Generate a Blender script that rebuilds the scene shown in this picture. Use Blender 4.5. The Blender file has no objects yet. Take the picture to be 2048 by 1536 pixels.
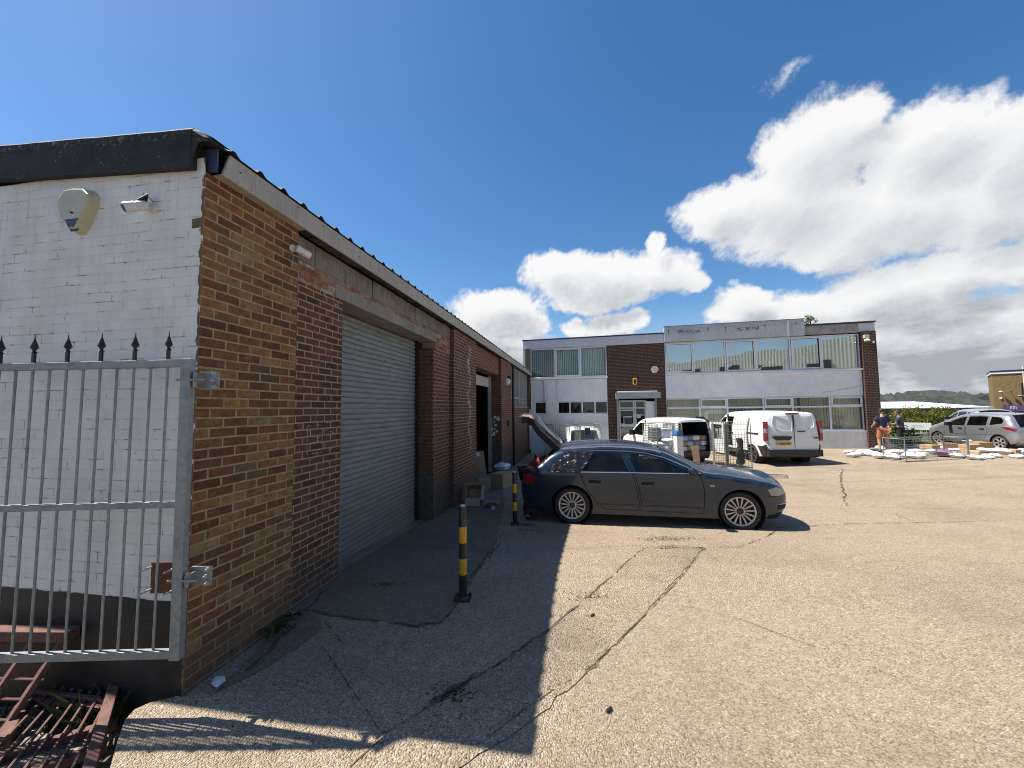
import bpy, bmesh, math, random
from math import sin, cos, pi, radians, sqrt, atan2
from mathutils import Vector, Matrix
from mathutils.geometry import delaunay_2d_cdt
random.seed(7)
scene = bpy.context.scene
COL = scene.collection
R2 = random.Random(11)

# ------------------------------------------------------------------ camera numbers
FPX, PITCH, ROLL, EYE = 775.0, radians(3.6), radians(0.6), 2.0
_r0 = Vector((1, 0, 0)); FW = Vector((0, cos(PITCH), sin(PITCH))); _u0 = Vector((0, -sin(PITCH), cos(PITCH)))
RT = _r0*cos(ROLL) - _u0*sin(ROLL); UP = _u0*cos(ROLL) + _r0*sin(ROLL)
CAM = Vector((0, 0, EYE))
def ray(x, y): return RT*((x-1024)/FPX) + UP*((768-y)/FPX) + FW
def sstep(a, b, x):
    t = min(1, max(0, (x-a)/(b-a))); return t*t*(3-2*t)
def gz(x, y):
    """height of the yard surface"""
    return (0.05 - 0.19*sstep(4.2, 8.2, y) + 0.017*max(0, min(x, 30)-8) - .10*sstep(8, 14, y)*(1-sstep(9, 15, x))
            - .25*sstep(12, 19, y)*(1-sstep(2, 8, x)))
def GP(px, py):
    """where the sight line through a photo pixel meets the yard"""
    d = ray(px, py); t = (0-EYE)/d.z
    for _ in range(12):
        p = CAM + d*t; t = (gz(p.x, p.y)-EYE)/d.z
    return CAM + d*t
def DP(px, py, Y):
    d = ray(px, py); return CAM + d*(Y/d.y)

# ------------------------------------------------------------------ mesh builder
class MB:
    def __init__(s): s.v = []; s.f = []; s.m = []; s.adds = []
    def add(s, vs, fs, mi=0):
        o = len(s.v); s.adds.append((o, len(s.f))); s.v += [tuple(v) for v in vs]
        for f in fs: s.f.append([i+o for i in f]); s.m.append(mi)
        return s
    def box(s, x0, x1, y0, y1, z0, z1, mi=0, M=None):
        vs = [Vector((x, y, z)) for z in (z0, z1) for y in (y0, y1) for x in (x0, x1)]
        if M is not None: vs = [M @ v for v in vs]
        return s.add(vs, [(0,2,3,1),(4,5,7,6),(0,1,5,4),(2,6,7,3),(0,4,6,2),(1,3,7,5)], mi)
    def bar(s, a, b, w, h=None, mi=0, up=(0,0,1)):
        """rectangular bar from a to b"""
        a, b = Vector(a), Vector(b); h = h or w
        d = (b-a).normalized(); u = Vector(up)
        if abs(d.dot(u)) > .95: u = Vector((1,0,0)) if abs(d.x) < .9 else Vector((0,1,0))
        r = d.cross(u).normalized(); u = r.cross(d).normalized()
        vs = [p + r*sx*w/2 + u*sz*h/2 for p in (a, b) for sx, sz in ((-1,-1),(1,-1),(1,1),(-1,1))]
        return s.add(vs, [(3,2,1,0),(4,5,6,7),(0,1,5,4),(1,2,6,5),(2,3,7,6),(3,0,4,7)], mi)
    def tube(s, pts, r, n=8, mi=0, cap=True):
        pts = [Vector(p) for p in pts]; rr = r if isinstance(r, (list, tuple)) else [r]*len(pts)
        vs = []; pu = None
        for i, p in enumerate(pts):
            d = (pts[min(i+1, len(pts)-1)]-pts[max(i-1, 0)]).normalized()
            u = pu if pu is not None else (Vector((0,0,1)) if abs(d.z) < .9 else Vector((1,0,0)))
            a = d.cross(u).normalized(); u = a.cross(d).normalized(); pu = u
            vs += [p + (a*cos(2*pi*k/n)+u*sin(2*pi*k/n))*rr[i] for k in range(n)]
        fs = [(i*n+k, i*n+(k+1)%n, (i+1)*n+(k+1)%n, (i+1)*n+k) for i in range(len(pts)-1) for k in range(n)]
        if cap: fs += [tuple(range(n))[::-1], tuple((len(pts)-1)*n+k for k in range(n))]
        return s.add(vs, fs, mi)
    def lathe(s, prof, n=16, mi=0, M=None, cap=True):
        """prof: (r,z) pairs round the z axis"""
        vs = [Vector((r*cos(2*pi*k/n), r*sin(2*pi*k/n), z)) for r, z in prof for k in range(n)]
        if M is not None: vs = [M @ v for v in vs]
        fs = [(i*n+k, i*n+(k+1)%n, (i+1)*n+(k+1)%n, (i+1)*n+k) for i in range(len(prof)-1) for k in range(n)]
        if cap: fs += [tuple(range(n))[::-1], tuple((len(prof)-1)*n+k for k in range(n))]
        return s.add(vs, fs, mi)
    def prism(s, poly, z0, z1, mi=0, M=None):
        n = len(poly); vs = [Vector((x, y, z)) for z in (z0, z1) for x, y in poly]
        if M is not None: vs = [M @ v for v in vs]
        return s.add(vs, [tuple(range(n))[::-1], tuple(range(n, 2*n))]+[(k, (k+1)%n, n+(k+1)%n, n+k) for k in range(n)], mi)
    def quad(s, a, b, c, d, mi=0): return s.add([a, b, c, d], [(0,1,2,3)], mi)
    def build_each(s, name, mat, parent=None, **k):
        """every added shape as an object of its own"""
        A = s.adds+[(len(s.v), len(s.f))]
        for (v0, f0), (v1, f1) in zip(A[:-1], A[1:]):
            m = MB(); m.add(s.v[v0:v1], [[i-v0 for i in f] for f in s.f[f0:f1]]); m.build(name, mat, parent, **k)
    def build(s, name, mat, parent=None, smooth=False, uvm=None, bevel=0, recalc=True):
        me = bpy.data.meshes.new(name); me.from_pydata(s.v, [], s.f)
        mats = mat if isinstance(mat, (list, tuple)) else [mat]
        for m in mats: me.materials.append(m)
        me.polygons.foreach_set('material_index', s.m)
        if recalc:
            bm = bmesh.new(); bm.from_mesh(me); bmesh.ops.recalc_face_normals(bm, faces=bm.faces); bm.to_mesh(me); bm.free()
        uvl = me.uv_layers.new(name='UVMap')
        for p in me.polygons:
            n = p.normal
            for li in p.loop_indices:
                c = me.vertices[me.loops[li].vertex_index].co
                if abs(n.z) > .75: uvl.data[li].uv = (c.x, c.y)
                elif abs(n.x) > abs(n.y): uvl.data[li].uv = (c.y, c.z)
                else: uvl.data[li].uv = (c.x, c.z)
        if smooth:
            me.polygons.foreach_set('use_smooth', [True]*len(me.polygons))
        o = bpy.data.objects.new(name, me); COL.objects.link(o)
        if parent is not None: o.parent = parent
        if smooth == 'angle':
            try: me.set_sharp_from_angle(angle=radians(38))
            except Exception: pass
        if bevel:
            b = o.modifiers.new('bevel', 'BEVEL'); b.width = bevel; b.segments = 2; b.limit_method = 'ANGLE'
        me.update(); return o

def thing(name, label, cat, loc=(0,0,0), rz=0, group=None, kind=None):
    o = bpy.data.objects.new(name, None); COL.objects.link(o); o.empty_display_size = .2
    o.location = loc; o.rotation_euler = (0, 0, rz)
    return tag(o, label, cat, group, kind)
def tag(o, label=None, cat=None, group=None, kind=None):
    if label: o['label'] = label
    if cat: o['category'] = cat
    if group: o['group'] = group
    if kind: o['kind'] = kind
    return o
def dup(o, loc=None, rz=None, label=None, parent=None):
    c = o.copy(); COL.objects.link(c)
    if parent is not None: c.parent = parent
    if loc is not None: c.location = loc
    if rz is not None: c.rotation_euler = (0, 0, rz)
    if label: c['label'] = label
    for ch in list(o.children): dup(ch, parent=c)
    return c

# ------------------------------------------------------------------ material helpers
class NT:
    def __init__(s, tree): s.t = tree; s.n = tree.nodes; s.l = tree.links
    def node(s, typ, props=None, **inp):
        nd = s.n.new(typ)
        for k, v in (props or {}).items(): setattr(nd, k, v)
        for k, v in inp.items():
            key = int(k[1:]) if k[0] == '_' and k[1:].isdigit() else k.replace('_', ' ')
            s.set(nd, key, v)
        return nd
    def set(s, nd, key, v):
        sock = nd.inputs[key]
        if isinstance(v, bpy.types.NodeSocket): s.l.new(v, sock)
        elif isinstance(v, bpy.types.Node): s.l.new(v.outputs[0], sock)
        else:
            try: sock.default_value = v
            except Exception: sock.default_value = (*v, 1) if len(v) == 3 else v
    def math(s, op, a, b=0, c=0, clamp=False):
        nd = s.node('ShaderNodeMath', {'operation': op, 'use_clamp': clamp}, _0=a, _1=b)
        if op in ('MULTIPLY_ADD',): s.set(nd, 2, c)
        return nd.outputs[0]
    def vmath(s, op, a, b=(0,0,0), c=None):
        nd = s.node('ShaderNodeVectorMath', {'operation': op}, _0=a)
        if op != 'SCALE' and op != 'LENGTH': s.set(nd, 1, b)
        if op == 'SCALE': s.set(nd, 3, b)
        if c is not None: s.set(nd, 2, c)
        return nd.outputs[1] if op in ('DOT_PRODUCT', 'LENGTH', 'DISTANCE') else nd.outputs[0]
    def mix(s, fac, a, b, blend='MIX'):
        nd = s.node('ShaderNodeMix', {'data_type': 'RGBA', 'blend_type': blend}, _0=fac, _6=a, _7=b)
        return nd.outputs[2]
    def ramp(s, fac, stops, interp='LINEAR'):
        nd = s.node('ShaderNodeValToRGB', Fac=fac); cr = nd.color_ramp; cr.interpolation = interp
        while len(cr.elements) < len(stops): cr.elements.new(.5)
        for e, (p, c) in zip(cr.elements, stops):
            e.position = p; e.color = (*c, 1) if len(c) == 3 else c
        return nd.outputs[0]
    def mr(s, v, a, b, c=0, d=1, interp='LINEAR'):
        nd = s.node('ShaderNodeMapRange', {'interpolation_type': interp}, _0=v, _1=a, _2=b, _3=c, _4=d)
        return nd.outputs[0]
    def noise(s, vec, scale, detail=4, rough=.5, dist=0, out=0):
        nd = s.node('ShaderNodeTexNoise', None, Vector=vec, Scale=scale, Detail=detail, Roughness=rough, Distortion=dist)
        return nd.outputs[out]
    def sep(s, v): return s.node('ShaderNodeSeparateXYZ', None, _0=v).outputs
    def comb(s, x=0, y=0, z=0): return s.node('ShaderNodeCombineXYZ', None, _0=x, _1=y, _2=z).outputs[0]
    def bump(s, h, strength=.5, dist=.01, normal=None):
        nd = s.node('ShaderNodeBump', None, Height=h, Strength=strength, Distance=dist)
        if normal is not None: s.set(nd, 'Normal', normal)
        return nd.outputs[0]

def newmat(name):
    m = bpy.data.materials.new(name); m.use_nodes = True
    nt = NT(m.node_tree); b = nt.n['Principled BSDF']
    tc = nt.node('ShaderNodeTexCoord')
    return m, nt, b, tc
def bs(nt, b, col=None, rough=None, metal=None, normal=None, **kw):
    if col is not None: nt.set(b, 'Base Color', col)
    if rough is not None: nt.set(b, 'Roughness', rough)
    if metal is not None: nt.set(b, 'Metallic', metal)
    if normal is not None: nt.set(b, 'Normal', normal)
    for k, v in kw.items(): nt.set(b, k.replace('_', ' '), v)

def simple(name, col, rough=.6, metal=0, var=.12, scale=6, bump=0, bscale=40, dirt=None, **kw):
    """a plain surface with worn, uneven colour"""
    m, nt, b, tc = newmat(name); P = tc.outputs['Object']
    n = nt.noise(P, scale, 6, .6)
    c = nt.mix(nt.mr(n, .3, .7), tuple(x*(1-var) for x in col), tuple(min(1, x*(1+var)) for x in col))
    if dirt:
        d = nt.mr(nt.noise(P, scale*2.3, 8, .65), .52, .72)
        c = nt.mix(nt.math('MULTIPLY', d, dirt[1]), c, dirt[0])
    r = nt.mr(n, .2, .8, max(.02, rough-.08), min(1, rough+.1))
    nm = nt.bump(nt.noise(P, bscale, 5, .6), bump, .004) if bump else None
    bs(nt, b, c, r, metal, nm, **kw)
    return m

def brick_mat(name, stops, mortar, stain=.35, row=.075, wid=.225, msize=.0055, sootz=None, bumpd=.006, scars=0, rough=.88):
    m, nt, b, tc = newmat(name); UV = tc.outputs['UV']; P = tc.outputs['Object']
    # rows are never quite true: a little wobble
    wob = nt.vmath('MULTIPLY', nt.vmath('SUBTRACT', nt.noise(P, 5, 3, .5, out=1), (.5,.5,.5)), (.011,.011,0))
    uvw = nt.vmath('ADD', UV, wob)
    def bt(c1, c2, mo, ms, smooth):
        return nt.node('ShaderNodeTexBrick', {'offset': .5, 'squash': 1}, Vector=uvw, Color1=c1, Color2=c2, Mortar=mo, Scale=1.0,
                       Mortar_Size=ms, Mortar_Smooth=smooth, Bias=0.0, Brick_Width=wid, Row_Height=row)
    k = bt((0,0,0,1), (1,1,1,1), (.5,.5,.5,1), msize, .25)
    colr = nt.ramp(k.outputs['Color'], stops)
    # blotches inside each brick and weather over many bricks
    f = nt.noise(P, 34, 6, .65); f1 = nt.noise(P, 13, 5, .6)
    colr = nt.mix(nt.mr(f1, .36, .66, 0, .85), colr, nt.mix(.62, colr, (.045,.024,.016,1)))
    colr = nt.mix(nt.mr(nt.noise(P, 10.3, 5, .65, .4), .54, .72, 0, .55), colr, nt.mix(.55, colr, (.46,.27,.12,1)))
    colr = nt.mix(nt.mr(f, .38, .72, 0, .6), colr, nt.mix(.5, colr, (.05,.03,.02,1)))
    big = nt.noise(P, 1.3, 6, .6)
    colr = nt.mix(nt.mr(big, .45, .7, 0, stain), colr, nt.mix(.6, colr, (.035,.028,.022,1)))
    spk = nt.noise(P, 70, 4, .65)
    colr = nt.mix(nt.mr(spk, .60, .70, 0, .55), colr, (.46,.36,.24,1)); colr = nt.mix(nt.mr(nt.noise(P, 52.7, 4, .65), .60, .70, 0, .75), colr, (.03,.02,.015,1))
    mcol = nt.mix(nt.mr(nt.noise(P, 9, 6, .6), .35, .7), mortar, tuple(x*.55 for x in mortar[:3])+(1,))
    fac = nt.math('MULTIPLY_ADD', nt.noise(P, 45, 4, .6), .5, -.25)
    fac = nt.math('ADD', k.outputs['Fac'], nt.math('MULTIPLY', fac, nt.math('GREATER_THAN', k.outputs['Fac'], .02)), clamp=True)
    c = nt.mix(fac, colr, mcol)
    if scars:
        s = nt.mr(nt.noise(P, 2.1, 9, .72), .60, .70, 0, scars)
        c = nt.mix(s, c, (.40,.35,.29,1))
    if sootz is not None:   # rendered / dirty foot of the wall
        z = nt.sep(P)[2]
        edge = nt.math('ADD', z, nt.math('MULTIPLY', nt.noise(P, 4, 6, .65), -.5))
        s = nt.mr(edge, sootz[0]-.25, sootz[0]-.02, sootz[1], 0)
        c = nt.mix(s, c, nt.ramp(nt.noise(P, 14, 6, .65), [(.3,(.05,.043,.033)),(.7,(.15,.125,.095))]))
    h = nt.math('ADD', nt.math('MULTIPLY', k.outputs['Fac'], -1), nt.math('MULTIPLY', f, .45))
    bs(nt, b, c, rough, 0, nt.bump(h, .9, bumpd)); nt.set(b, 'Specular IOR Level', .25)
    return m
# ------------------------------------------------------------------ materials
M = {}
M['brick_tan'] = brick_mat('tan_brown_brick', [(0,(.15,.052,.022)),(.22,(.24,.090,.032)),(.42,(.33,.145,.048)),(.56,(.40,.205,.070)),(.70,(.15,.06,.03)),(.82,(.28,.11,.04)),(.92,(.40,.25,.11)),(1,(.08,.042,.03))],
                           (.42,.32,.19,1), .45, msize=.0085, sootz=(.28,.55), scars=.12)
M['brick_red'] = brick_mat('dark_red_brown_brick', [(0,(.13,.045,.026)),(.3,(.195,.066,.036)),(.6,(.23,.085,.045)),(.85,(.15,.052,.032)),(1,(.085,.04,.03))],
                           (.46,.36,.23,1), .3, msize=.0085, sootz=(.32,.5), scars=.08)
M['brick_red2'] = brick_mat('red_brick_pilaster', [(0,(.18,.058,.032)),(.4,(.27,.085,.044)),(.75,(.22,.068,.036)),(1,(.13,.05,.034))],
                           (.44,.34,.23,1), .3, msize=.008, sootz=(.55,.85), scars=.14)
M['brick_jamb'] = brick_mat('brown_jamb_brick', [(0,(.12,.055,.032)),(.4,(.17,.075,.04)),(.75,(.20,.085,.042)),(1,(.09,.05,.035))],
                           (.30,.23,.14,1), .4, sootz=(.75,.95))
M['brick_infill'] = brick_mat('pale_pink_infill_brick', [(0,(.30,.12,.07)),(.35,(.42,.19,.11)),(.6,(.50,.34,.21)),(1,(.62,.50,.36))],
                           (.33,.24,.17,1), .3, scars=.3)
M['brick_far'] = brick_mat('dark_maroon_brick', [(0,(.060,.022,.018)),(.4,(.088,.030,.023)),(.75,(.072,.027,.022)),(1,(.042,.024,.021))],
                           (.27,.20,.15,1), .25, msize=.008)
M['brick_yellow'] = brick_mat('yellow_stock_brick', [(0,(.22,.14,.055)),(.5,(.30,.19,.075)),(1,(.25,.17,.075))], (.36,.28,.17,1), .3)

def white_wall():
    m, nt, b, tc = newmat('white_painted_brick'); UV = tc.outputs['UV']; P = tc.outputs['Object']
    wob = nt.vmath('MULTIPLY', nt.vmath('SUBTRACT', nt.noise(P, 4, 3, .5, out=1), (.5,.5,.5)), (.014,.014,0))
    k = nt.node('ShaderNodeTexBrick', {'offset': .5}, Vector=nt.vmath('ADD', UV, wob), Color1=(0,0,0,1), Color2=(1,1,1,1), Mortar=(.5,.5,.5,1),
                Scale=1., Mortar_Size=.0042, Mortar_Smooth=.3, Bias=0., Brick_Width=.225, Row_Height=.075)
    f = k.outputs['Fac']; n1 = nt.noise(P, 3.2, 6, .6); n2 = nt.noise(P, 13, 6, .7); n3 = nt.noise(P, 60, 4, .6)
    z = nt.sep(P)[2]; yy = nt.sep(P)[1]
    base = nt.mix(nt.mr(n1, .3, .7), (.73,.685,.62,1), (.88,.835,.765,1))
    base = nt.mix(nt.mr(k.outputs['Color'], 0, 1, 0, .10), base, (.55,.52,.48,1))
    # paint cracked away along some of the joints
    joint = nt.math('MULTIPLY', f, nt.mr(nt.noise(nt.vmath('MULTIPLY', P, (1,1,1.6)), 4.2, 7, .75), .495, .61))
    joint = nt.math('MULTIPLY', joint, nt.mr(nt.noise(P, 17, 4, .7), .38, .56))
    c = nt.mix(nt.math('MULTIPLY', joint, .9), base, (.12,.10,.085,1))
    chips = nt.mr(nt.noise(P, 27, 5, .72), .695, .72)
    c = nt.mix(nt.math('MULTIPLY', chips, .75), c, (.16,.12,.09,1))
    # streaks of run-off under the eaves, and damp foot
    st = nt.noise(nt.vmath('MULTIPLY', P, (1, 7, .35)), 3, 5, .6)
    c = nt.mix(nt.math('MULTIPLY', nt.mr(st, .52, .75, 0, .30), nt.mr(z, 1.6, 3.8)), c, (.33,.29,.23,1))
    band = nt.math('LESS_THAN', nt.math('ADD', z, nt.math('MULTIPLY', nt.math('SUBTRACT', n2, .5), .035)), .672)
    c = nt.mix(band, c, nt.mix(nt.mr(n1, .35, .7), (.012,.012,.014,1), (.03,.029,.03,1)))
    # the paint stops raggedly at the corner and the foot is broken
    raw = nt.math('LESS_THAN', nt.math('ADD', yy, nt.math('MULTIPLY', nt.math('SUBTRACT', nt.noise(nt.vmath('MULTIPLY', P, (1,1,.6)), 16, 6, .7), .42), .10)), .012)
    notch = nt.math('MULTIPLY', nt.math('LESS_THAN', nt.math('ADD', nt.math('ABSOLUTE', nt.math('SUBTRACT', z, 3.40)), nt.math('MULTIPLY', n2, .03)), .052), nt.math('LESS_THAN', yy, .085))
    raw = nt.math('MAXIMUM', raw, notch)
    c = nt.mix(raw, c, nt.mix(n2, (.09,.055,.03,1), (.24,.15,.08,1)))
    h = nt.math('ADD', nt.math('MULTIPLY', f, -.8), nt.math('ADD', nt.math('MULTIPLY', n3, .3), nt.math('MULTIPLY', n2, .6)))
    bs(nt, b, c, nt.mix(band, (.72,)*3+(1,), (.45,)*3+(1,)), 0, nt.bump(h, .62, .005)); nt.set(b, 'Specular IOR Level', .3)
    return m
M['white_wall'] = white_wall()

def concrete(name, lo, hi, scale=5, bumps=.5, streak=0, lines=0):
    m, nt, b, tc = newmat(name); P = tc.outputs['Object']
    n = nt.noise(P, scale, 8, .65); n2 = nt.noise(P, scale*9, 5, .6)
    c = nt.mix(nt.mr(n, .3, .7), lo+(1,), hi+(1,))
    pits = nt.mr(nt.noise(P, scale*13, 3, .5), .66, .72, 0, .7)
    c = nt.mix(pits, c, tuple(x*.3 for x in lo)+(1,))
    if streak:
        s = nt.noise(nt.vmath('MULTIPLY', P, (9, 9, .7)), 4, 6, .65)
        c = nt.mix(nt.mr(s, .48, .70, 0, streak), c, tuple(x*.33 for x in lo)+(1,))
    h = nt.math('ADD', n2, nt.math('MULTIPLY', n, .8))
    bs(nt, b, c, .85, 0, nt.bump(h, bumps, .004)); nt.set(b, 'Specular IOR Level', .3)
    return m
M['lintel'] = concrete('cast_concrete', (.22,.205,.17), (.33,.315,.27), 4, .5, .35)
M['panel'] = concrete('weathered_concrete_panel', (.17,.16,.13), (.29,.275,.23), 3, .5, .75)
M['render'] = concrete('white_painted_render', (.68,.68,.675), (.80,.80,.79), 2.2, .6, .16)
M['render_low'] = concrete('white_painted_plinth', (.64,.625,.60), (.77,.755,.73), 2.2, .5, .22)
M['fascia_white'] = concrete('pale_grey_fascia', (.50,.51,.54), (.60,.61,.63), 1.6, .2, .25)
M['sign_fascia'] = concrete('grey_sign_fascia', (.36,.39,.42), (.45,.47,.50), 1.5, .2, .35)
M['mottled_fascia'] = concrete('peeling_grey_fascia', (.20,.19,.19), (.46,.42,.38), 5, .4, .3)
def fascia_mat():
    m, nt, b, tc = newmat('beige_eaves_fascia'); P = tc.outputs['Object']
    n = nt.noise(P, 1.2, 6, .6); s = nt.noise(nt.vmath('MULTIPLY', P, (14, 1, .5)), 5, 5, .6)
    c = nt.mix(nt.mr(n, .3, .7), (.36,.325,.27,1), (.45,.415,.35,1))
    c = nt.mix(nt.mr(s, .46, .70, 0, .42), c, (.21,.185,.15,1))
    sp = nt.mr(nt.noise(P, 55, 2, .5), .70, .74, 0, .7); c = nt.mix(sp, c, (.10,.075,.055,1))
    bs(nt, b, c, .6, 0, nt.bump(s, .15, .003)); return m
M['fascia'] = fascia_mat()
M['fascia_end'] = simple('dark_blue_end_cap', (.03,.045,.085), .45)
def black_board():
    m, nt, b, tc = newmat('black_weathered_bargeboard'); P = tc.outputs['Object']
    n = nt.noise(P, 6, 8, .7); z = nt.sep(P)[2]
    c = nt.mix(nt.mr(n, .35, .7), (.010,.009,.008,1), (.030,.028,.025,1))
    lich = nt.math('MULTIPLY', nt.mr(nt.noise(P, 26, 6, .72), .56, .64), nt.mr(nt.math('ADD', nt.math('MULTIPLY_ADD', nt.sep(P)[1], -.062, z), nt.math('MULTIPLY', n, .16)), 4.06, 4.19))
    lich2 = nt.math('MULTIPLY', nt.mr(nt.noise(P, 40, 4, .6), .655, .68), nt.mr(nt.noise(P, 3, 3, .5), .45, .6))
    c = nt.mix(nt.math('MAXIMUM', lich, lich2), c, (.34,.31,.21,1))
    bs(nt, b, c, .8, 0, nt.bump(n, .6, .01)); return m
M['black_board'] = black_board()
M['roof_sheet'] = simple('dark_roof_sheet', (.045,.055,.055), .8, var=.4, scale=3, dirt=((.16,.17,.10,1),.5), bump=.4)
def shutter_mat():
    m, nt, b, tc = newmat('pale_blue_shutter'); P = tc.outputs['Object']
    n = nt.noise(nt.vmath('MULTIPLY', P, (1,1,3)), 2.2, 7, .65); z = nt.sep(P)[2]
    c = nt.mix(nt.mr(n, .3, .7), (.17,.195,.195,1), (.265,.29,.28,1))
    low = nt.mr(nt.math('ADD', z, nt.math('MULTIPLY', nt.noise(P, 1.5, 5, .6), .8)), .3, 1.75, 1, 0)
    c = nt.mix(nt.math('MULTIPLY', low, .75), c, (.23,.21,.17,1))
    s = nt.noise(nt.vmath('MULTIPLY', P, (2.5,1,14)), 3.2, 7, .75)
    c = nt.mix(nt.mr(s, .56, .70, 0, .85), c, (.075,.072,.066,1))
    r = nt.mr(nt.noise(nt.vmath('MULTIPLY', P, (6,1,2)), 5, 7, .75), .66, .73, 0, .8)
    c = nt.mix(r, c, (.10,.07,.045,1))
    bs(nt, b, c, .55, .0, nt.bump(n, .1, .004)); return m
M['shutter'] = shutter_mat()
M['shutter_white'] = simple('white_roller_shutter', (.50,.49,.46), .5, var=.1)
M['soffit'] = simple('dark_weathered_soffit', (.055,.050,.042), .9, var=.6, scale=4, dirt=((.20,.19,.16,1),.7), bump=.5)
M['black_plastic'] = simple('black_plastic', (.018,.018,.019), .45, var=.3, scale=9)
M['black_iron'] = simple('black_painted_iron', (.016,.016,.018), .4, var=.4, scale=12)
M['white_plastic'] = simple('white_plastic', (.66,.65,.62), .4, var=.06, scale=9)
M['cream_plastic'] = simple('yellowed_plastic', (.52,.47,.31), .45, var=.12, scale=7, dirt=((.22,.20,.12,1),.35))
M['cable'] = simple('grey_cable', (.30,.28,.24), .6)
M['upvc'] = simple('white_window_frame', (.68,.69,.71), .35, var=.06, scale=4, dirt=((.35,.34,.33,1),.25))
M['alu'] = simple('aluminium_frame', (.46,.46,.44), .4, .5, var=.12, scale=5)
def galv(name, lo, hi, rough=.45):
    m, nt, b, tc = newmat(name); P = tc.outputs['Object']
    v = nt.node('ShaderNodeTexVoronoi', None, Vector=P, Scale=38.).outputs['Color']
    n = nt.noise(P, 7, 6, .6)
    c = nt.mix(nt.mr(nt.sep(v)[0], 0, 1, .15, .85), lo+(1,), hi+(1,)); c = nt.mix(nt.mr(n, .5, .75, 0, .5), c, tuple(x*.45 for x in lo)+(1,))
    bs(nt, b, c, nt.mr(n, .2, .8, rough-.08, rough+.2), .35, nt.bump(n, .08, .003)); return m
M['galv'] = galv('galvanised_steel', (.225,.235,.235), (.315,.325,.32))
M['galv_bright'] = galv('bright_galvanised_steel', (.40,.42,.42), (.56,.58,.57))
M['cage_steel'] = galv('roll_cage_steel', (.15,.175,.14), (.27,.30,.25))
def rust(name, lo, hi, paint=None):
    m, nt, b, tc = newmat(name); P = tc.outputs['Object']
    n = nt.noise(P, 9, 9, .7); n2 = nt.noise(P, 60, 5, .7)
    c = nt.mix(nt.mr(n, .3, .7), lo+(1,), hi+(1,)); c = nt.mix(nt.mr(n2, .55, .7, 0, .55), c, (.30,.19,.14,1))
    bs(nt, b, c, .8, .1, nt.bump(nt.math('ADD', n, n2), .5, .004)); return m
M['rust'] = rust('rusty_brown_steel', (.085,.040,.032), (.20,.105,.085))
M['rust_plate'] = rust('rusted_plate', (.10,.038,.018), (.17,.062,.028))
M['rubber'] = simple('tyre_rubber', (.022,.021,.020), .85, var=.3, scale=8, bump=.4, bscale=70, dirt=((.09,.08,.065,1),.35))
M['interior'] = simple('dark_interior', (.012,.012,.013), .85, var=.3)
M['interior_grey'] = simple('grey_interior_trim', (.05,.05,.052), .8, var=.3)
M['alloy'] = simple('silver_alloy', (.50,.47,.43), .38, .55, var=.12, scale=10, dirt=((.14,.12,.09,1),.45))
M['hub_dark'] = simple('dark_hub', (.06,.055,.05), .5, .4)
def paint(name, col, metal=0, rough=.3, dust=.25, dustcol=(.30,.26,.20,1), coat=.8):
    m, nt, b, tc = newmat(name); P = tc.outputs['Object']
    n = nt.noise(P, 2.5, 7, .65); z = nt.sep(P)[2]
    low = nt.mr(nt.math('ADD', z, nt.math('MULTIPLY', n, .35)), .25, .95, 1, 0)
    f = nt.math('MULTIPLY', nt.math('MULTIPLY_ADD', low, .75, .25), nt.mr(nt.noise(P, 5, 7, .6), .25, .75, .5*dust, dust))
    c = nt.mix(f, col+(1,), dustcol)
    bs(nt, b, c, nt.math('MULTIPLY_ADD', f, .8, rough), metal)
    nt.set(b, 'Coat Weight', nt.math('MULTIPLY_ADD', f, -1.2, coat, clamp=True)); nt.set(b, 'Coat Roughness', .06)
    return m
M['paint_blue'] = paint('dusty_slate_blue_paint', (.011,.024,.046), .30, .24, .04, coat=.55)
M['paint_silver'] = paint('silver_paint', (.42,.43,.45), .7, .30, .2, coat=.9)
M['paint_palegreen'] = paint('pale_silver_green_paint', (.36,.44,.45), .6, .3, .2)
M['paint_white'] = paint('white_van_paint', (.74,.75,.75), 0, .3, .22, (.46,.44,.40,1))
M['chrome'] = simple('chrome_trim', (.62,.63,.64), .18, .9, var=.05)
M['lamp_red'] = simple('red_lamp_lens', (.22,.008,.012), .15, var=.15, **{'Coat_Weight': .8})
M['lamp_clear'] = simple('hazy_headlamp_lens', (.30,.30,.29), .22, .2, var=.25, **{'Coat_Weight': .6})
M['plate_yellow'] = simple('yellow_number_plate', (.70,.40,.02), .4, var=.06)
M['plate_black'] = simple('black_lettering', (.008,.008,.008), .5)
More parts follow.
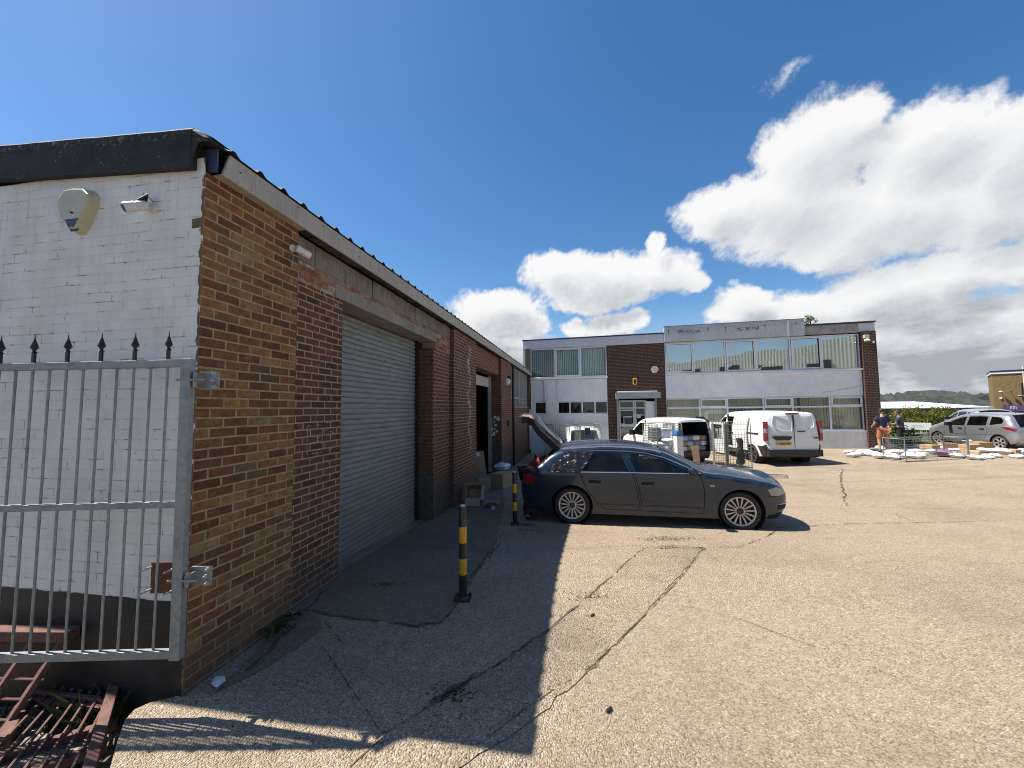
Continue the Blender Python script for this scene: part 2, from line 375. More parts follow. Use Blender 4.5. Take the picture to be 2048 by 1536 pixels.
def glass(name, tint, refl=.1, rough=.02, dusty=0, kf=1.2):
    """window pane: reflects at its surface and lets tinted light through"""
    m = bpy.data.materials.new(name); m.use_nodes = True; nt = NT(m.node_tree); nt.n.clear()
    tc = nt.node('ShaderNodeTexCoord'); P = tc.outputs['Object']
    wob = nt.bump(nt.noise(P, .8, 1, .4), .02, .01)
    tr = nt.node('ShaderNodeBsdfTransparent', None, Color=tint+(1,))
    gl = nt.node('ShaderNodeBsdfGlossy', None, Color=(.9,.95,.97,1), Roughness=rough, Normal=wob)
    f = nt.node('ShaderNodeFresnel', None, IOR=1.5).outputs[0]
    f = nt.math('MULTIPLY_ADD', f, kf, refl, clamp=True)
    mx = nt.node('ShaderNodeMixShader', None, _0=f, _1=tr.outputs[0], _2=gl.outputs[0])
    out = mx
    if dusty:
        df = nt.node('ShaderNodeBsdfDiffuse', None, Color=(.42,.40,.36,1))
        out = nt.node('ShaderNodeMixShader', None, _0=nt.math('MULTIPLY', nt.mr(nt.noise(P, 3, 7, .65), .3, .8), dusty), _1=mx.outputs[0], _2=df.outputs[0])
    o = nt.node('ShaderNodeOutputMaterial'); nt.l.new(out.outputs[0], o.inputs[0]); return m
M['glass_car'] = glass('car_window_glass', (.07,.08,.085), .0, .02, .03, .9)
M['glass_clear'] = glass('clear_car_glass', (.50,.55,.53), .0, .02, .04, .9)
M['glass_teal'] = glass('reflective_window_glass', (.10,.17,.17), .50, .015, .05)
M['glass_office'] = glass('office_window_glass', (.66,.72,.68), .03, .015, .05)
M['glass_green'] = glass('greenish_window_glass', (.84,.85,.78), .03, .015, .05)
M['glass_dark'] = glass('dark_window_glass', (.12,.12,.12), .03, .03, .06)
M['glass_dusty'] = glass('dusty_workshop_glass', (.35,.37,.37), .05, .1, .5)
def film_mat():
    m, nt, b, tc = newmat('black_plastic_film'); P = tc.outputs['Object']
    w = nt.noise(nt.vmath('MULTIPLY', nt.vmath('ADD', P, nt.vmath('MULTIPLY', nt.noise(P, 3, 3, .5, out=1), (.25,.25,.25))), (4,1,10)), 1.0, 4, .55)
    bs(nt, b, (.010,.010,.011,1), .30, 0, nt.bump(w, 1, .05)); return m
M['film'] = film_mat()
def card(name, col):
    m, nt, b, tc = newmat(name); P = tc.outputs['Object']
    n = nt.noise(P, 6, 6, .6); s = nt.noise(nt.vmath('MULTIPLY', P, (60,2,2)), 3, 3, .5)
    c = nt.mix(nt.mr(n, .3, .7), tuple(x*.85 for x in col)+(1,), tuple(x*1.12 for x in col)+(1,)); c = nt.mix(nt.mr(s, .5, .8, 0, .2), c, tuple(x*.6 for x in col)+(1,))
    bs(nt, b, c, .85, 0, nt.bump(n, .2, .004)); return m
M['card'] = card('brown_cardboard', (.44,.28,.155)); M['card_light'] = card('light_cardboard', (.60,.40,.21)); M['card_pink'] = card('pinkish_cardboard', (.48,.31,.23))
def bag(name, col, pr=None):
    m, nt, b, tc = newmat(name); P = tc.outputs['Object']
    w = nt.noise(P, 9, 5, .65, .5); c = col+(1,)
    if pr:
        v = nt.noise(nt.vmath('MULTIPLY', P, (18,4,4)), 4, 2, .5); c = nt.mix(nt.mr(v, .60, .64, 0, .8), c, pr)
    bs(nt, b, c, .38, 0, nt.bump(w, .8, .02)); return m
M['bag_white'] = bag('white_mailing_bag', (.72,.73,.74)); M['bag_print'] = bag('printed_white_mailing_bag', (.70,.70,.72), (.12,.12,.22,1))
M['bag_purple'] = bag('purple_parcel_wrap', (.20,.11,.23), (.5,.45,.5,1)); M['bag_grey'] = bag('grey_mailing_bag', (.20,.21,.23)); M['bag_pink'] = bag('pink_mailing_bag', (.52,.10,.22))
M['bag_red'] = bag('red_white_mailing_bag', (.62,.60,.60), (.45,.04,.05,1)); M['bag_blue'] = bag('pale_blue_parcel', (.33,.42,.60))
M['skin'] = simple('skin', (.43,.245,.175), .5, var=.08); M['skin2'] = simple('skin_darker', (.33,.18,.125), .5, var=.08)
M['hair'] = simple('dark_hair', (.018,.013,.010), .6, var=.4, scale=30, bump=.5, bscale=120)
def cloth(name, col):
    m, nt, b, tc = newmat(name); P = tc.outputs['Object']; n = nt.noise(P, 7, 5, .6); n2 = nt.noise(P, 11, 3, .5, 1.0)
    c = nt.mix(n, tuple(x*.7 for x in col)+(1,), tuple(x*1.25 for x in col)+(1,)); bs(nt, b, c, .92, 0, nt.bump(n2, .8, .03)); return m
M['navy'] = cloth('navy_cotton', (.018,.023,.055)); M['terracotta'] = cloth('terracotta_cotton', (.36,.135,.075)); M['dark_red'] = cloth('dark_red_cotton', (.20,.018,.020))
M['black_cloth'] = cloth('black_cotton', (.014,.014,.016)); M['dark_blue'] = cloth('dark_blue_cotton', (.03,.05,.10)); M['white_cloth'] = cloth('white_fabric', (.6,.6,.62))
M['bollard_black'] = simple('scuffed_black_paint', (.014,.014,.016), .35, var=.5, scale=7, dirt=((.30,.29,.27,1),.25)); M['bollard_yellow'] = simple('scuffed_yellow_paint', (.62,.29,.012), .42, var=.12, scale=8, dirt=((.10,.06,.02,1),.55))
M['blind'] = simple('grey_vertical_blind', (.66,.70,.67), .8, var=.12, scale=2); M['blind_green'] = simple('olive_cream_blind', (.58,.56,.46), .85, var=.15, scale=2)
M['purple_sign'] = simple('purple_sign_board', (.085,.045,.15), .5); M['sign_white'] = simple('white_sign_board', (.74,.75,.77), .5, var=.04); M['sign_line'] = simple('pale_grey_print', (.5,.51,.54), .6)
M['yellow_box'] = simple('orange_yellow_plastic', (.62,.30,.02), .45); M['crate_blue'] = simple('blue_plastic', (.03,.12,.32), .4); M['tar'] = simple('black_joint_dirt', (.085,.066,.046), .95, var=.5, scale=20)
M['white_roof'] = simple('white_roof_sheet', (.78,.78,.77), .6, var=.05); M['dark_clad'] = simple('dark_cladding', (.045,.045,.05), .7); M['redwood'] = simple('red_brown_panel', (.11,.035,.022), .7)
M['mortar_pale'] = concrete('pale_mortar_smear', (.30,.27,.24), (.44,.41,.37), 9, .8)
def leaf(name, lo, mid, hi):
    m, nt, b, tc = newmat(name); g = nt.node('ShaderNodeNewGeometry')
    c = nt.ramp(g.outputs['Random Per Island'], [(0, lo), (.55, mid), (1, hi)])
    bs(nt, b, c, .55); nt.set(b, 'Specular IOR Level', .3)
    tl = nt.node('ShaderNodeBsdfTranslucent', None, Color=c); mx = nt.node('ShaderNodeMixShader', None, _0=.25, _1=b.outputs[0], _2=tl.outputs[0])
    nt.l.new(mx.outputs[0], nt.n['Material Output'].inputs[0]); return m
M['leaf_hedge'] = leaf('yellow_green_leaves', (.045,.060,.012), (.11,.125,.022), (.30,.27,.04)); M['leaf_weed'] = leaf('fresh_green_leaves', (.02,.055,.012), (.035,.09,.018), (.06,.12,.03))
M['leaf_dark'] = leaf('dark_grass_blades', (.02,.035,.01), (.05,.07,.02), (.12,.12,.05)); M['bark'] = simple('brown_stem', (.09,.06,.035), .9)
M['leaf_roof'] = leaf('grey_green_leaves', (.09,.12,.05), (.16,.20,.08), (.26,.28,.13))
def hill_mat():
    m, nt, b, tc = newmat('distant_woodland'); P = tc.outputs['Object']
    n = nt.noise(P, .05, 8, .7); n2 = nt.noise(P, .35, 6, .7)
    c = nt.mix(nt.mr(n, .35, .65), (.022,.031,.030,1), (.042,.052,.040,1)); c = nt.mix(nt.mr(n2, .5, .8, 0, .5), c, (.062,.072,.048,1))
    bs(nt, b, c, .9); return m
M['hill'] = hill_mat()
M['grass'] = simple('rough_grass', (.075,.095,.025), .9, var=.5, scale=2, bump=.6, bscale=12, dirt=((.20,.18,.07,1),.6))

def ground_mat(name, tint=(1,1,1), grime=.35, coarse=1.0):
    """exposed-aggregate concrete: rounded buff, grey and rust pebbles in a dirty paste"""
    m, nt, b, tc = newmat(name); P = tc.outputs['Object']
    flat = nt.vmath('MULTIPLY', P, (1, 1, 0))
    warp = nt.vmath('ADD', flat, nt.vmath('MULTIPLY', nt.noise(flat, 30, 2, .5, out=1), (.012,.012,0)))
    def layer(sc):
        v = nt.node('ShaderNodeTexVoronoi', {'feature': 'F1', 'voronoi_dimensions': '2D'}, Vector=warp, Scale=sc, Randomness=1.)
        return v.outputs['Distance'], v.outputs['Color']
    d1, c1 = layer(88/coarse); d2, c2 = layer(170/coarse); d3, c3 = layer(24)
    r1 = nt.sep(c1)
    T = lambda c: tuple(a*t for a, t in zip(c, tint))
    peb = nt.ramp(r1[0], [(0,T((.20,.16,.125))),(.22,T((.41,.32,.225))),(.45,T((.52,.412,.295))),(.66,T((.58,.475,.35))),(.82,T((.43,.30,.20))),(.93,T((.63,.56,.46))),(1,T((.74,.69,.61)))])
    peb2 = nt.ramp(nt.sep(c2)[1], [(0,T((.12,.09,.065))),(.5,T((.42,.32,.21))),(1,T((.60,.50,.36)))])
    edge = nt.mr(d1, .34, .66, 0, .8)
    c = nt.mix(edge, peb, nt.mix(nt.mr(d2, .4, .7, 0, .8), peb2, T((.15,.12,.09))+(1,)))
    # grain that still reads some metres away, then broad staining
    mid = nt.noise(flat, 14, 6, .75); c = nt.mix(nt.mr(mid, .40, .68, .22, 0), c, T((.17,.128,.088))+(1,))
    c = nt.mix(nt.mr(nt.sep(c3)[0], .86, .95, 0, .25), c, T((.55,.46,.34))+(1,))
    big = nt.noise(flat, .42, 8, .64); c = nt.mix(nt.mr(big, .46, .70, 0, grime), c, T((.15,.115,.08))+(1,))
    big2 = nt.noise(flat, 2.4, 6, .65, .6); c = nt.mix(nt.mr(big2, .58, .76, 0, grime*.8), c, T((.12,.095,.07))+(1,))
    tr = nt.noise(nt.vmath('MULTIPLY', nt.vmath('ADD', flat, nt.vmath('MULTIPLY', nt.noise(flat, .25, 2, .5, out=1), (2.5,2.5,0))), (.16, 2.2, 1)), 1.0, 6, .62); c = nt.mix(nt.mr(tr, .54, .70, 0, .30), c, T((.20,.155,.11))+(1,))
    ban = nt.noise(nt.vmath('MULTIPLY', flat, (.25, 1.2, 1)), 1.3, 5, .6); c = nt.mix(nt.mr(ban, .5, .75, 0, .22), c, T((.46,.36,.245))+(1,))
    h = nt.math('ADD', nt.math('MULTIPLY', d1, -1.), nt.math('ADD', nt.math('MULTIPLY', d2, -.4), nt.math('MULTIPLY', mid, .8)))
    bs(nt, b, c, .82, 0, nt.bump(h, 1.0, .013)); nt.set(b, 'Specular IOR Level', .28)
    return m
M['yard'] = ground_mat('exposed_aggregate_concrete'); M['patch'] = ground_mat('worn_rough_aggregate', (.85,.85,.85), .7, 1.3); M['apron'] = ground_mat('worn_shade_darkened_apron', (.72,.725,.735), .6, .85)  # apron: real wear, plus a darker tint painting in the workshop's shade
M['earth'] = simple('dark_damp_earth', (.10,.085,.055), .95, var=.6, scale=9, bump=.8, bscale=45, dirt=((.30,.26,.18,1),.6))
M['asphalt'] = simple('far_asphalt', (.14,.135,.125), .9, var=.25, scale=1.5, bump=.3)
M['stain'] = simple('oily_dirt', (.06,.045,.03), .9, var=.5, scale=10)
# ------------------------------------------------------------------ sheets on the ground
def inside(p, poly):
    x, y = p; c = False; j = len(poly)-1
    for i in range(len(poly)):
        xi, yi = poly[i]; xj, yj = poly[j]
        if (yi > y) != (yj > y) and x < (xj-xi)*(y-yi)/(yj-yi)+xi: c = not c
        j = i
    return c
def resample(poly, step, closed=True):
    out = []; n = len(poly)
    for i in range(n if closed else n-1):
        a = Vector(poly[i][:2]); b = Vector(poly[(i+1) % n][:2]); k = max(1, int(math.ceil((b-a).length/step)))
        out += [tuple(a.lerp(b, t/k)) for t in range(k)]
    if not closed: out.append(tuple(poly[-1][:2]))
    return out
def cdt(outer, holes=(), step=.1, gx=None):
    """triangulate a region with holes, with an even grid of inner points"""
    vs = []; es = []
    for loop in [outer]+list(holes):
        o = len(vs); n = len(loop); vs += [Vector(p) for p in loop]; es += [(o+i, o+(i+1) % n) for i in range(n)]
    xs = [p[0] for p in outer]; ys = [p[1] for p in outer]; sx, sy = gx or (step, step)
    x = min(xs)+sx*.5; r = 0
    while x < max(xs):
        y = min(ys)+sy*(.5 if r % 2 else .25)
        while y < max(ys):
            vs.append(Vector((x, y))); y += sy
        x += sx; r += 1
    V, _, F, *_ = delaunay_2d_cdt(vs, es, [], 0, 1e-5)
    keep = []
    for f in F:
        c = (sum(V[i].x for i in f)/len(f), sum(V[i].y for i in f)/len(f))
        if inside(c, outer) and not any(inside(c, h) for h in holes): keep.append(list(f))
    used = sorted({i for f in keep for i in f}); mp = {u: k for k, u in enumerate(used)}
    return [V[u] for u in used], [[mp[i] for i in f] for f in keep]
def sheet(name, poly, mat, dz, step, zf=gz, jag=0, seed=1):
    rr = random.Random(seed); p = resample(poly, step)
    if jag: p = [(x+rr.uniform(-jag, jag), y+rr.uniform(-jag, jag)) for x, y in p]
    V, F = cdt(p, (), step); mb = MB(); mb.add([(v.x, v.y, zf(v.x, v.y)+dz) for v in V], F)
    o = mb.build(name, mat, smooth=True, recalc=False); tag(o, kind='structure'); return o
def crack(pts, w, dz=.010, jag=.6, seed=0, mat='tar', name='ground_crack'):
    rr = random.Random(seed); P = [GP(*q) for q in pts]; line = []
    for a, b in zip(P[:-1], P[1:]):
        k = max(1, int((b-a).length/.05)); line += [a.lerp(b, i/k) for i in range(k)]
    line.append(P[-1]); vs = []; ofs = 0
    for i, p in enumerate(line):
        d = (line[min(i+1, len(line)-1)]-line[max(i-1, 0)]); d.z = 0; d.normalize(); nrm = Vector((-d.y, d.x, 0))
        ofs = ofs*.8+rr.uniform(-1, 1)*w*jag*1.3; tp = min(1, 3*min(i, len(line)-1-i)/len(line)+.25)
        for s in (-1, 1):
            q = p+nrm*(ofs*.55+s*w*.36*tp*rr.uniform(.2, 1.8)); vs.append((q.x, q.y, gz(q.x, q.y)+dz))
    mb = MB(); gap = 0; F = []
    for i in range(len(line)-1):
        if gap > 0: gap -= 1; continue
        if rr.random() < .10: gap = rr.randint(1, 3)
        F.append((2*i, 2*i+1, 2*i+3, 2*i+2))
    mb.add(vs, F)
    for p in line:      # crumbled edge beside the joint
        for _ in range(2 if w > .011 else 1):
            if rr.random() < .75:
                x = p.x+rr.gauss(0, w*1.5); y = p.y+rr.gauss(0, w*1.5); s = rr.uniform(.002, .0075); k = rr.randint(4, 5); a0 = rr.uniform(0, 6)
                mb.add([(x+s*rr.uniform(.6,1.8)*cos(a0+2*pi*j/k), y+s*rr.uniform(.5,1.3)*sin(a0+2*pi*j/k), gz(x, y)+dz+.0005) for j in range(k)], [tuple(range(k))])
    return tag(mb.build(name, M[mat], recalc=False), kind='structure')

edge = [(-1.9,-14),(-1.95,-2),(-2.02,0.6),(-2.10,1.4),(-2.17,1.9),(-2.232,2.257),(-2.36,2.42),(-2.481,2.589),(-2.505,2.68),(-2.459,2.736),(-2.34,2.79)]
yard_poly = edge + [(-2.5,2.95),(-3.2,3.6),(-0.6,20.5),(0.0,33),(48,33),(48,-14)]
V, F = cdt(resample(yard_poly, .4), (), .4); mb = MB(); mb.add([(v.x, v.y, gz(v.x, v.y)) for v in V], F)
tag(mb.build('yard', M['yard'], smooth=True, recalc=False), kind='structure')
mb = MB(); e2 = []; rr = random.Random(3)
for a, b in zip(edge[:-1], edge[1:]):
    k = max(1, int((Vector(b)-Vector(a)).length/.07)); e2 += [Vector(a).lerp(Vector(b), i/k) for i in range(k)]
mb.add([(p.x+(0 if z else rr.uniform(-.02,.03)), p.y, (gz(p.x, p.y)+.0 if z else -.5)) for p in e2 for z in (1, 0)], [(2*i, 2*i+1, 2*i+3, 2*i+2) for i in range(len(e2)-1)])
tag(mb.build('slab_edge', M['patch']), kind='structure')
rr = random.Random(5)
sheet('sunken_ground', [(-14,-6),(-1.8,-6),(-1.8,2.9),(-14,5.2)], M['earth'], 0, .3, lambda x, y: -.21+.05*sin(x*3.1+y)*cos(y*2.7)+.03*sin(x*9+y*7))
# pale slab standing in the sunken strip, crossed by the gate's shadow
sheet('broken_slab', [(-3.9,2.05),(-3.25,2.1),(-2.75,2.45),(-2.62,2.75),(-3.0,2.62),(-3.3,2.86),(-4.4,2.95)], M['patch'], 0, .12, lambda x, y: -.13+.02*sin(x*8), .02)
terr = lambda x, y: (-.55 if y < 36 else -.55-2.2*sstep(36, 60, y))
tag(MB().add([(x, y, terr(x, y)-(.3 if abs(x) > 200 else 0)) for y in (-3000,-60,-20,10,30,36,44,52,60,120,300,3500) for x in (-3000,-200,-60,0,60,200,3000)],
   [(r*7+c, r*7+c+1, r*7+c+8, r*7+c+7) for r in range(11) for c in range(6)]).build('far_ground', M['asphalt'], recalc=False), kind='structure')
# the strip between the two diagonal joints is older and rougher
strip = [GP(*q)[:2] for q in [(1287,1094),(1345,1089),(1408,1096),(1360,1150),(1270,1250),(1190,1330),(1100,1413),(1040,1460),(900,1550),(690,1550),(735,1490),(770,1470),(860,1420),(960,1352),(1080,1275),(1180,1190)]]
sheet('rough_concrete_strip', strip, M['patch'], .006, .1, jag=.02)
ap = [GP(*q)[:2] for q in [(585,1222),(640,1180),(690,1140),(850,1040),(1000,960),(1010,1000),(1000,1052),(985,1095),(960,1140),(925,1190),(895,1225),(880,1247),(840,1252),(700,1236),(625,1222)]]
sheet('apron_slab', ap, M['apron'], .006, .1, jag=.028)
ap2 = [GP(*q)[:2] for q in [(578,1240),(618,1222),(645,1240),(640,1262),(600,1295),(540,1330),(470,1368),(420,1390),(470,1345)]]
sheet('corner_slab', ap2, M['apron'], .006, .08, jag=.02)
for i, (pts, w) in enumerate([
    ([(622,1222),(660,1232),(740,1240),(820,1252),(880,1246),(905,1220),(940,1160),(985,1095),(1010,1060)], .030),
    ([(820,1252),(850,1262),(885,1245)], .016), ([(940,1160),(975,1120),(1000,1085)], .03),
    ([(760,1475),(860,1412),(960,1350),(1080,1275),(1185,1188),(1290,1096)], .024), ([(860,1412),(900,1385),(960,1350)], .05),
    ([(700,1536),(735,1500),(768,1474)], .014), ([(640,1290),(700,1380),(745,1440),(768,1474)], .012), ([(645,1238),(690,1290),(640,1262)], .008),
    ([(905,1536),(960,1490),(1060,1410),(1190,1330),(1290,1232),(1365,1150),(1408,1097)], .012),
    ([(1410,1096),(1480,1094),(1530,1075),(1560,1056),(1700,1048),(2048,1040)], .020), ([(1310,1200),(1480,1240),(1600,1285),(1700,1320),(1850,1380),(2048,1460)], .007),
    ([(1683,935),(1684,970),(1692,1010),(1696,1015)], .05), ([(1620,968),(1700,963),(2048,954)], .018), ([(1560,968),(1630,970),(1690,972)], .014),
    ([(1696,1012),(1780,1016),(2048,1020)], .010), ([(1760,1014),(1830,1045)], .008),
    ([(1270,1076),(1300,1083),(1330,1092),(1388,1102)], .010), ([(870,1028),(840,1050),(780,1085),(700,1140)], .012), ([(585,1240),(620,1212),(700,1132)], .03),
    ([(430,1385),(500,1335),(585,1250)], .045), ([(1060,1050),(1035,1060),(1110,1062)], .03)]):
    crack(pts, w, seed=i+20)
def specks(c, rx, ry, n, seed, mat='stain', name='dirt_stain'):
    rr = random.Random(seed); mb = MB(); C0 = GP(*c)
    for _ in range(n):
        x = C0.x+rr.gauss(0, rx); y = C0.y+rr.gauss(0, ry); s = rr.uniform(.003,.011); k = rr.randint(4, 6); a0 = rr.uniform(0, 6)
        mb.add([(x+s*rr.uniform(.6,1.7)*cos(a0+2*pi*i/k), y+s*rr.uniform(.5,1.2)*sin(a0+2*pi*i/k), gz(x, y)+.0105) for i in range(k)], [tuple(range(k))])
    return tag(mb.build(name, M[mat], recalc=False), kind='structure')
specks((1340,1078), .22, .07, 330, 1); specks((1335,1096), .10, .04, 110, 2); specks((1400,1097), .05, .03, 60, 3); specks((1052,1050), .07, .05, 90, 4); specks((905,1392), .09, .05, 130, 5); specks((1180,1195), .12, .05, 70, 6); specks((770,1170), .18, .04, 120, 7); specks((905,1095), .2, .12, 90, 8)

# ------------------------------------------------------------------ workshop on the left
LO = Vector((-2.285, 2.8, 0)); LTH = radians(90-9.93)
LM = Matrix.Translation(LO) @ Matrix.Rotation(LTH, 4, 'Z')
def LB(s, y, z): return LM @ Vector((s, y, z))
wk = thing('brick_workshop', 'long low brick workshop with white painted end wall, roller shutters and beige eaves', 'building', LO, LTH)
def wallbox(mb, x0, x1, y0, y1, z0, z1, front=0, side=1):
    vs = [(x, y, z) for z in (z0, z1) for y in (y0, y1) for x in (x0, x1)]
    mb.add(vs, [(0,1,5,4),(2,6,7,3),(0,2,3,1),(4,5,7,6)], front); mb.add(vs, [(0,4,6,2),(1,3,7,5)], side); return mb
ZB = -.45; ZT = 3.82
MB().box(-.012, -.001, -.004, 8.5, ZB, 3.9).build('painted_end_wall', M['white_wall'], wk)
MB().box(0, .23, .335, 8.5, ZB, 3.85).build('end_wall_core', M['brick_tan'], wk)
MB().box(0, .985, 0, .33, ZB, 3.80).build('brick_pier', M['brick_tan'], wk)
MB().box(.988, 1.88, .10, .45, ZB, 3.335).build('brick_wall', M['brick_red'], wk)
MB().box(.988, 1.72, .098, .40, 3.337, 3.558).box(1.722, 5.0, .098, .40, 3.502, 3.558).box(5.003, 5.828, .098, .40, 3.20, 3.558).build('infill_brickwork', M['brick_infill'], wk)
MB().box(1.723, 5.0, .088, .56, 3.34, 3.50).build('lintel', M['lintel'], wk, bevel=.008)
xs = [.99, 1.36, 1.93, 2.56, 3.22, 3.62, 3.98, 4.42, 4.90, 5.34, 5.828]
for i in range(10):
    MB().box(xs[i]+.007, xs[i+1]-.008, .09+.006*((i*7) % 3), .3, 3.562, 3.81).build('concrete_panel', M['panel'], wk, bevel=.004)
wallbox(MB(), 4.86, 5.83, .10, .62, ZB, 3.198).build('brick_wall', [M['brick_red2'], M['brick_jamb']], wk)
wallbox(MB(), 5.83, 7.68, 0, .5, ZB, 3.80).build('brick_pier', [M['brick_red'], M['brick_jamb']], wk)
wallbox(MB(), 7.683, 11.037, .10, .46, 3.20, 3.80).build('brick_wall', [M['brick_red2'], M['brick_jamb']], wk)
MB().box(7.69, 11.03, .11, .45, 3.17, 3.198).build('steel_lintel', M['redwood'], wk)
wallbox(MB(), 11.04, 13.07, 0, .5, ZB, 3.80).build('brick_pier', [M['brick_red2'], M['brick_jamb']], wk)
wallbox(MB(), 13.073, 18.95, .10, .4, ZB, 2.05).build('brick_wall', [M['brick_red'], M['brick_jamb']], wk)
wallbox(MB(), 18.953, 19.6, .0, .4, ZB, 3.80).build('brick_pier', [M['brick_red'], M['brick_jamb']], wk)
# mortar smears where an old pipe and a sign came off
rr = random.Random(4)
sm = MB()
for i in range(60):
    z = .9+i*.045; x = 7.02+.10*sin(i*.35)+rr.uniform(-.05,.05); w = rr.uniform(.03,.10)*(1 if i > 8 else .6)
    sm.box(x-w, x+w, -.006, .001, z, z+rr.uniform(.02,.05))
sm.build('mortar_smear', M['mortar_pale'], wk)
sm = MB()
for i in range(26): 
    z = rr.uniform(1.05, 1.75); y = rr.uniform(.08, .4); w = rr.uniform(.01,.045); sm.box(11.033, 11.041, y-w, y+w, z-w*.7, z+w*1.3)
sm.build_each('paint_splash', M['white_plastic'], wk)
# faint chalk square and scraps of paper left on the dark brick
ck = MB()
for (xa, za, xb, zb) in [(1.30,1.54,1.54,1.54),(1.30,1.54,1.30,1.83),(1.54,1.56,1.54,1.80),(1.31,1.84,1.50,1.84),(1.34,1.74,1.34,1.80),(1.36,1.66,1.48,1.66),(1.48,1.66,1.50,1.74),(1.60,1.86,1.72,1.87),(1.62,1.78,1.74,1.74),(1.60,1.55,1.76,1.57)]:
    n = 9
    for k in range(n):
        if rr.random() < .72:
            x = xa+(xb-xa)*(k+.5)/n; z = za+(zb-za)*(k+.5)/n; l = .5*max(abs(xb-xa), abs(zb-za))/n+.003; h = .0035
            ck.box(x-(l if xa != xb else h), x+(l if xa != xb else h), .097, .1005, z-(h if xa != xb else l), z+(h if xa != xb else l))
for (x, z) in [(1.06,1.24),(1.66,1.29),(1.50,3.33),(1.70,3.26)]: ck.add([(x,.094,z),(x+.035,.08,z-.012),(x+.03,.092,z-.045),(x+.008,.085,z-.035)], [(0,1,2,3)])
ck.build('chalk_marks', M['mortar_pale'], wk)

# big roller shutter: curved slats
def slats(x0, x1, y, z0, z1, pitch, depth):
    mb = MB(); n = int((z1-z0)/pitch); prof = []
    for i in range(n):
        for t, d in ((0,0),(.10,.0),(.16,.8),(.5,1),(.86,.85),(.94,.1)): prof.append((z0+(i+t)*pitch, y-depth*d))
    vs = [(x, yy, z) for z, yy in prof for x in (x0, x1)]
    mb.add(vs, [(2*i, 2*i+1, 2*i+3, 2*i+2) for i in range(len(prof)-1)]); return mb
sh = slats(1.80, 4.74, .452, -.12, 3.36, .0765, .024).build('roller_shutter', M['shutter'], wk, smooth='angle')
MB().box(4.735, 4.80, .40, .50, -.1, 3.34).box(4.735, 4.752, .36, .40, -.1, 3.34).build('shutter_guide', M['black_iron'], wk)
MB().box(4.802, 4.857, .44, .52, -.1, 3.34).build('jamb_filler', M['rust_plate'], wk)
MB().box(1.80, 4.74, .425, .465, -.13, -.03).build('bottom_rail', M['shutter'], sh)
sh2 = slats(7.70, 11.02, .45, 2.80, 3.165, .095, .02).build('roller_shutter', M['shutter_white'], wk, smooth='angle')
MB().box(7.70, 11.02, .43, .47, 2.755, 2.80).build('bottom_rail', M['shutter_white'], sh2)
MB().box(10.94, 11.03, .36, .47, -.2, 3.16).build('shutter_guide', M['alu'], wk)
MB().box(7.69, 7.74, .40, .50, -.2, 3.16).build('shutter_guide', M['alu'], wk)

# interior, dark, with racks of goods behind the open door
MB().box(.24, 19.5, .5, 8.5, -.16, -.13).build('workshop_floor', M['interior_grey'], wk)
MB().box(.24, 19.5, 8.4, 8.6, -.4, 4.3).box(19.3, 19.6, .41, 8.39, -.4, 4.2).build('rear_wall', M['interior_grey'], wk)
rk = MB()
for z in (.1, .75, 1.4, 2.0): rk.box(8.4, 12.6, 1.8, 2.6, z, z+.05)
for x in (8.4, 9.8, 11.2, 12.6): rk.bar((x, 1.8, -.13), (x, 1.8, 2.6), .05); rk.bar((x, 2.6, -.13), (x, 2.6, 2.6), .05)
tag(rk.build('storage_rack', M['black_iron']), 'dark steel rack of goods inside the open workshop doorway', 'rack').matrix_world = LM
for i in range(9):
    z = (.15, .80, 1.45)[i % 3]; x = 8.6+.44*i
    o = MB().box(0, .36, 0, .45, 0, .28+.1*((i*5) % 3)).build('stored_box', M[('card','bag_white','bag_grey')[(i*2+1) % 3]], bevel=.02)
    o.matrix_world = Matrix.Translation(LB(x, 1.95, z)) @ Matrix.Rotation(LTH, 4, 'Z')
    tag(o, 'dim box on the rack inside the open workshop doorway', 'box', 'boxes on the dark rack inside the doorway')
lm = bpy.data.materials.new('lit_tube'); lm.use_nodes = True; e = lm.node_tree.nodes['Principled BSDF']; e.inputs['Emission Color'].default_value = (1,.97,.9,1); e.inputs['Emission Strength'].default_value = 5
MB().tube([(10.2, 2.2, 2.95), (11.4, 2.2, 2.95)], .02).build('strip_light', lm, wk)

# window band near the far end
gl = MB().box(13.3, 18.9, .20, .206, 2.10, 3.78).build('window_pane', M['glass_dusty'], wk)
fr = MB()
for z in (2.08, 2.48, 3.76): fr.box(13.08, 18.95, .15, .22, z-.03, z+.03)
for i in range(13):
    x = 13.12+i*.482; fr.box(x-.02, x+.02, .155, .215, 2.11, 3.73)
fr.box(16.0, 16.14, .13, .23, 2.11, 3.73)
fr.build('window_frame', M['alu'], wk); MB().box(13.07, 18.97, .05, .14, 2.02, 2.07).build('window_sill', M['lintel'], wk)
MB().box(13.08, 18.95, .10, .35, 3.80, 3.83).build('window_head', M['soffit'], wk)
MB().tube([(13.16, -.06, -.3), (13.16, -.06, 3.6), (13.16, -.05, 3.78)], .05, 10).build('downpipe', M['black_plastic'], wk, smooth=True)
MB().box(18.5, 18.72, -.05, -.01, -.2, 1.95).build('pipe_cover', M['white_plastic'], wk)
MB().box(12.1, 12.32, -.07, -.002, 1.32, 1.55).build('meter_box', M['black_plastic'], wk)

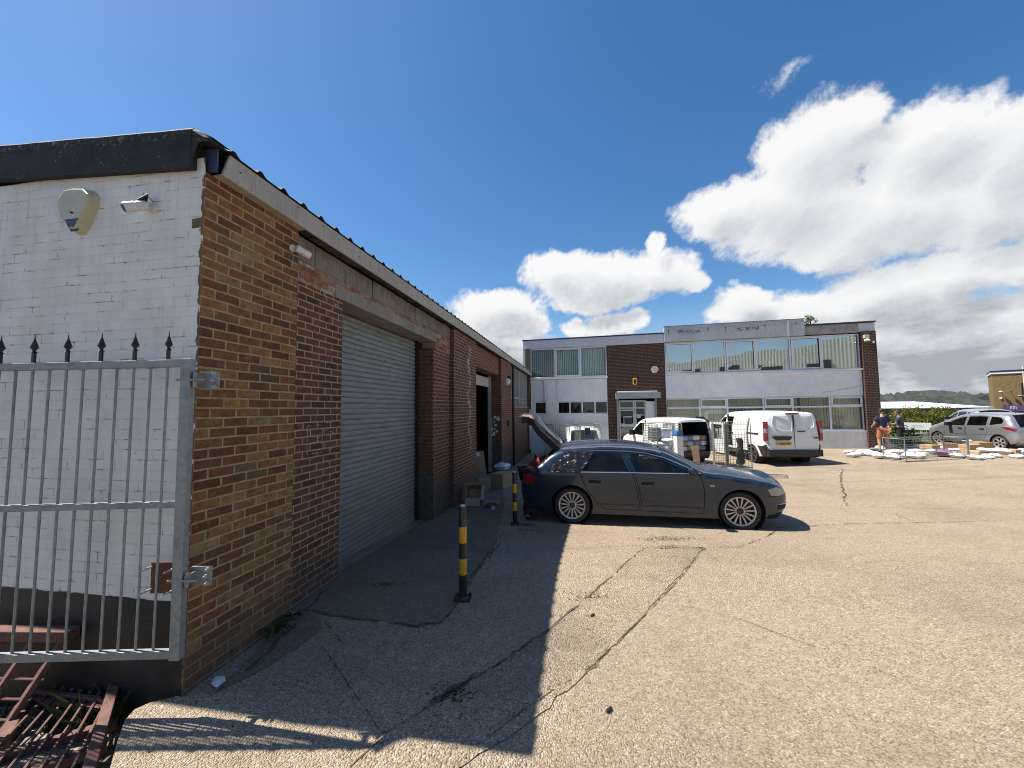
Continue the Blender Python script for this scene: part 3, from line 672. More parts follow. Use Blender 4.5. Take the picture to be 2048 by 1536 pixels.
# eaves: fascia, end cap, soffits, roof sheets with raised rolls, black barge board
MB().add([(.05,-.10,3.79),(19.55,-.10,3.79),(19.55,-.10,3.985),(.11,-.10,3.985),(.05,-.078,3.79),(19.55,-.078,3.79),(19.55,-.078,3.985),(.11,-.078,3.985)], [(0,1,2,3),(7,6,5,4),(0,4,5,1),(3,2,6,7),(0,3,7,4),(1,5,6,2)]).build('eaves_fascia', M['fascia'], wk, bevel=.004)
bolts = MB()
for i in range(60):
    x = -.1+.33*i
    if i % 3 != 1: bolts.lathe([(.007,0),(.007,.005)], 6, M=Matrix.Translation((x+.3+.05*sin(i*3), -.101, 3.90+.05*sin(i*7))) @ Matrix.Rotation(pi/2, 4, 'X'))
bolts.build_each('fascia_screw', M['rust_plate'], wk)
MB().prism([(-.077,3.80),(-.077,3.98),(.07,3.99),(.095,3.81)], .02, .035, M=Matrix(((0,0,1,0),(1,0,0,0),(0,1,0,0),(0,0,0,1)))).build('end_cap', M['fascia_end'], wk)
MB().box(.06, .985, -.0775, -.004, 3.795, 3.806).build('soffit_board', M['fascia'], wk)
so = MB(); x = 1.0
while x < 19.4:
    w = .16+.1*rr.random(); so.box(x, x+w-.012, -.077, .088, 3.825+rr.uniform(0,.02), 3.855); x += w
so.build('soffit', M['soffit'], wk)
MB().box(.99, 19.5, -.077, .1, 3.858, 3.866).build('soffit_back', M['interior'], wk)
pitch = .26
def rf(x): 
    u = (x/pitch) % 1.0; return .035*max(0, 1-((u-.5)/.17)**2)
xsr = [-.07+i*pitch/10 for i in range(int(19.7/pitch*10))]
prof = [(-.115,3.992),(-.09,4.0),(-.03,4.02),(0.1,4.05),(2,4.15),(8.7,4.56)]
vs = [(x, y, z+rf(x)) for x in xsr for y, z in prof]; n = len(prof)
MB().add(vs, [(i*n+j, i*n+j+1, (i+1)*n+j+1, (i+1)*n+j) for i in range(len(xsr)-1) for j in range(n-1)]).build('roof_sheet', M['roof_sheet'], wk, smooth=True)
bb = MB(); yy = [.06]+[.12+i*.12 for i in range(71)]; r3 = random.Random(9); vs = []
for y in yy:
    s = .062*max(0, y); j = r3.uniform(-.003, .003); t = r3.uniform(-.003,.004)
    vs += [(-.068, y, 3.795+s+j), (-.068, y, 4.085+s+t*.6), (-.045, y, 4.11+s+t), (.05, y, 4.095+s), (-.014, y, 3.80+s)]
bb.add(vs, [(i*5+j, i*5+(j+1) % 5, (i+1)*5+(j+1) % 5, (i+1)*5+j) for i in range(len(yy)-1) for j in range(5)]+[(0,1,2,3,4)]).build('barge_board', M['black_board'], wk)
MB().add([(-.065,.06,3.80),(-.065,.06,4.085),(-.045,.06,4.11),(-.045,-.03,4.06),(-.05,-.10,4.01),(-.05,-.10,3.985),(-.06,.0,3.985)], [(0,1,2,3,4,5,6)]).add([(-.045,.06,4.11),(.10,.06,4.06),(.10,-.03,4.05),(.10,-.118,4.01),(-.05,-.118,4.01),(-.045,-.03,4.06)], [(0,1,2,5),(5,2,3,4)]).build('roof_verge_trim', M['black_board'], wk, recalc=False)

# ------------------------------------------------------------------ fittings on the workshop
al = thing('alarm_box', 'yellowed shield shaped alarm box high on the white end wall', 'alarm box', LB(-.012, 1.125, 3.60), LTH)
ol = [(-.165,.10),(-.10,.155),(.02,.17),(.10,.165),(.17,.09),(.165,-.0),(.10,-.12),(.02,-.195),(-.05,-.20),(-.10,-.13),(-.17,.02)]
X2 = Matrix(((0,0,-1,0),(1,0,0,0),(0,1,0,0),(0,0,0,1)))     # outline in the wall plane, thickness towards the viewer
def shield(sc, d0, d1, pts=ol): return [Vector((-d0 if k == 0 else -d1, p[0]*(1 if k == 0 else sc), p[1]*(1 if k == 0 else sc))) for k in (0, 1) for p in pts]
n = len(ol); mb = MB(); mb.add(shield(.88, 0, .068), [tuple(range(n, 2*n))]+[(k, (k+1) % n, n+(k+1) % n, n+k) for k in range(n)]); mb.build('cover', M['cream_plastic'], al, bevel=.012)
MB().add([(-.071,-.075,-.10),(-.071,.055,-.10),(-.071,.02,-.155),(-.071,-.035,-.16),(-.06,-.08,-.10),(-.06,.085,-.10),(-.05,.02,-.19),(-.05,-.05,-.19)], [(0,1,2,3),(4,0,3,7),(1,5,6,2),(3,2,6,7)]).build('strobe_lens', M['fascia_end'], al)
MB().lathe([(.008,0),(.008,.01)], 10, M=Matrix.Translation((-.069,-.01,-.05)) @ Matrix.Rotation(-pi/2, 4, 'Y')).build('lock', M['black_plastic'], al)

def bullet_cam(name, label, base, aim, nrm, blk=True, sc=1.0):
    t = thing(name, label, 'security camera', base)
    base = Vector((0,0,0)); nrm = Vector(nrm).normalized(); aim = Vector(aim).normalized(); rot = nrm.to_track_quat('Z','Y').to_matrix().to_4x4()
    MB().lathe([(.038*sc,0),(.036*sc,.012),(.022*sc,.02)], 14, M=rot).build('base_plate', M['white_plastic'], t, smooth='angle')
    j = nrm*.075*sc; MB().tube([nrm*.01*sc, j], .012*sc, 8).build('arm', M['white_plastic'], t, smooth='angle')
    if blk: MB().tube([j+Vector((0,0,.005)), j+Vector((0,0,.05))*sc-aim*.03*sc, j+Vector((0,0,.02))+aim*.03*sc], [.026*sc,.03*sc,.014*sc], 8).build('clamp', M['black_plastic'], t, smooth='angle')
    p = j+aim*-.03*sc+Vector((0,0,-.018))*sc; ra = aim.to_track_quat('Z','Y').to_matrix().to_4x4()
    MB().lathe([(.03,-.0),(.036,.01),(.036,.06),(.032,.063),(.032,.07),(.037,.073),(.037,.135),(.033,.142)] if sc == 1 else [(r*sc, z*sc) for r, z in [(.03,0),(.036,.01),(.036,.06),(.032,.063),(.032,.07),(.037,.073),(.037,.135),(.033,.142)]], 16, M=Matrix.Translation(p) @ ra).build('housing', M['white_plastic'], t, smooth='angle')
    MB().lathe([(.029*sc,.143*sc),(.029*sc,.145*sc)], 16, M=Matrix.Translation(p) @ ra).build('lens', M['black_plastic'], t)
    return t
gn = LM.to_3x3() @ Vector((-1,0,0)); wn = LM.to_3x3() @ Vector((0,-1,0)); wd = LM.to_3x3() @ Vector((1,0,0))
c1 = bullet_cam('security_camera', 'white bullet camera with black clamp on the white end wall', LB(-.013, .44, 3.55), gn*.8-Vector((.5,0,.55)), gn)
MB().tube([(0,0,.05),(-.03,-.05,.09),(-.06,-.06,.02)], .004, 6).build('cable', M['cable'], c1)
c2 = bullet_cam('security_camera', 'small white bullet camera at the top edge of the tan brick pier', LB(.90, -.001, 3.58), wd*.9+wn*.35-Vector((0,0,.25)), wn, False)
MB().tube([(0,0,-.03),(.012,.0,-.09),(0,0,-.15),(-.02,.004,-.2)], .004, 6).build('cable', M['cable'], c2)
t = thing('bulkhead_light', 'white bulkhead light on the brick pier beside the open workshop door', 'wall light', LB(12.05, -.001, 3.02), LTH)
MB().lathe([(.14,0),(.14,.05),(.10,.12),(.03,.16)], 14, M=Matrix.Rotation(pi/2, 4, 'X')).build('dome', M['white_plastic'], t, smooth='angle'); MB().box(.16,.34,-.1,-.002,-.06,.22).build('bracket', M['black_plastic'], t)

# ------------------------------------------------------------------ open steel gate
GY = 2.62
gt = thing('steel_gate', 'galvanised steel bar gate with black spear tops swung open along the white wall', 'gate', (-2.17, GY, 0))
def gx(x, z): return (x, 0, z+.011*x*1.2)
def rail(z, w=.042): return MB().bar(gx(-1.75, z), gx(-.004, z), .04, w)
rail(2.33, .05).build('top_rail', M['galv'], gt, bevel=.004); rail(1.388, .042).build('middle_rail', M['galv'], gt, bevel=.004); rail(.435, .05).build('bottom_rail', M['galv'], gt, bevel=.004)
MB().bar((-.025,0,.40), (-.03,0,2.358), .066, .05, up=(0,1,0)).build('hinge_stile', M['galv'], gt, bevel=.004)
for i in range(15):
    x = -.168-i*.1145
    MB().tube([gx(x-.012, .455), gx(x, 2.31)], .0078, 10).build('bar', M['galv'], gt, smooth='angle')
    if i % 2 == 0:
        b = gx(x+.0, 2.355); f = MB().bar(b, (b[0], 0, b[2]+.075), .016, .016)
        f.lathe([(.004,.068),(.019,.072),(.008,.082),(.009,.088),(.022,.107),(.013,.135),(.004,.165),(.001,.20)], 8, M=Matrix.Translation(b)); f.build('spear_finial', M['black_iron'], gt)
for z, nm in ((2.215, 'top_hinge'), (.90, 'bottom_hinge')):
    q = MB(); q.box(.0, .135, .06, .072, z-.065, z+.06).box(.02, .03, -.02, .062, z-.03, z+.03).lathe([(.013,-.05),(.013,.05)], 10, M=Matrix.Translation((.02, .0, z))).bar((-.09,-.02,z), (.10,-.02,z), .014)
    q.build(nm, M['galv'], gt, bevel=.002)
    bz = MB()
    for dx, dz in ((.115,.045),(.115,-.045),(.105,0)): MB().lathe([(.012,0),(.012,.018),(.006,.018),(.006,.034)], 6, M=Matrix.Translation((dx,.06,z+dz)) @ Matrix.Rotation(pi/2, 4, 'X')).build('bolt', M['galv_bright'], gt)
pl = MB().box(-.245, -.05, .03, .042, .80, 1.0).build('rusty_lock_plate', M['rust_plate'], gt)
bz = MB()
for dx, dz in ((-.235,.975),(-.235,.83),(-.07,.97),(-.07,.83)): MB().tube([(dx,.05,dz),(dx-.02,-.05,dz-.006)], .006, 6).build('bolt', M['galv_bright'], gt)

# ------------------------------------------------------------------ old rusty gates in the sunken strip
og = thing('rusty_gate', 'old rusty steel gate frame lying flat beside the concrete edge', 'old gate', (-2.75, 2.82, -.03))
def o3(x, y, z): return Vector((x+2.75, y-2.82, z+.03))
Rr0 = o3(-2.36,2.28,-.07); Rr1 = o3(-2.96,3.02,.06); Lr0 = o3(-3.32,2.36,-.10); Lr1 = o3(-3.52,2.95,-.03); Lx = o3(-3.20,2.30,-.12)
MB().bar(o3(-2.30,2.16,-.085), Rr1, .062, .05).build('side_rail', M['rust'], og, bevel=.006)
MB().bar(o3(-3.10,2.36,-.10), o3(-3.50,2.94,-.03), .07, .05).build('side_rail', M['rust'], og, bevel=.006)
MB().bar(o3(-3.54,2.95,-.012), o3(-2.79,2.83,-.012), .03, .035).bar(o3(-3.50,2.905,-.035), o3(-2.82,2.80,-.035), .03, .03).build('end_rail', M['rust'], og, bevel=.004)
for a, b in (((-3.3,2.42,-.075),(-2.66,2.72,-.052)), ((-3.12,2.24,-.09),(-2.56,2.56,-.066))): MB().bar(o3(*a), o3(*b), .05, .012).bar(o3(a[0],a[1],a[2]-.03), o3(b[0],b[1],b[2]-.03), .012, .05).build('cross_bar', M['rust'], og)
for i in range(7):
    f = i/6; a = o3(-3.36+f*.50, 2.93-f*.09, -.012); b = o3(-3.06+f*.62, 2.20-.03*f, -.075)
    MB().tube([a+(a-b).normalized()*.05, b], .0095, 8).lathe([(.012,0),(.014,.008),(.003,.02)], 8, M=Matrix.Translation(a+(a-b).normalized()*.05)).build('rod', M['rust'], og, smooth='angle')
ol2 = thing('rusty_grille', 'rusty steel grille leaning against the black foot of the end wall', 'old grille', (-3.4, 2.93, 0))
MB().bar((-.75,.02,.40), (.22,-.03,.41), .09, .075).build('top_rail', M['rust'], ol2, bevel=.006)
for i in range(5): MB().bar((-.72+i*.215,-.02+.0*i,.37), (-.88+i*.215,-.28,-.2), .055, .03).build('slat', M['rust'], ol2)
for k in range(5): z = .26-.1*k; MB().tube([(-.84-.03*k,-.04-.045*k,z), (.17-.03*k,-.08-.045*k,z)], .008, 6).build('rod', M['rust'], ol2)

# ------------------------------------------------------------------ bollards
def bollard(loc, label, src=None):
    if src: return dup(src, loc, 0, label)
    t = thing('bollard', label, 'bollard', loc, 0, 'black and yellow bollards'); r = .041
    q = MB()
    q.lathe([(r,0),(r,.25)], 24, 0).lathe([(r,.25),(r,.41)], 24, 1, cap=False).lathe([(r,.41),(r,.57)], 24, 0, cap=False).lathe([(r,.57),(r,.735)], 24, 1, cap=False).lathe([(r,.735),(r,.925),(r-.004,.938),(.012,.944)], 24, 0)
    q.build('post', [M['bollard_black'], M['bollard_yellow']], t, smooth='angle')
    MB().box(-.085,.085,-.075,.075,-.02,.016).lathe([(.062,.016),(.052,.03),(r+.001,.035)], 20).build('base_plate', M['bollard_black'], t)
    for sx in (-1,1):
        for sy in (-1,1): MB().lathe([(.012,.016),(.012,.03),(.006,.03),(.006,.045)], 6, M=Matrix.Translation((sx*.066,sy*.056,0))).build('bolt', M['black_iron'], t)
    c = MB().lathe([(.03,.940),(.026,.952),(.006,.955)], 12); c.add([(.03,0,.945),(.05,.0,.955),(.035,.02,.96)], [(0,1,2)]); c.build('chipped_cap', M['galv_bright'], t)
    return t
P1 = GP(926, 1198); b1 = bollard(P1, 'black and yellow steel bollard standing alone in the foreground shade')
P2 = GP(1030, 1049); P2z = gz(P2.x, P2.y); bollard(P2, 'black and yellow bollard near the rear wheel of the blue estate car', b1)
d = (P2-P1); P3 = P2+d*1.08; P3.z = gz(P3.x, P3.y)
bollard(P3, 'farthest black and yellow bollard, beside the person bending at the open boot', b1)
# ------------------------------------------------------------------ two-storey office at the back
FO = Vector((16.78, 17.82, 0)); FTH = radians(-14)
FM = Matrix.Translation(FO) @ Matrix.Rotation(FTH, 4, 'Z')
def FB(u, y, z): return FM @ Vector((u, y, z))
fb = thing('office_building', 'two storey office with white panels, dark brick bays and a grey blank sign fascia', 'building', FO, FTH)
MB().box(-16.6, -9.13, -.12, .2, 5.325, 5.785).build('fascia_board', M['fascia_white'], fb, bevel=.006)
MB().box(-16.64, -9.13, -.16, .3, 5.79, 5.845).box(-2.82, .03, -.20, .3, 5.795, 5.86).build_each('roof_coping', M['black_iron'], fb)
MB().box(-16.5, -16.2, -.005, .3, 3.45, 5.32).build('brick_strip', M['brick_yellow'], fb)
MB().box(-16.62, -16.503, -.03, .3, -.8, 5.32).build('corner_post', M['fascia_white'], fb)
MB().box(-16.2, -12.04, -.04, .2, 2.36, 3.56).box(-16.2, -15.99, -.04, .2, 1.62, 2.358).box(-15.35, -14.70, -.04, .2, 1.62, 2.358).build('white_panel', M['render'], fb)
MB().box(-16.5, -12.03, -.075, .2, -.8, 1.60).build('lower_wall', M['render'], fb)
MB().box(-15.33, -15.27, -.06, -.041, 1.62, 3.55).box(-14.75, -14.69, -.06, -.041, 1.62, 3.55).box(-16.2,-16.13,-.06,-.041,1.62,3.55).build('batten', M['upvc'], fb)
MB().tube([(-15.42, -.09, 2.36), (-15.42, -.09, 3.42), (-15.55, -.09, 3.5), (-15.6,-.04,3.5)], .03, 8).build('waste_pipe', M['fascia_white'], fb, smooth=True)
MB().box(-16.9, -12.0, -.14, .02, 3.575, 3.665).box(-16.2, -12.03, -.10, .0, 1.605, 1.65).build('window_sill', M['upvc'], fb)

def window(x0, x1, z0, z1, lights, pane, opener=(), transom=None, vents=(), y=.0):
    f = MB(); t = .055
    f.box(x0, x1, y, y+.08, z0, z0+t).box(x0, x1, y, y+.08, z1-t, z1)
    xs = [x0]+list(lights)+[x1]
    for x in xs: f.box(max(x0, x-t*.62), min(x1, x+t*.62), y-.003, y+.083, z0+t, z1-t)
    if transom: f.box(x0+t, x1-t, y-.006, y+.086, transom-.04, transom+.04)
    for i in opener:
        a, b = xs[i]+.05, xs[i+1]-.05; c, d = z0+.06, z1-.06; w = .055
        f.box(a, b, y-.03, y-.008, c, c+w).box(a, b, y-.03, y-.008, d-w, d).box(a, a+w, y-.03, y-.008, c+w, d-w).box(b-w, b, y-.03, y-.008, c+w, d-w)
    for i in vents:
        a, b = xs[i]+.05, xs[i+1]-.05; c, d = transom+.03, z1-.05; w = .06
        f.box(a, b, y-.03, y-.008, c, c+w).box(a, b, y-.03, y-.008, d-w, d).box(a, a+w, y-.03, y-.008, c+w, d-w).box(b-w, b, y-.03, y-.008, c+w, d-w)
    w = f.build('window', M['upvc'], fb)
    rw = random.Random(int(abs(x0)*10+z0))
    for i in range(len(xs)-1):
        p = MB().add([(xs[i]+.02, 0, z0+.03), (xs[i+1]-.02, 0, z0+.03), (xs[i+1]-.02, rw.uniform(-.006,.006), z1-.03), (xs[i]+.02, rw.uniform(-.006,.006), z1-.03)], [(0,1,2,3)])
        p.v = [(a, b+y+.045, c) for a, b, c in p.v]; p.build('pane', pane[i] if isinstance(pane, list) else pane, w)
    return w
window(-16.19, -12.04, 3.67, 5.315, [-14.82, -13.42], M['glass_office'], opener=(1,))
window(-15.985, -15.355, 1.66, 2.35, [], M['glass_dark']); window(-14.695, -12.05, 1.66, 2.35, [-14.04, -13.38, -12.70], M['glass_dark'])
window(-9.09, -.57, 3.69, 5.32, [-7.71, -6.25, -4.87, -3.40, -2.08], M['glass_teal'], opener=(0, 2, 4))
window(-9.09, -.57, .83, 2.42, [-7.52, -6.25, -4.65, -3.40, -1.88], M['glass_green'], transom=1.93, vents=(1, 3, 5))
MB().box(-9.1, -.53, -.13, .0, 3.615, 3.685).box(-9.1, -.55, -.13, -.0, .755, .825).build('window_sill', M['upvc'], fb)
MB().box(-9.1, -.555, -.03, .2, 2.43, 3.61).build('white_panel', M['render'], fb)
MB().box(-9.1, -.50, -.10, .2, -.5, .75).build('lower_wall', M['render_low'], fb)
# ragged crack and patched plaster in the white band
ck = MB(); rr = random.Random(2); x, z = -2.15, 2.58
while x < -.62:
    nx, nz = x+.09, z+rr.uniform(-.012,.04); ck.add([(x,-.033,z-.006),(nx,-.033,nz-.006),(nx,-.033,nz+.006),(x,-.033,z+.006)], [(0,1,2,3)]); x, z = nx, nz
ck.build('plaster_crack', M['tar'], fb)
wallbox(MB(), -12.02, -11.56, 0, .3, -.5, 2.44).build('brick_bay', M['brick_far'], fb)
wallbox(MB(), -9.57, -9.10, 0, .3, -.5, 2.44).build('brick_bay', M['brick_far'], fb)
wallbox(MB(), -12.02, -9.10, 0, .3, 2.443, 5.32).build('brick_bay', M['brick_far'], fb)
wallbox(MB(), -.545, 0, -.20, .6, -.5, 5.39).build('brick_column', M['brick_far'], fb)
# sign fascia with the ghosts of removed lettering, rust runs
MB().box(-9.12, -3.56, -.24, .2, 5.335, 6.125).build('sign_fascia', M['sign_fascia'], fb, bevel=.008)
MB().box(-3.47, -2.83, -.24, .2, 5.335, 6.13).build('sign_fascia', M['sign_fascia'], fb, bevel=.008); MB().box(-3.555, -3.475, -.25, .2, 5.335, 6.10).build('fascia_joint_cover', M['fascia_white'], fb)
MB().box(-9.13, -2.82, -.25, .22, 6.132, 6.15).build('sign_coping', M['galv'], fb)
st = MB()
for (u0, u1, zc) in ((-8.45, -7.45, 5.86), (-5.85, -4.75, 5.86)):
    u = u0
    while u < u1:
        w = rr.uniform(.02, .06)
        for k in range(4):
            if rr.random() < .62: z = zc-.045*k+rr.uniform(-.015,.02); h = rr.uniform(.008,.022); st.box(u, u+w, -.243, -.2405, z-h, z+h)
        u += w+rr.uniform(.005,.03)
for u in (-8.9, -7.05, -6.25, -4.5, -3.2):
    st.box(u-.03, u+.03, -.243, -.2405, 5.90, 5.95)
    if u < -4: st.box(u-.012, u+.010, -.2425, -.2405, 5.72, 5.90)
st.build('peeled_lettering_marks', M['stain'], fb)
MB().box(-2.825, -.62, -.13, .2, 5.37, 5.79).build('fascia_board', M['mottled_fascia'], fb); MB().box(-.615, .01, -.135, .2, 5.395, 5.79).build('fascia_board', M['fascia_white'], fb)
# entrance: shutter housing, posts, glazed door and boarded side light
MB().box(-11.64, -9.39, -.30, -.003, 2.447, 2.76).build('shutter_housing', simple('grey_green_steel', (.25,.31,.31), .5, .2, .12, 2, dirt=((.40,.38,.40,1),.4)), fb, bevel=.01)
MB().box(-11.55, -9.55, -.26, -.01, 2.762, 2.83).build('housing_lid', M['fascia_white'], fb, bevel=.02)
MB().box(-11.58, -11.48, -.10, .05, -.5, 2.44).box(-9.66, -9.57, -.10, .05, -.5, 2.44).build('shutter_guide', M['galv'], fb)
d = MB()
for x in (-11.46, -10.75, -10.66, -10.17): d.box(x, x+.07, .06, .13, -.4, 2.36)
for z, a, b in ((2.29,-11.39,-10.10),(1.92,-11.39,-10.10),(1.80,-11.39,-10.75),(.98,-11.39,-10.75)): d.box(a, b, .062, .128, z, z+.07 if z != .98 else z+.16)
dr = d.build('entrance_door', M['alu'], fb); MB().box(-11.4, -10.1, .09, .096, -.4, 2.30).build('pane', M['glass_dark'], dr)
MB().box(-10.10, -9.66, .02, .08, .2, 2.30).build('white_board', M['upvc'], fb)
MB().box(-11.20, -10.80, .055, .060, 1.10, 1.52).build('door_notice', M['black_plastic'], fb); MB().box(-11.2, -10.80, .05, .0545, 1.46, 1.52).box(-11.24,-11.205,.05,.0545,1.05,1.52).build('notice_edge', M['fascia_white'], fb)
MB().box(-10.56, -10.38, .05, .058, 1.42, 1.62).build('door_notice', M['fascia_white'], fb)
# body behind the facade
MB().box(-16.5, .0, 6.5, 6.7, -.5, 5.7).box(-16.49, -16.25, .31, 6.49, -.5, 5.7).box(-.24, -.01, .61, 6.49, -.5, 5.38).build('rear_walls', M['brick_far'], fb)
MB().box(-16.24, -.25, .21, 6.48, 2.62, 3.4).box(-16.24, -.25, .21, 6.48, -.4, -.3).build('floor_slab', M['interior_grey'], fb); MB().box(-16.45, -.0, .21, 6.49, 5.45, 5.75).build('roof', M['black_iron'], fb)
MB().box(-12.05, -11.95, .31, 6.4, -.3, 5.4).box(-9.08, -8.98, .31, 6.4, -.3, 5.4).build('partition', M['interior_grey'], fb)
MB().box(-16.24, -12.06, 2.2, 2.3, 3.41, 5.4).box(-8.97, -.26, 2.5, 2.6, -.29, 2.6).build('room_wall', M['interior_grey'], fb)
bl = MB(); rr = random.Random(6)
def strips(mb, x0, x1, y, z0, z1, w, p=1., wf=.92):
    x = x0
    while x < x1-.03:
        if rr.random() < p:
            a = rr.uniform(.05, .5); mb.add([(x, y-w*.3*a, z0), (x+w*wf, y+w*.3*a, z0), (x+w*wf, y+w*.3*a, z1), (x, y-w*.3*a, z1)], [(0,1,2,3)])
        x += w
    return mb
strips(bl, -16.1, -14.85, .22, 3.72, 5.28, .115, .95, .5); strips(bl, -14.8, -13.45, .22, 3.72, 5.28, .10, .97, .62); strips(bl, -13.4, -12.1, .22, 3.72, 5.28, .09, 1, .8)
bl.build('vertical_blind', M['blind'], fb)
bl = strips(MB(), -9.0, -.6, .24, .86, 2.40, .12, .97, 1.0); bl.build('vertical_blind', M['blind_green'], fb)
g = MB()
for i in range(9): x = -6.15+.165*i; g.box(x, x+.12, .125, .14, 1.60, 1.86)
g.build('dark_screen', M['interior'], fb)
# things fixed to the office
t = thing('alarm_box', 'white hexagonal alarm box on the dark brick bay of the office', 'alarm box', FB(-9.62, -.002, 3.95), FTH)
hx = [(.20*cos(pi/3*k), .20*sin(pi/3*k)) for k in range(6)]; XZ = Matrix(((1,0,0,0),(0,0,-1,0),(0,1,0,0),(0,0,0,1)))
MB().prism(hx, 0, .09, M=XZ).build('cover', M['white_plastic'], t, bevel=.015); MB().prism([(x*.55, y*.55) for x, y in hx], .09, .10, M=XZ).build('badge', M['cream_plastic'], t)
t = thing('warning_box', 'small orange yellow box on dark brick above the office door', 'warning box', FB(-10.62, -.002, 3.35), FTH)
MB().box(-.11,.11,-.1,0,-.18,.18).build('case', M['yellow_box'], t, bevel=.03); MB().box(-.05,.05,-.104,-.1005,-.12,.10).build('dark_panel', M['black_plastic'], t)
t = thing('floodlight', 'white floodlight with sensor at the top of the office brick column', 'floodlight', FB(-.42, -.203, 4.98), FTH)
MB().box(-.10,.10,-.14,0,.06,.22).build('lamp_housing', M['cream_plastic'], t, bevel=.02); MB().lathe([(.10,0),(.12,.04),(.08,.10),(.03,.12)], 12, M=Matrix.Translation((0,-.12,-.08))).build('sensor', M['white_plastic'], t, smooth='angle')
t = thing('security_camera', 'tiny white dome camera on the office brick column', 'security camera', FB(-.13, -.203, 4.86), FTH)
MB().lathe([(.05,0),(.05,.04),(.035,.07),(.01,.08)], 12, M=Matrix.Rotation(pi/2, 4, 'X')).build('dome', M['white_plastic'], t, smooth='angle')

# ------------------------------------------------------------------ foliage helper
def leaves(mb, pts, size, rr, tilt=1.0):
    for p in pts:
        s = size*rr.uniform(.6, 1.35); n = Vector((rr.gauss(0,1), rr.gauss(0,1), rr.gauss(0,1)*tilt)).normalized(); a = n.orthogonal().normalized(); b = n.cross(a)
        th = rr.uniform(0, 6.28); a, b = a*cos(th)+b*sin(th), b*cos(th)-a*sin(th)
        mb.add([p-a*s, p-b*s*.42+n*s*.1, p+a*s, p+b*s*.42+n*s*.1], [(0,1,2,3)])
    return mb
def blob_pts(rr, c, r, n, shell=.55):
    out = []
    for _ in range(n):
        d = Vector((rr.gauss(0,1), rr.gauss(0,1), rr.gauss(0,1))).normalized(); k = (shell+(1-shell)*rr.random())
        out.append(Vector(c)+Vector((d.x*r[0], d.y*r[1], d.z*r[2]))*k)
    return out
def shrub(name, label, cat, loc, w, h, n, size, mat, group=None, seed=0):
    rr = random.Random(seed); t = thing(name, label, cat, loc, 0, group); mb = MB(); st = MB()
    for i in range(9):
        c = (rr.uniform(-w*.42, w*.42), rr.uniform(-w*.3, w*.3), h*rr.uniform(.28, .86)); r = w*rr.uniform(.16, .30)
        leaves(mb, blob_pts(rr, c, (r, r, r*rr.uniform(.7, 1.3)), n//9), size, rr); st.tube([(c[0]*.3, c[1]*.3, 0), (c[0]*.7, c[1]*.7, h*.3), c], [.02, .013, .005], 5)
    for i in range(7):      # shoots breaking the outline
        x = rr.uniform(-w*.45, w*.45); z0 = h*rr.uniform(.7,.9); z1 = h*rr.uniform(1.0, 1.22)
        leaves(mb, [Vector((x+rr.gauss(0,.03), rr.gauss(0,.05), z0+(z1-z0)*rr.random())) for _ in range(n//60)], size, rr)
    mb.build('foliage', M[mat], t, recalc=False); st.build('stems', M['bark'], t); return t
for i, (px, D, w, h) in enumerate([(1792, 22.6, 1.5, 1.45), (1812, 23.2, 1.7, 1.5), (1834, 23.6, 1.6, 1.65), (1856, 23.8, 1.7, 1.62), (1876, 23.9, 1.6, 1.5), (1898, 24.2, 1.7, 1.4)]):
    p = DP(px, 840, D); shrub('hedge_shrub', ['leafy hedge shrub beside the office corner and the standing man','yellow green hedge shrub left of the white board','tall yellow topped hedge shrub behind the white board','broad hedge shrub right of the white board','hedge shrub next to the silver hatchback nose','hedge shrub hidden behind the parked cars'][i], 'shrub', (p.x, p.y, gz(p.x, p.y)-.02), w, h, 1500, .055, 'leaf_hedge', 'shrubs of the roadside hedge', 40+i)
p = DP(1806, 880, 19.6); shrub('low_shrub', 'low reddish green bush in front of the hedge beside the standing men', 'shrub', (p.x, p.y, gz(p.x, p.y)), 1.0, .75, 700, .05, 'leaf_hedge', None, 77)
shrub('roof_sapling', 'small self-seeded sapling growing on the office roof edge', 'plant', FB(-2.45, .05, 5.79), .55, .48, 200, .05, 'leaf_roof', None, 5)
def weed(label, loc, n, h, seed, mat='leaf_weed'):
    rr = random.Random(seed); mb = MB()
    for i in range(n):
        a = rr.uniform(0, 6.28); L = h*rr.uniform(.6, 1.2); o = Vector((cos(a), sin(a), 0)); w = L*.16
        q = [Vector((0,0,0)), o*L*.35+Vector((0,0,L*.5)), o*L*.8+Vector((0,0,L*.55)), o*L*1.1+Vector((0,0,L*.32))]; sd = Vector((-o.y, o.x, 0))
        vs = []
        for k, p in enumerate(q): ww = w*(.25, 1, .8, .05)[k]; vs += [p-sd*ww+Vector((0,0,.01)), p, p+sd*ww+Vector((0,0,.01))]
        mb.add(vs, [(3*k+j, 3*k+j+1, 3*k+j+4, 3*k+j+3) for k in range(3) for j in range(2)])
    o = mb.build('weed', M[mat], recalc=False, smooth=True); o.location = loc; return tag(o, label, 'weed')
p = LB(.72, -.06, .04); p.z = gz(p.x, p.y); weed('larger green weed at the foot of the tan brick pier', p, 16, .15, 1); p = LB(.98, -.03, .04); p.z = gz(p.x, p.y); weed('smaller green weed at the joint of tan and dark brick', p, 12, .10, 2)
p = LB(8.0, -.1, 0); p.z = gz(p.x, p.y)
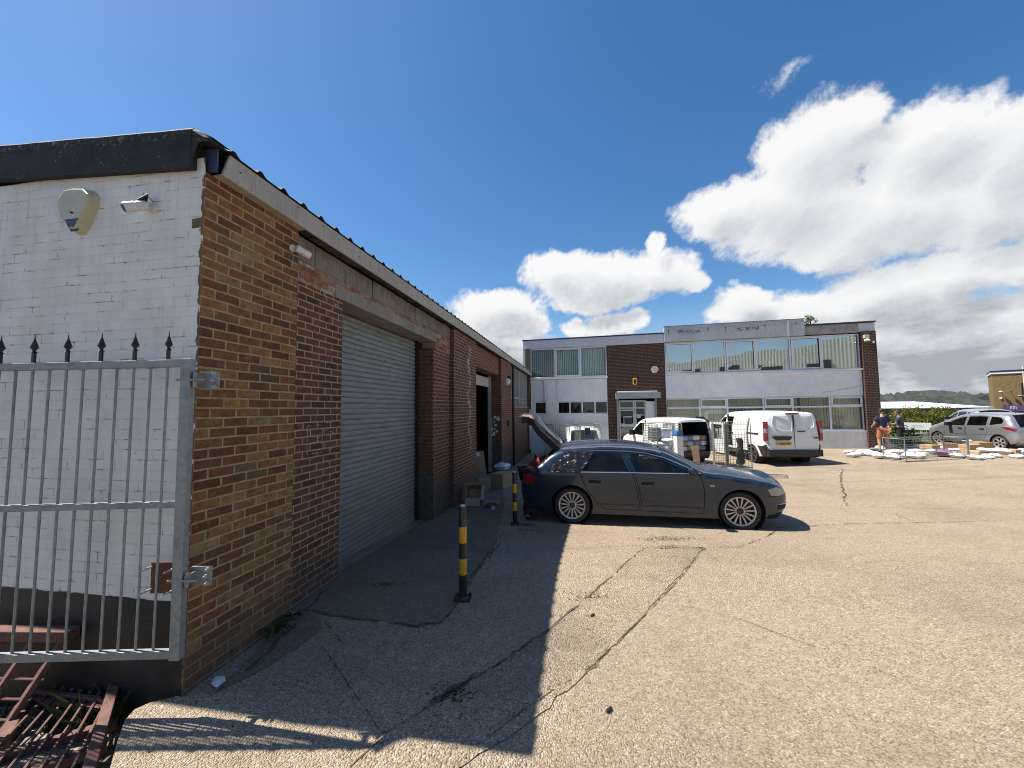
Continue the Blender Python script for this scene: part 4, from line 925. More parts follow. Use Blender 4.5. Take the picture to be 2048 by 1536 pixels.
def tuft(label, loc, n, h, seed, mat='leaf_dark', spread=.08):
    rr = random.Random(seed); mb = MB()
    for i in range(n):
        b = Vector((rr.gauss(0, spread), rr.gauss(0, spread*.6), 0)); l = Vector((rr.gauss(0,.35), rr.gauss(0,.35), 1)).normalized()*h*rr.uniform(.5, 1.2); s = Vector((l.y, -l.x, 0)).normalized()*.004 if abs(l.x)+abs(l.y) > 1e-4 else Vector((.004,0,0))
        mb.add([b-s, b+s, b+l*.6+s*.7, b+l+Vector((l.x*.4, l.y*.4, -.02*h)), b+l*.6-s*.7], [(0,1,2,3,4)])
    o = mb.build('grass_tuft', M[mat], recalc=False); o.location = loc; return tag(o, label, 'grass tuft')
tuft('tall dark grass tuft between the rusty gates and the end wall', (-2.95, 2.84, -.2), 60, .30, 3); tuft('grass tuft at the left of the rusty grille', (-3.45, 2.72, -.2), 26, .2, 4, 'leaf_weed'); tuft('short grass under the end of the flat rusty gate', (-3.2, 2.75, -.18), 22, .12, 8, 'leaf_weed')
p = GP(952, 1200); o = MB().add([(0,0,.004),(.10,.03,.014),(.11,.045,.014),(.005,.012,.004)], [(0,1,2,3)]).build('leaf', M['leaf_weed']); o.location = p; tag(o, 'yellow green leaf beside the foreground bollard base', 'leaf')
p = GP(918, 1442); o = MB().add([(0,0,.012),(.008,.055,.016),(.014,.053,.016),(.008,-.002,.012)], [(0,1,2,3)]).build('leaf', M['leaf_weed']); o.location = p; tag(o, 'small straw-green leaf in the shadow at the bottom of the yard', 'leaf')
for i, (px, py, lb) in enumerate([(1185, 1233, 'dark scrap lying on the rough concrete strip'), (1218, 1423, 'dark scrap lying on the sunlit concrete in the foreground')]):
    p = GP(px, py); o = MB().box(-.028,.028,-.009,.009,.008,.02).build('scrap', M['black_plastic'], bevel=.003); o.location = p; o.rotation_euler = (0,0,.8-.1*i); tag(o, lb, 'scrap')
p = GP(438, 1372); mb = MB(); rr = random.Random(12); 
V = [Vector((rr.uniform(-1,1), rr.uniform(-1,1), rr.uniform(-.2,1))).normalized()*rr.uniform(.03,.055) for _ in range(26)]; bm_ = bmesh.new(); [bm_.verts.new(v) for v in V]; bmesh.ops.convex_hull(bm_, input=bm_.verts); me = bpy.data.meshes.new('crumpled_paper'); bm_.to_mesh(me); bm_.free(); me.materials.append(M['sign_line']); o = bpy.data.objects.new('crumpled_paper', me); COL.objects.link(o); o.location = p+Vector((0,0,.02)); tag(o, 'crumpled grey paper at the foot of the brick pier', 'litter')

# ------------------------------------------------------------------ beyond the yard
sheet('grass_verge', [(17.6,19.2),(23,18.9),(40,20.5),(40,30),(17.4,30)], M['grass'], .03, .5, jag=.05)
w = MB(); 
a, b = DP(1795, 870, 21.9), DP(1895, 868, 22.3)
w.bar((a.x, a.y, gz(a.x, a.y)+.10), (b.x+3, b.y, gz(b.x, b.y)+.10), .2, .34); tag(w.build('low_wall', M['render_low']), 'low pale kerb wall in front of the hedge', 'wall')
p = DP(1836, 862, 20.6); t = thing('board_sign', 'small white board on two posts in front of the hedge', 'sign', (p.x, p.y, gz(p.x, p.y)), radians(-46))
MB().box(-.50,.50,-.02,.02,.55,.93).build('board', M['sign_white'], t, bevel=.004)
MB().box(-.34,-.28,.02,.06,-.1,.9).box(.34,.40,.02,.06,-.1,.9).build('posts', M['rust'], t)
q = MB(); rr = random.Random(3)
for k, z in enumerate((.78,.72,.66)):
    x = -.22
    while x < .22: wd = rr.uniform(.02,.06); q.box(x, x+wd, -.0235, -.0205, z, z+.022); x += wd+.015
q.build('faint_lettering', M['sign_line'], t)
# low white-roofed unit
t = thing('low_unit', 'low dark unit with a long white roof beyond the hedge', 'building', (48.6, 50, -2.75), radians(1))
MB().add([(-13,-.6,4.28),(13,-.6,4.28),(13,9,5.15),(-13,9,5.15),(-13,-.6,4.18),(13,-.6,4.18)], [(0,1,2,3),(4,5,1,0)]).build('roof', M['white_roof'], t); MB().box(-12.6, 12.6, 0, 9, 0, 4.17).build('wall', M['dark_clad'], t)
MB().box(3.6, 6.4, -.05, -.002, 2.6, 4.1).box(8.6, 12.4, -.05, -.002, 2.9, 4.1).build('panel', M['redwood'], t); MB().box(9.0, 11.0, -.06, -.052, 3.75, 3.93).build('name_board', M['sign_line'], t)
# brick building at the right edge
BO = DP(1988, 800, 58); BTH = radians(-48); BMx = Matrix.Translation((BO.x, BO.y, 0)) @ Matrix.Rotation(BTH, 4, 'Z')
t = thing('brick_building', 'yellow brown brick building with a flat roof and purple sign at the right edge', 'building', (BO.x, BO.y, 0), BTH)
MB().box(0, 14, 0, 8, -3, 6.35).build('wall', M['brick_yellow'], t); MB().box(-.12, 14.1, -.12, 8.1, 6.36, 6.62).build('fascia_board', M['upvc'], t); MB().box(-.15, 14.1, -.15, 8.1, 6.625, 6.86).build('roof', M['black_iron'], t)
sg = MB().box(.75, 2.75, -.08, -.003, .85, 1.75).build('sign_board', M['purple_sign'], t)
q = MB()
for k in range(5): q.bar((1.44+.13*k, -.09, 1.10), (1.44+.13*k, -.09, 1.50+.04*(2-abs(k-2))), .035)
for k in range(4): q.bar((1.44+.13*k, -.09, 1.50+.04*(2-abs(k-2))), (1.57+.13*k, -.09, 1.50+.04*(2-abs(k-1))), .03)
q.build('white_emblem', M['sign_white'], sg)
MB().tube([(2.85, -.08, -1), (2.85, -.08, 7.3)], .06, 8).tube([(2.2,-.05,3.1),(2.85,-.08,3.1)], .035, 6).build('downpipe', M['white_plastic'], t); MB().tube([(2.62, -.06, 2.4), (2.62, -.06, 4.9), (2.76,-.06,5.0)], .06, 8).build('black_pipe', M['black_plastic'], t)
for nm, lb, x, z in (('swan_neck_light', 'left white swan neck lamp on the brick building', .66, 3.75), ('swan_neck_light', 'right dark swan neck lamp on the brick building', 1.55, 3.65)):
    l = thing(nm, lb, 'wall light', BMx @ Vector((x, -.001, z)), BTH); MB().tube([(0,0,-.1),(0,-.3,0),(-.0,-.5,-.02)], .03, 6).build('arm', M['white_plastic'], l)
    MB().lathe([(.04,.08),(.19,0),(.21,-.07)], 12, M=Matrix.Translation((0,-.55,0))).build('shade', M['white_plastic' if x < 1 else 'black_plastic'], l, smooth='angle')
l = thing('utility_box', 'white utility box under the swan neck lamp of the brick building', 'box', BMx @ Vector((.66, -.002, 2.75)), BTH); MB().box(-.13,.13,-.14,0,-.16,.16).build('case', M['cream_plastic'], l, bevel=.02); MB().box(-.10,.10,-.15,-.141,-.12,.12).build('lid', M['white_plastic'], l)
es = thing('escape_stair', 'dark steel escape stair against the brick building at the right edge', 'stair', BMx @ Vector((3.1, -.9, 0)), BTH); q = MB()
for k in range(16): q.box(.1+.22*k, .36+.22*k, 0, .8, .0+.27*k, .04+.27*k)
q.build('treads', M['black_iron'], es); q = MB()
for y in (0, .8):
    q.bar((.1, y, -.2), (3.7, y, 4.2), .05, .2); q.bar((.1, y, .8), (3.7, y, 5.2), .04)
    for k in range(9): q.bar((.2+.43*k, y, .1+.53*k), (.2+.43*k, y, 1.1+.53*k), .03)
q.build('stringers', M['black_iron'], es)
# corrugated unit behind the camera: the office windows reflect it
t = thing('facing_unit', 'pale green corrugated unit across the road, seen reflected in the office upper windows', 'building', (18, -9.5, 0), radians(6))
vs = []; n = 340
for i in range(n+1):
    x = -13+26*i/n; d = .010*(1 if (i//2) % 2 else -1); vs += [(x, d, -.3), (x, d, 7.3+.085*(x+13))]
MB().add(vs, [(2*i, 2*i+1, 2*i+3, 2*i+2) for i in range(n)]).build('cladding', simple('pale_green_cladding', (.52,.57,.49), .5, .1, .1, .6), t)
MB().box(-13.1, 13.1, -9, -.1, -.3, 7.2).build('core', M['interior_grey'], t)
for x in (-10.5, -6.4, -2.3, 1.8, 5.9, 10): MB().box(x-1, x+1, .07, .13, 4.9, 6.5).box(x-1.05, x+1.05, .13, .2, 4.78, 4.89).build('window', M['glass_dark'], t)
# wooded hills
def hills(name, D0, base, amp, x0, x1, seed, lump):
    rr = random.Random(seed); nx, ny = 240, 16; vs = []
    for j in range(ny+1):
        for i in range(nx+1):
            x = x0+(x1-x0)*i/nx; f = j/ny; y = D0*(1+.45*f)
            ridge = amp*(.72+.16*sin(x/D0*5.1+seed)+.10*sin(x/D0*11.3+2*seed)+.05*sin(x/D0*27+seed*3))
            h = ridge*sin(min(1, f*1.25)*pi/2)+lump*1.7*(rr.random()**2.2); vs.append((x+rr.uniform(-1,1)*lump*.4, y, base+h))
    o = MB().add(vs, [(j*(nx+1)+i, j*(nx+1)+i+1, (j+1)*(nx+1)+i+1, (j+1)*(nx+1)+i) for j in range(ny) for i in range(nx)]).build(name, M['hill'], recalc=False)
    return tag(o, kind='structure')
hills('hills', 620, -18, 41, -500, 1500, 2, 9); hills('wooded_slope', 230, -8, 12, -150, 560, 5, 4.2)
# ------------------------------------------------------------------ vehicles
def catmull(pts, k=4):
    out = []; n = len(pts)
    for i in range(n-1):
        p0, p1, p2, p3 = pts[max(i-1,0)], pts[i], pts[i+1], pts[min(i+2,n-1)]
        for s in range(k):
            t = s/k; o = []
            for a in (0, 1):
                o.append(.5*((2*p1[a])+(-p0[a]+p2[a])*t+(2*p0[a]-5*p1[a]+4*p2[a]-p3[a])*t*t+(-p0[a]+3*p1[a]-3*p2[a]+p3[a])*t**3))
            out.append((o[0], o[1], p1[2]))
    out.append(pts[-1]); return out
def seg_d(p, a, b):
    ax, ay = a[0], a[1]; dx, dy = b[0]-ax, b[1]-ay; L = dx*dx+dy*dy
    t = 0 if L == 0 else max(0, min(1, ((p[0]-ax)*dx+(p[1]-ay)*dy)/L))
    return math.hypot(p[0]-ax-t*dx, p[1]-ay-t*dy)
def shrink(poly, d):
    n = len(poly); cx = sum(p[0] for p in poly)/n; cy = sum(p[1] for p in poly)/n; out = []
    for x, y in poly:
        l = math.hypot(x-cx, y-cy); out.append((x-(x-cx)/l*d*1.3, y-(y-cy)/l*d*1.3))
    return out

class Vehicle:
    def __init__(s, name, label, cat, S, loc, rz, paint, group=None):
        s.S = S; s.mat = paint; s.root = thing(name, label, cat, loc, rz, group); s.x0 = S['x0']
        s.out = catmull(S['outline'], S.get('k', 4)); s.res = S.get('res', .07)
        s.make_body()
    def Y(s, x, z, fil=True):
        S = s.S; W = S['W']
        e = max(0, (x-S['nose'])/S['nl']); t = max(0, (S['tail']-x)/S['tl'])
        y = W*(1-S['nk']*min(1.2, e)**2.2)*(1-S['tk']*min(1.2, t)**2.2)
        b = S['belt']
        if z > b: y -= S['tum']*((z-b)/(S['H']-b))**S.get('te', 1.15)
        else: y -= .055*((b-.1-z)/.6)**2 if z < b-.1 else 0
        if fil:
            d = min(seg_d((x, z), s.out[i], s.out[i+1]) for i in range(len(s.out)-1)); r = S.get('fil', .06)
            if d < r: y -= r-sqrt(max(0, r*r-(r-d)**2))
        return y
    def M3(s, x, y, z): return (x-s.x0, y, z)
    def panel(s, poly, holes=(), off=0., side=1, step=None):
        V, F = cdt(resample(poly, .06), [resample(h, .06) for h in holes], step or s.res)
        vs = [s.M3(v.x, side*(s.Y(v.x, v.y)+off), v.y) for v in V]
        if side > 0: F = [f[::-1] for f in F]
        return vs, F
    def sides(s): return (-1, 1)
    def make_body(s):
        S = s.S; R = S['arch']; zc = S['wz']
        bottom = []; ob = s.out[-1]; of = s.out[0]
        zb = S['sill']
        for k, cx in enumerate(S['wheels']):
            a0 = math.asin(max(-1, min(1, (zb-zc)/R)))
            angs = [pi-a0-(pi-2*a0)*i/26 for i in range(27)]
            bottom += [(cx+R*cos(a), zc+R*sin(a)) for a in angs]
        poly = [(p[0], p[1]) for p in s.out] + bottom[0:0]
        poly = [(p[0], p[1]) for p in s.out] + bottom           # nose..roof..tail, then along the bottom forwards
        s.sidepoly = poly
        mb = MB()
        for sd in s.sides():
            holes = [w[0] for w in S['windows'] if not w[3]] + [d for d in S['doors']] + ([o for o in S.get('openings_left', [])] if sd > 0 else [])
            vs, F = cdt_cache(s, poly, holes)
            vv = [s.M3(x, sd*y, z) for x, y, z in vs]; mb.add(vv, [f[::-1] for f in F] if sd > 0 else F, 0)
        J = 7; n = len(s.out); rows = []
        for i, p in enumerate(s.out):
            a = s.out[max(i-1,0)]; b = s.out[min(i+1,n-1)]; tx, tz = b[0]-a[0], b[1]-a[1]; l = math.hypot(tx, tz) or 1
            nx, nz = tz/l, -tx/l
            cx, cz = 2.4, .7
            if (p[0]-cx)*nx+(p[1]-cz)*nz < 0: nx, nz = -nx, -nz
            y = s.Y(p[0], p[1]); c = S['bow'].get(p[2], .03); row = []
            for j in range(-J, J+1):
                f = j/J; k = c*(1-f*f); row.append(s.M3(p[0]+nx*k, y*f, p[1]+nz*k))
            rows.append(row)
        w = 2*J+1; gl = {}
        base = len(mb.v); mb.v += [tuple(v) for r in rows for v in r]
        for i in range(n-1):
            tg = s.out[i][2]
            for j in range(2*J):
                f = [base+i*w+j, base+i*w+j+1, base+(i+1)*w+j+1, base+(i+1)*w+j]
                if tg in ('open',): continue
                if tg in ('ws', 'rw') and 1 <= j <= 2*J-2: gl.setdefault(tg, []).append(f); continue
                mb.f.append(f); mb.m.append(1 if tg == 'blk' else 0)
        allv = list(mb.v)
        body = s.fin(mb, 'body', [s.mat, M['black_plastic']], merge=True)
        s.body = body
        for tg, fs in gl.items():
            g = MB(); g.v = allv; g.f = fs; g.m = [0]*len(fs); s.fin(g, 'windscreen' if tg == 'ws' else 'rear_window', M[S.get('wsmat', 'glass_clear') if tg == 'ws' else S.get('rwmat', 'glass_car')], merge=True)
        # doors, each with its window cut out
        for di, d in enumerate(S['doors']):
            wins = [x for x in S['windows'] if x[3] == di+1]
            for sd in s.sides():
                vs, F = s.panel(shrink(d, .008), [x[0] for x in wins], 0, sd); g = MB().add(vs, F); do = s.fin(g, 'door', s.mat)
                for x in wins:
                    if x[1]: vs, F = s.panel(x[0], (), -.012, sd, .15); s.fin(MB().add(vs, F), 'window', M[x[1]], par=do)
        for x in S['windows']:
            if not x[3]:
                for sd in s.sides():
                    if x[1]: vs, F = s.panel(x[0], (), x[2], sd, .15); s.fin(MB().add(vs, F), 'window', M[x[1]])
        # dark lining behind the shut lines, floor and wheel wells
        g = MB()
        for sd in s.sides():
            lp = [(p[0]*.985+.03, max(p[1]-.03, zb)) for p in s.out]+[(p[0], max(p[1], zb)) for p in bottom]
            V, F = cdt(resample(lp, .09), [resample(w[0], .1) for w in S['windows']] + ([resample(o, .1) for o in S.get('openings_left', [])] if sd > 0 else []), .14)
            g.add([s.M3(v.x, sd*max(.1, s.Y(v.x, v.y, False)-.06), v.y) for v in V], F)
        xa, xb = s.out[-1][0], s.out[0][0]
        g.box(xa+.15-s.x0, xb-.2-s.x0, -S['W']*.82, S['W']*.82, zb+.01, zb+.06)
        s.fin(g, 'lining', M['interior'])
        for cx in S['wheels']:
            for sd in s.sides():
                g = MB()
                g.lathe([(R-.004,0),(R-.004,.30)], 26, M=Matrix.Translation((cx-s.x0, sd*(S['W']-.33) if sd > 0 else -(S['W']-.03), zc)) @ Matrix.Rotation(-pi/2, 4, 'X'), cap=False)
                g.lathe([(R-.004,0),(R-.004,.004)], 26, M=Matrix.Translation((cx-s.x0, sd*(S['W']-.34), zc)) @ Matrix.Rotation(-pi/2, 4, 'X'))
                s.fin(g, 'wheel_well', M['interior'])
        s.make_wheels()
    def fin(s, g, name, mat, merge=False, smooth='angle', par=None):
        o = g.build(name, mat, s.root if par is None else par, smooth=smooth, recalc=False)
        if merge:
            bm = bmesh.new(); bm.from_mesh(o.data); bmesh.ops.remove_doubles(bm, verts=bm.verts, dist=2e-4)
            bmesh.ops.delete(bm, geom=[v for v in bm.verts if not v.link_faces], context='VERTS')
            bmesh.ops.recalc_face_normals(bm, faces=bm.faces); bm.to_mesh(o.data); bm.free()
            o.data.polygons.foreach_set('use_smooth', [True]*len(o.data.polygons))
            try: o.data.set_sharp_from_angle(angle=radians(40))
            except Exception: pass
        return o
    def make_wheels(s):
        S = s.S; r = S['wr']; wid = .22; rr_ = r*.755
        for k, cx in enumerate(S['wheels']):
            for sd in s.sides():
                rot = Matrix.Rotation(pi/2 if sd < 0 else -pi/2, 4, 'X'); st = S.get('steer', 0) if k == 1 else 0
                Tm = Matrix.Translation((cx-s.x0, sd*(S['W']-.035-wid), S['wz'])) @ Matrix.Rotation(st, 4, 'Z') @ rot
                prof = [(rr_*.98,.03),(rr_*1.02,.0),(r*.93,.0),(r*.985,.025),(r,.06),(r,wid-.06),(r*.985,wid-.025),(r*.93,wid),(rr_*1.03,wid+.004),(rr_*.97,wid-.02)]
                t = s.fin(MB().lathe(prof, 36, M=Tm, cap=False), 'wheel', M['rubber'])
                g = MB(); g.lathe([(rr_,wid-.012),(rr_*.985,wid+.004),(rr_*.90,wid-.002),(rr_*.88,wid-.05)], 36, M=Tm, cap=False); ns = S.get('spokes', 10)
                for q in range(ns):
                    a = 2*pi*q/ns+.1; c, d = cos(a), sin(a); p0 = Vector((c*rr_*.24, d*rr_*.24, wid-.022)); p1 = Vector((c*rr_*.91, d*rr_*.91, wid-.012)); tv = Vector((-d, c, 0)); w0, w1 = S.get('sw', (.016, .022))
                    vs = [p0-tv*w0/2, p0+tv*w0/2, p1+tv*w1/2, p1-tv*w1/2]; vs += [v-Vector((0,0,.03)) for v in vs]; g.add([Tm @ v for v in vs], [(0,1,2,3),(0,4,5,1),(1,5,6,2),(2,6,7,3),(3,7,4,0)])
                g.lathe([(rr_*.30,wid-.045),(rr_*.30,wid-.016),(rr_*.24,wid-.012),(rr_*.20,wid-.03)], 24, M=Tm, cap=False)
                s.fin(g, 'rim', M[S.get('rim', 'alloy')], par=t)
                g = MB().lathe([(rr_*.2,wid-.034),(rr_*.08,wid-.02),(.002,wid-.02)], 20, M=Tm); g.lathe([(rr_*.95,wid-.09),(.01,wid-.085)], 24, M=Tm); 
                for q in range(5): a = 2*pi*q/5; g.lathe([(.012,wid-.03),(.012,wid-.015)], 6, M=Tm @ Matrix.Translation((cos(a)*rr_*.155, sin(a)*rr_*.155, 0)))
                s.fin(g, 'hub', M['hub_dark'], par=t)
    def patch(s, poly, mat, name, off=.004, side=-1, step=.06):
        vs, F = s.panel(poly, (), off, side, step); return s.fin(MB().add(vs, F), name, M[mat])
    def line(s, pts, r, mat, name, off=.004, side=-1, n=6):
        return s.fin(MB().tube([s.M3(x, side*(s.Y(x, z)+off), z) for x, z in pts], r, n), name, M[mat])
_cc = {}
def cdt_cache(s, poly, holes):
    V, F = cdt_poly(poly, holes, s.res); return [(v.x, s.Y(v.x, v.y), v.y) for v in V], F
def cdt_poly(poly, holes, step):
    P = list(poly); H = [resample(h, .06) for h in holes]
    return cdt(P, H, step)

# ---- blue estate car ------------------------------------------------------
est = dict(x0=2.5, W=.915, H=1.40, belt=.93, tum=.225, nose=4.05, nl=.75, nk=.30, tail=.75, tl=.62, tk=.13, wheels=(1.10, 3.933), wz=.325, wr=.325, arch=.372, sill=.185, spokes=15, sw=(.016,.026), steer=-.10, fil=.07, res=.06,
  bow={'n':.13,'h':.05,'ws':.08,'r':.045,'open':.06,'t':.10},
  outline=[(4.36,.20,'n'),(4.60,.235,'n'),(4.70,.36,'n'),(4.735,.50,'n'),(4.715,.61,'n'),(4.64,.705,'n'),(4.50,.775,'h'),(4.20,.845,'h'),(3.80,.905,'h'),(3.40,.955,'ws'),(3.05,1.135,'ws'),(2.70,1.295,'r'),(2.38,1.362,'r'),(1.95,1.388,'r'),(1.45,1.375,'r'),(1.05,1.335,'r'),(.86,1.295,'open'),(.66,1.19,'open'),(.48,1.03,'open'),(.30,.93,'open'),(.20,.86,'open'),(.165,.74,'t'),(.15,.60,'t'),(.16,.42,'t'),(.26,.25,'t'),(.50,.21,'t')],
  doors=[[(1.265,0.925),(1.3,0.760),(1.42,0.550),(1.55,0.400),(1.68,0.275),(2.26,0.270),(2.285,0.400),(2.24,0.700),(2.17,0.925),(2.17,0.956),(2.02,1.272),(1.7,1.278),(1.47,1.272),(1.24,0.948)],
         [(2.2,0.925),(2.27,0.700),(2.315,0.400),(2.29,0.270),(3.34,0.262),(3.36,0.550),(3.35,0.720),(3.31,0.900),(3.2,0.969),(2.98,1.063),(2.72,1.182),(2.5,1.243),(2.3,1.272),(2.06,1.276),(2.19,0.965)]],
  windows=[([(0.7,0.952),(0.88,1.112),(1.03,1.239),(1.24,1.264),(1.425,1.260),(1.2,0.952)], 'glass_car', -.006, 0),
           ([(1.3,0.960),(1.4,1.104),(1.5,1.256),(1.72,1.262),(1.985,1.256),(2.05,1.112),(2.11,0.960)], 'glass_car', 0, 1),
           ([(2.235,0.960),(2.17,1.104),(2.1,1.256),(2.3,1.250),(2.48,1.223),(2.7,1.157),(2.93,1.051),(3.13,0.960)], 'glass_clear', 0, 2)])
qa, qb = GP(1150, 1046), GP(1476, 1057); ax = (qb-qa); ax.z = 0; hd = atan2(ax.y, ax.x); fwd = Vector((cos(hd), sin(hd), 0)); lft = Vector((-fwd.y, fwd.x, 0))
mid = (qa+qb)/2 + lft*.80; mid.z = (gz(qa.x, qa.y)+gz(qb.x, qb.y))/2-.005
AX = 2.5165-est['x0']
car = Vehicle('estate_car', 'slate blue estate car with raised tailgate and black film over a rear side window', 'car', est, tuple(mid-fwd*AX), hd, M['paint_blue'])
V1 = car
# plastic film taped over the near rear quarter window
rr = random.Random(8)
fp = [(0.655,0.935),(0.7,1.006),(0.9,1.153),(1.02,1.256),(1.24,1.284),(1.47,1.288),(1.5,1.272),(1.4,1.112),(1.28,0.948),(1.25,0.915),(0.9,0.915)]
V, F = cdt(resample(fp, .05), (), .045)
car.fin(MB().add([car.M3(v.x, -(car.Y(v.x, v.y)+.012+.014*sin(v.x*34+v.y*21)*sin(v.y*17-v.x*9)+rr.uniform(0,.006)), v.y) for v in V], F), 'plastic_film', M['film'])
car.line([(.72,.935),(1.3,.938),(2.2,.943),(3.2,.945),(3.30,.95)], .008, 'chrome', 'belt_trim'); car.line([(.72,.935),(1.3,.938),(2.2,.943),(3.2,.945),(3.30,.95)], .008, 'chrome', 'belt_trim', side=1)
for sd in (-1, 1):
    car.fin(MB().tube([car.M3(x, sd*(car.Y(x, z)+.02), z+.045) for x, z in [(0.93,1.285),(1.15,1.309),(1.7,1.342),(2.2,1.330),(2.55,1.285),(2.68,1.248)]], .014, 8), 'roof_rail', M['chrome'])
    car.line([(0.98,1.264),(1.24,1.294),(1.7,1.309),(2.1,1.305),(2.4,1.280),(2.72,1.206),(3.05,1.071),(3.29,0.960)], .009, 'chrome', 'window_trim', .003, sd)
    for (x, z) in ((1.42,.80),(2.33,.79)):
        car.fin(MB().box(x-.0-car.x0, x+.19-car.x0, sd*(car.Y(x, z))-.03, sd*(car.Y(x, z))+.03, z, z+.028), 'door_handle', M['paint_blue'] if False else car.mat)
        car.patch([(x-.01,z-.06),(x+.2,z-.06),(x+.2,z-.005),(x-.01,z-.005)], 'interior', 'handle_recess', .002, sd, .1)
    car.patch([(3.44,.735),(3.52,.735),(3.52,.765),(3.44,.765)], 'lamp_clear', 'side_repeater', .006, sd)
    car.patch([(4.34,.70),(4.50,.74),(4.62,.69),(4.68,.625),(4.55,.59),(4.40,.60)], 'lamp_clear', 'headlight', .006, sd, .05)
    car.patch([(4.52,.345),(4.70,.375),(4.70,.43),(4.52,.43)], 'interior', 'fog_lamp_vent', .004, sd, .06); car.line([(4.50,.442),(4.60,.45),(4.72,.452)], .010, 'chrome', 'vent_trim', .004, sd)
    car.patch([(.19,.86),(.36,.875),(.44,.82),(.42,.735),(.33,.69),(.175,.70)], 'lamp_red', 'tail_lamp', .006, sd, .05)
    car.patch([(1.50,.355),(3.3,.345),(3.3,.372),(1.50,.382)], 'black_plastic', 'rub_strip', .003, sd, .1)
    m = sd*(car.Y(3.12, .95)+.10)
    q = MB(); q.lathe([(.015,-.1),(.06,-.085),(.085,-.02),(.085,.04),(.06,.085),(.01,.1)], 12, M=Matrix.Translation((3.16-car.x0, m, 1.0)) @ Matrix.Rotation(pi/2, 4, 'X') @ Matrix.Scale(.8, 4, (0,1,0))); q.bar((3.16-car.x0, sd*car.Y(3.1,.95)-sd*.02, .95), (3.16-car.x0, m, .985), .06, .03)
    car.fin(q, 'wing_mirror', car.mat)
    car.line([(4.36,.58),(4.50,.585),(4.72,.60)], .004, 'interior', 'bumper_seam', .001, sd); car.line([(3.38,.91),(3.60,.885),(4.0,.835),(4.35,.755)], .004, 'interior', 'bonnet_seam', .0, sd)
    car.line([(.17,.655),(.42,.66),(.62,.60),(.68,.5)], .004, 'interior', 'bumper_seam', .001, sd)
# raised tailgate: window frame, lower panel with lamps
hx_, hz_ = .87, 1.305; ang = radians(82)
def tg(x, y, z):
    dx, dz = x-hx_, z-hz_; c, s_ = cos(ang), sin(ang); return (hx_+dx*c+dz*s_-car.x0, y, hz_+.03-dx*s_+dz*c)
TP = [(.86,1.298,.62),(.66,1.15,.67),(.47,1.0,.71),(.36,.94,.73),(.26,.91,.74),(.19,.82,.755),(.165,.70,.75),(.17,.60,.72)]
J = 10; go, gi, gg = MB(), MB(), MB()
def trow(p, off): 
    x, z, w = p; return [tg(x-off-.06*(1-(j/J)**2), w*j/J, z+off*.4) for j in range(-J, J+1)]
ro = [trow(p, 0) for p in TP]; ri = [trow(p, -.12) for p in TP]; W_ = 2*J+1
for k, rows in ((0, ro), (1, ri)):
    b = MB(); b.v = [v for r in rows for v in r]
    for i in range(len(TP)-1):
        for j in range(2*J):
            f = [i*W_+j, i*W_+j+1, (i+1)*W_+j+1, (i+1)*W_+j]
            if i < 2 and 2 <= j < 2*J-2:
                if k == 0: gg.f.append(f); gg.m.append(0)
                continue
            b.f.append(f); b.m.append(1 if (k == 0 and i in (4, 5) and (j < 4 or j >= 2*J-4)) else 0)
    if k == 0: gg.v = list(b.v); go = b
    else: gi = b
e = len(TP)
sdg = MB()
for k in (0, 2*J): sdg.add([ro[i][k] for i in range(e)]+[ri[i][k] for i in range(e)], [(i, i+1, e+i+1, e+i) for i in range(e-1)])
for i in (0, e-1): go.add(ro[i]+ri[i], [(j, j+1, W_+j+1, W_+j) for j in range(2*J)])
tgo = car.fin(go, 'tailgate', [car.mat, M['lamp_red']]); car.fin(gi, 'inner_trim', M['interior'], par=tgo); sdg.build_each('shade_black_edge', M['interior'], tgo, recalc=False); car.fin(gg, 'rear_window', M['glass_dark'], par=tgo)  # tailgate side edges blackened: the pillar shadow is put into their colour
car.fin(MB().box(-2.30+.0, -1.55, -.70, .70, .66, .70).box(-1.6,-1.5,-.72,.72,.3,1.0).box(-2.33,-2.27,-.72,.72,.35,.66), 'boot_lining', M['interior_grey'])
q = MB().box(-2.2,-1.75,-.5,-.1,.70,.98).box(-2.1,-1.7,.0,.45,.70,.90); q.build('boot_goods', M['bag_grey'], car.root, bevel=.03)
for x in (.25, -.75):
    q = MB()
    for y in ((-.37,.37) if x > 0 else (-.45,0,.45)):
        w = .24 if x > 0 else .2
        q.box(x-.28, x+.25, y-w, y+w, .42, .56).add([(x-.30,y-w,.5),(x-.16,y-w,.5),(x-.46,y-w*.8,1.02),(x-.36,y-w*.8,1.04),(x-.30,y+w,.5),(x-.16,y+w,.5),(x-.46,y+w*.8,1.02),(x-.36,y+w*.8,1.04)], [(0,1,3,2),(4,6,7,5),(0,2,6,4),(1,5,7,3),(2,3,7,6)]).box(x-.47, x-.38, y-.12, y+.12, 1.05, 1.16)
    q.build('seats', M['interior_grey'], car.root, bevel=.03)
q = MB(); q.box(.62, .95, -.74, .74, .80, .95); q.build('dashboard', M['interior'], car.root, bevel=.04)
sw = MB(); C0 = Vector((.50,-.37,.90)); rotm = Matrix.Translation(C0) @ Matrix.Rotation(radians(-62), 4, 'Y')
sw.tube([rotm @ Vector((.18*cos(a), .18*sin(a), 0)) for a in [2*pi*k/24 for k in range(25)]], .014, 6); sw.bar(rotm @ Vector((-.17,0,0)), rotm @ Vector((.17,0,0)), .03); sw.bar(rotm @ Vector((0,-.17,0)), rotm @ Vector((0,.17,0)), .03); sw.build('steering_wheel', M['black_plastic'], car.root)
for y in (-.3,.25): car.fin(MB().tube([car.M3(3.42,y,.995),car.M3(3.38,y+.5,1.005)], .010, 6), 'wiper', M['black_plastic'])

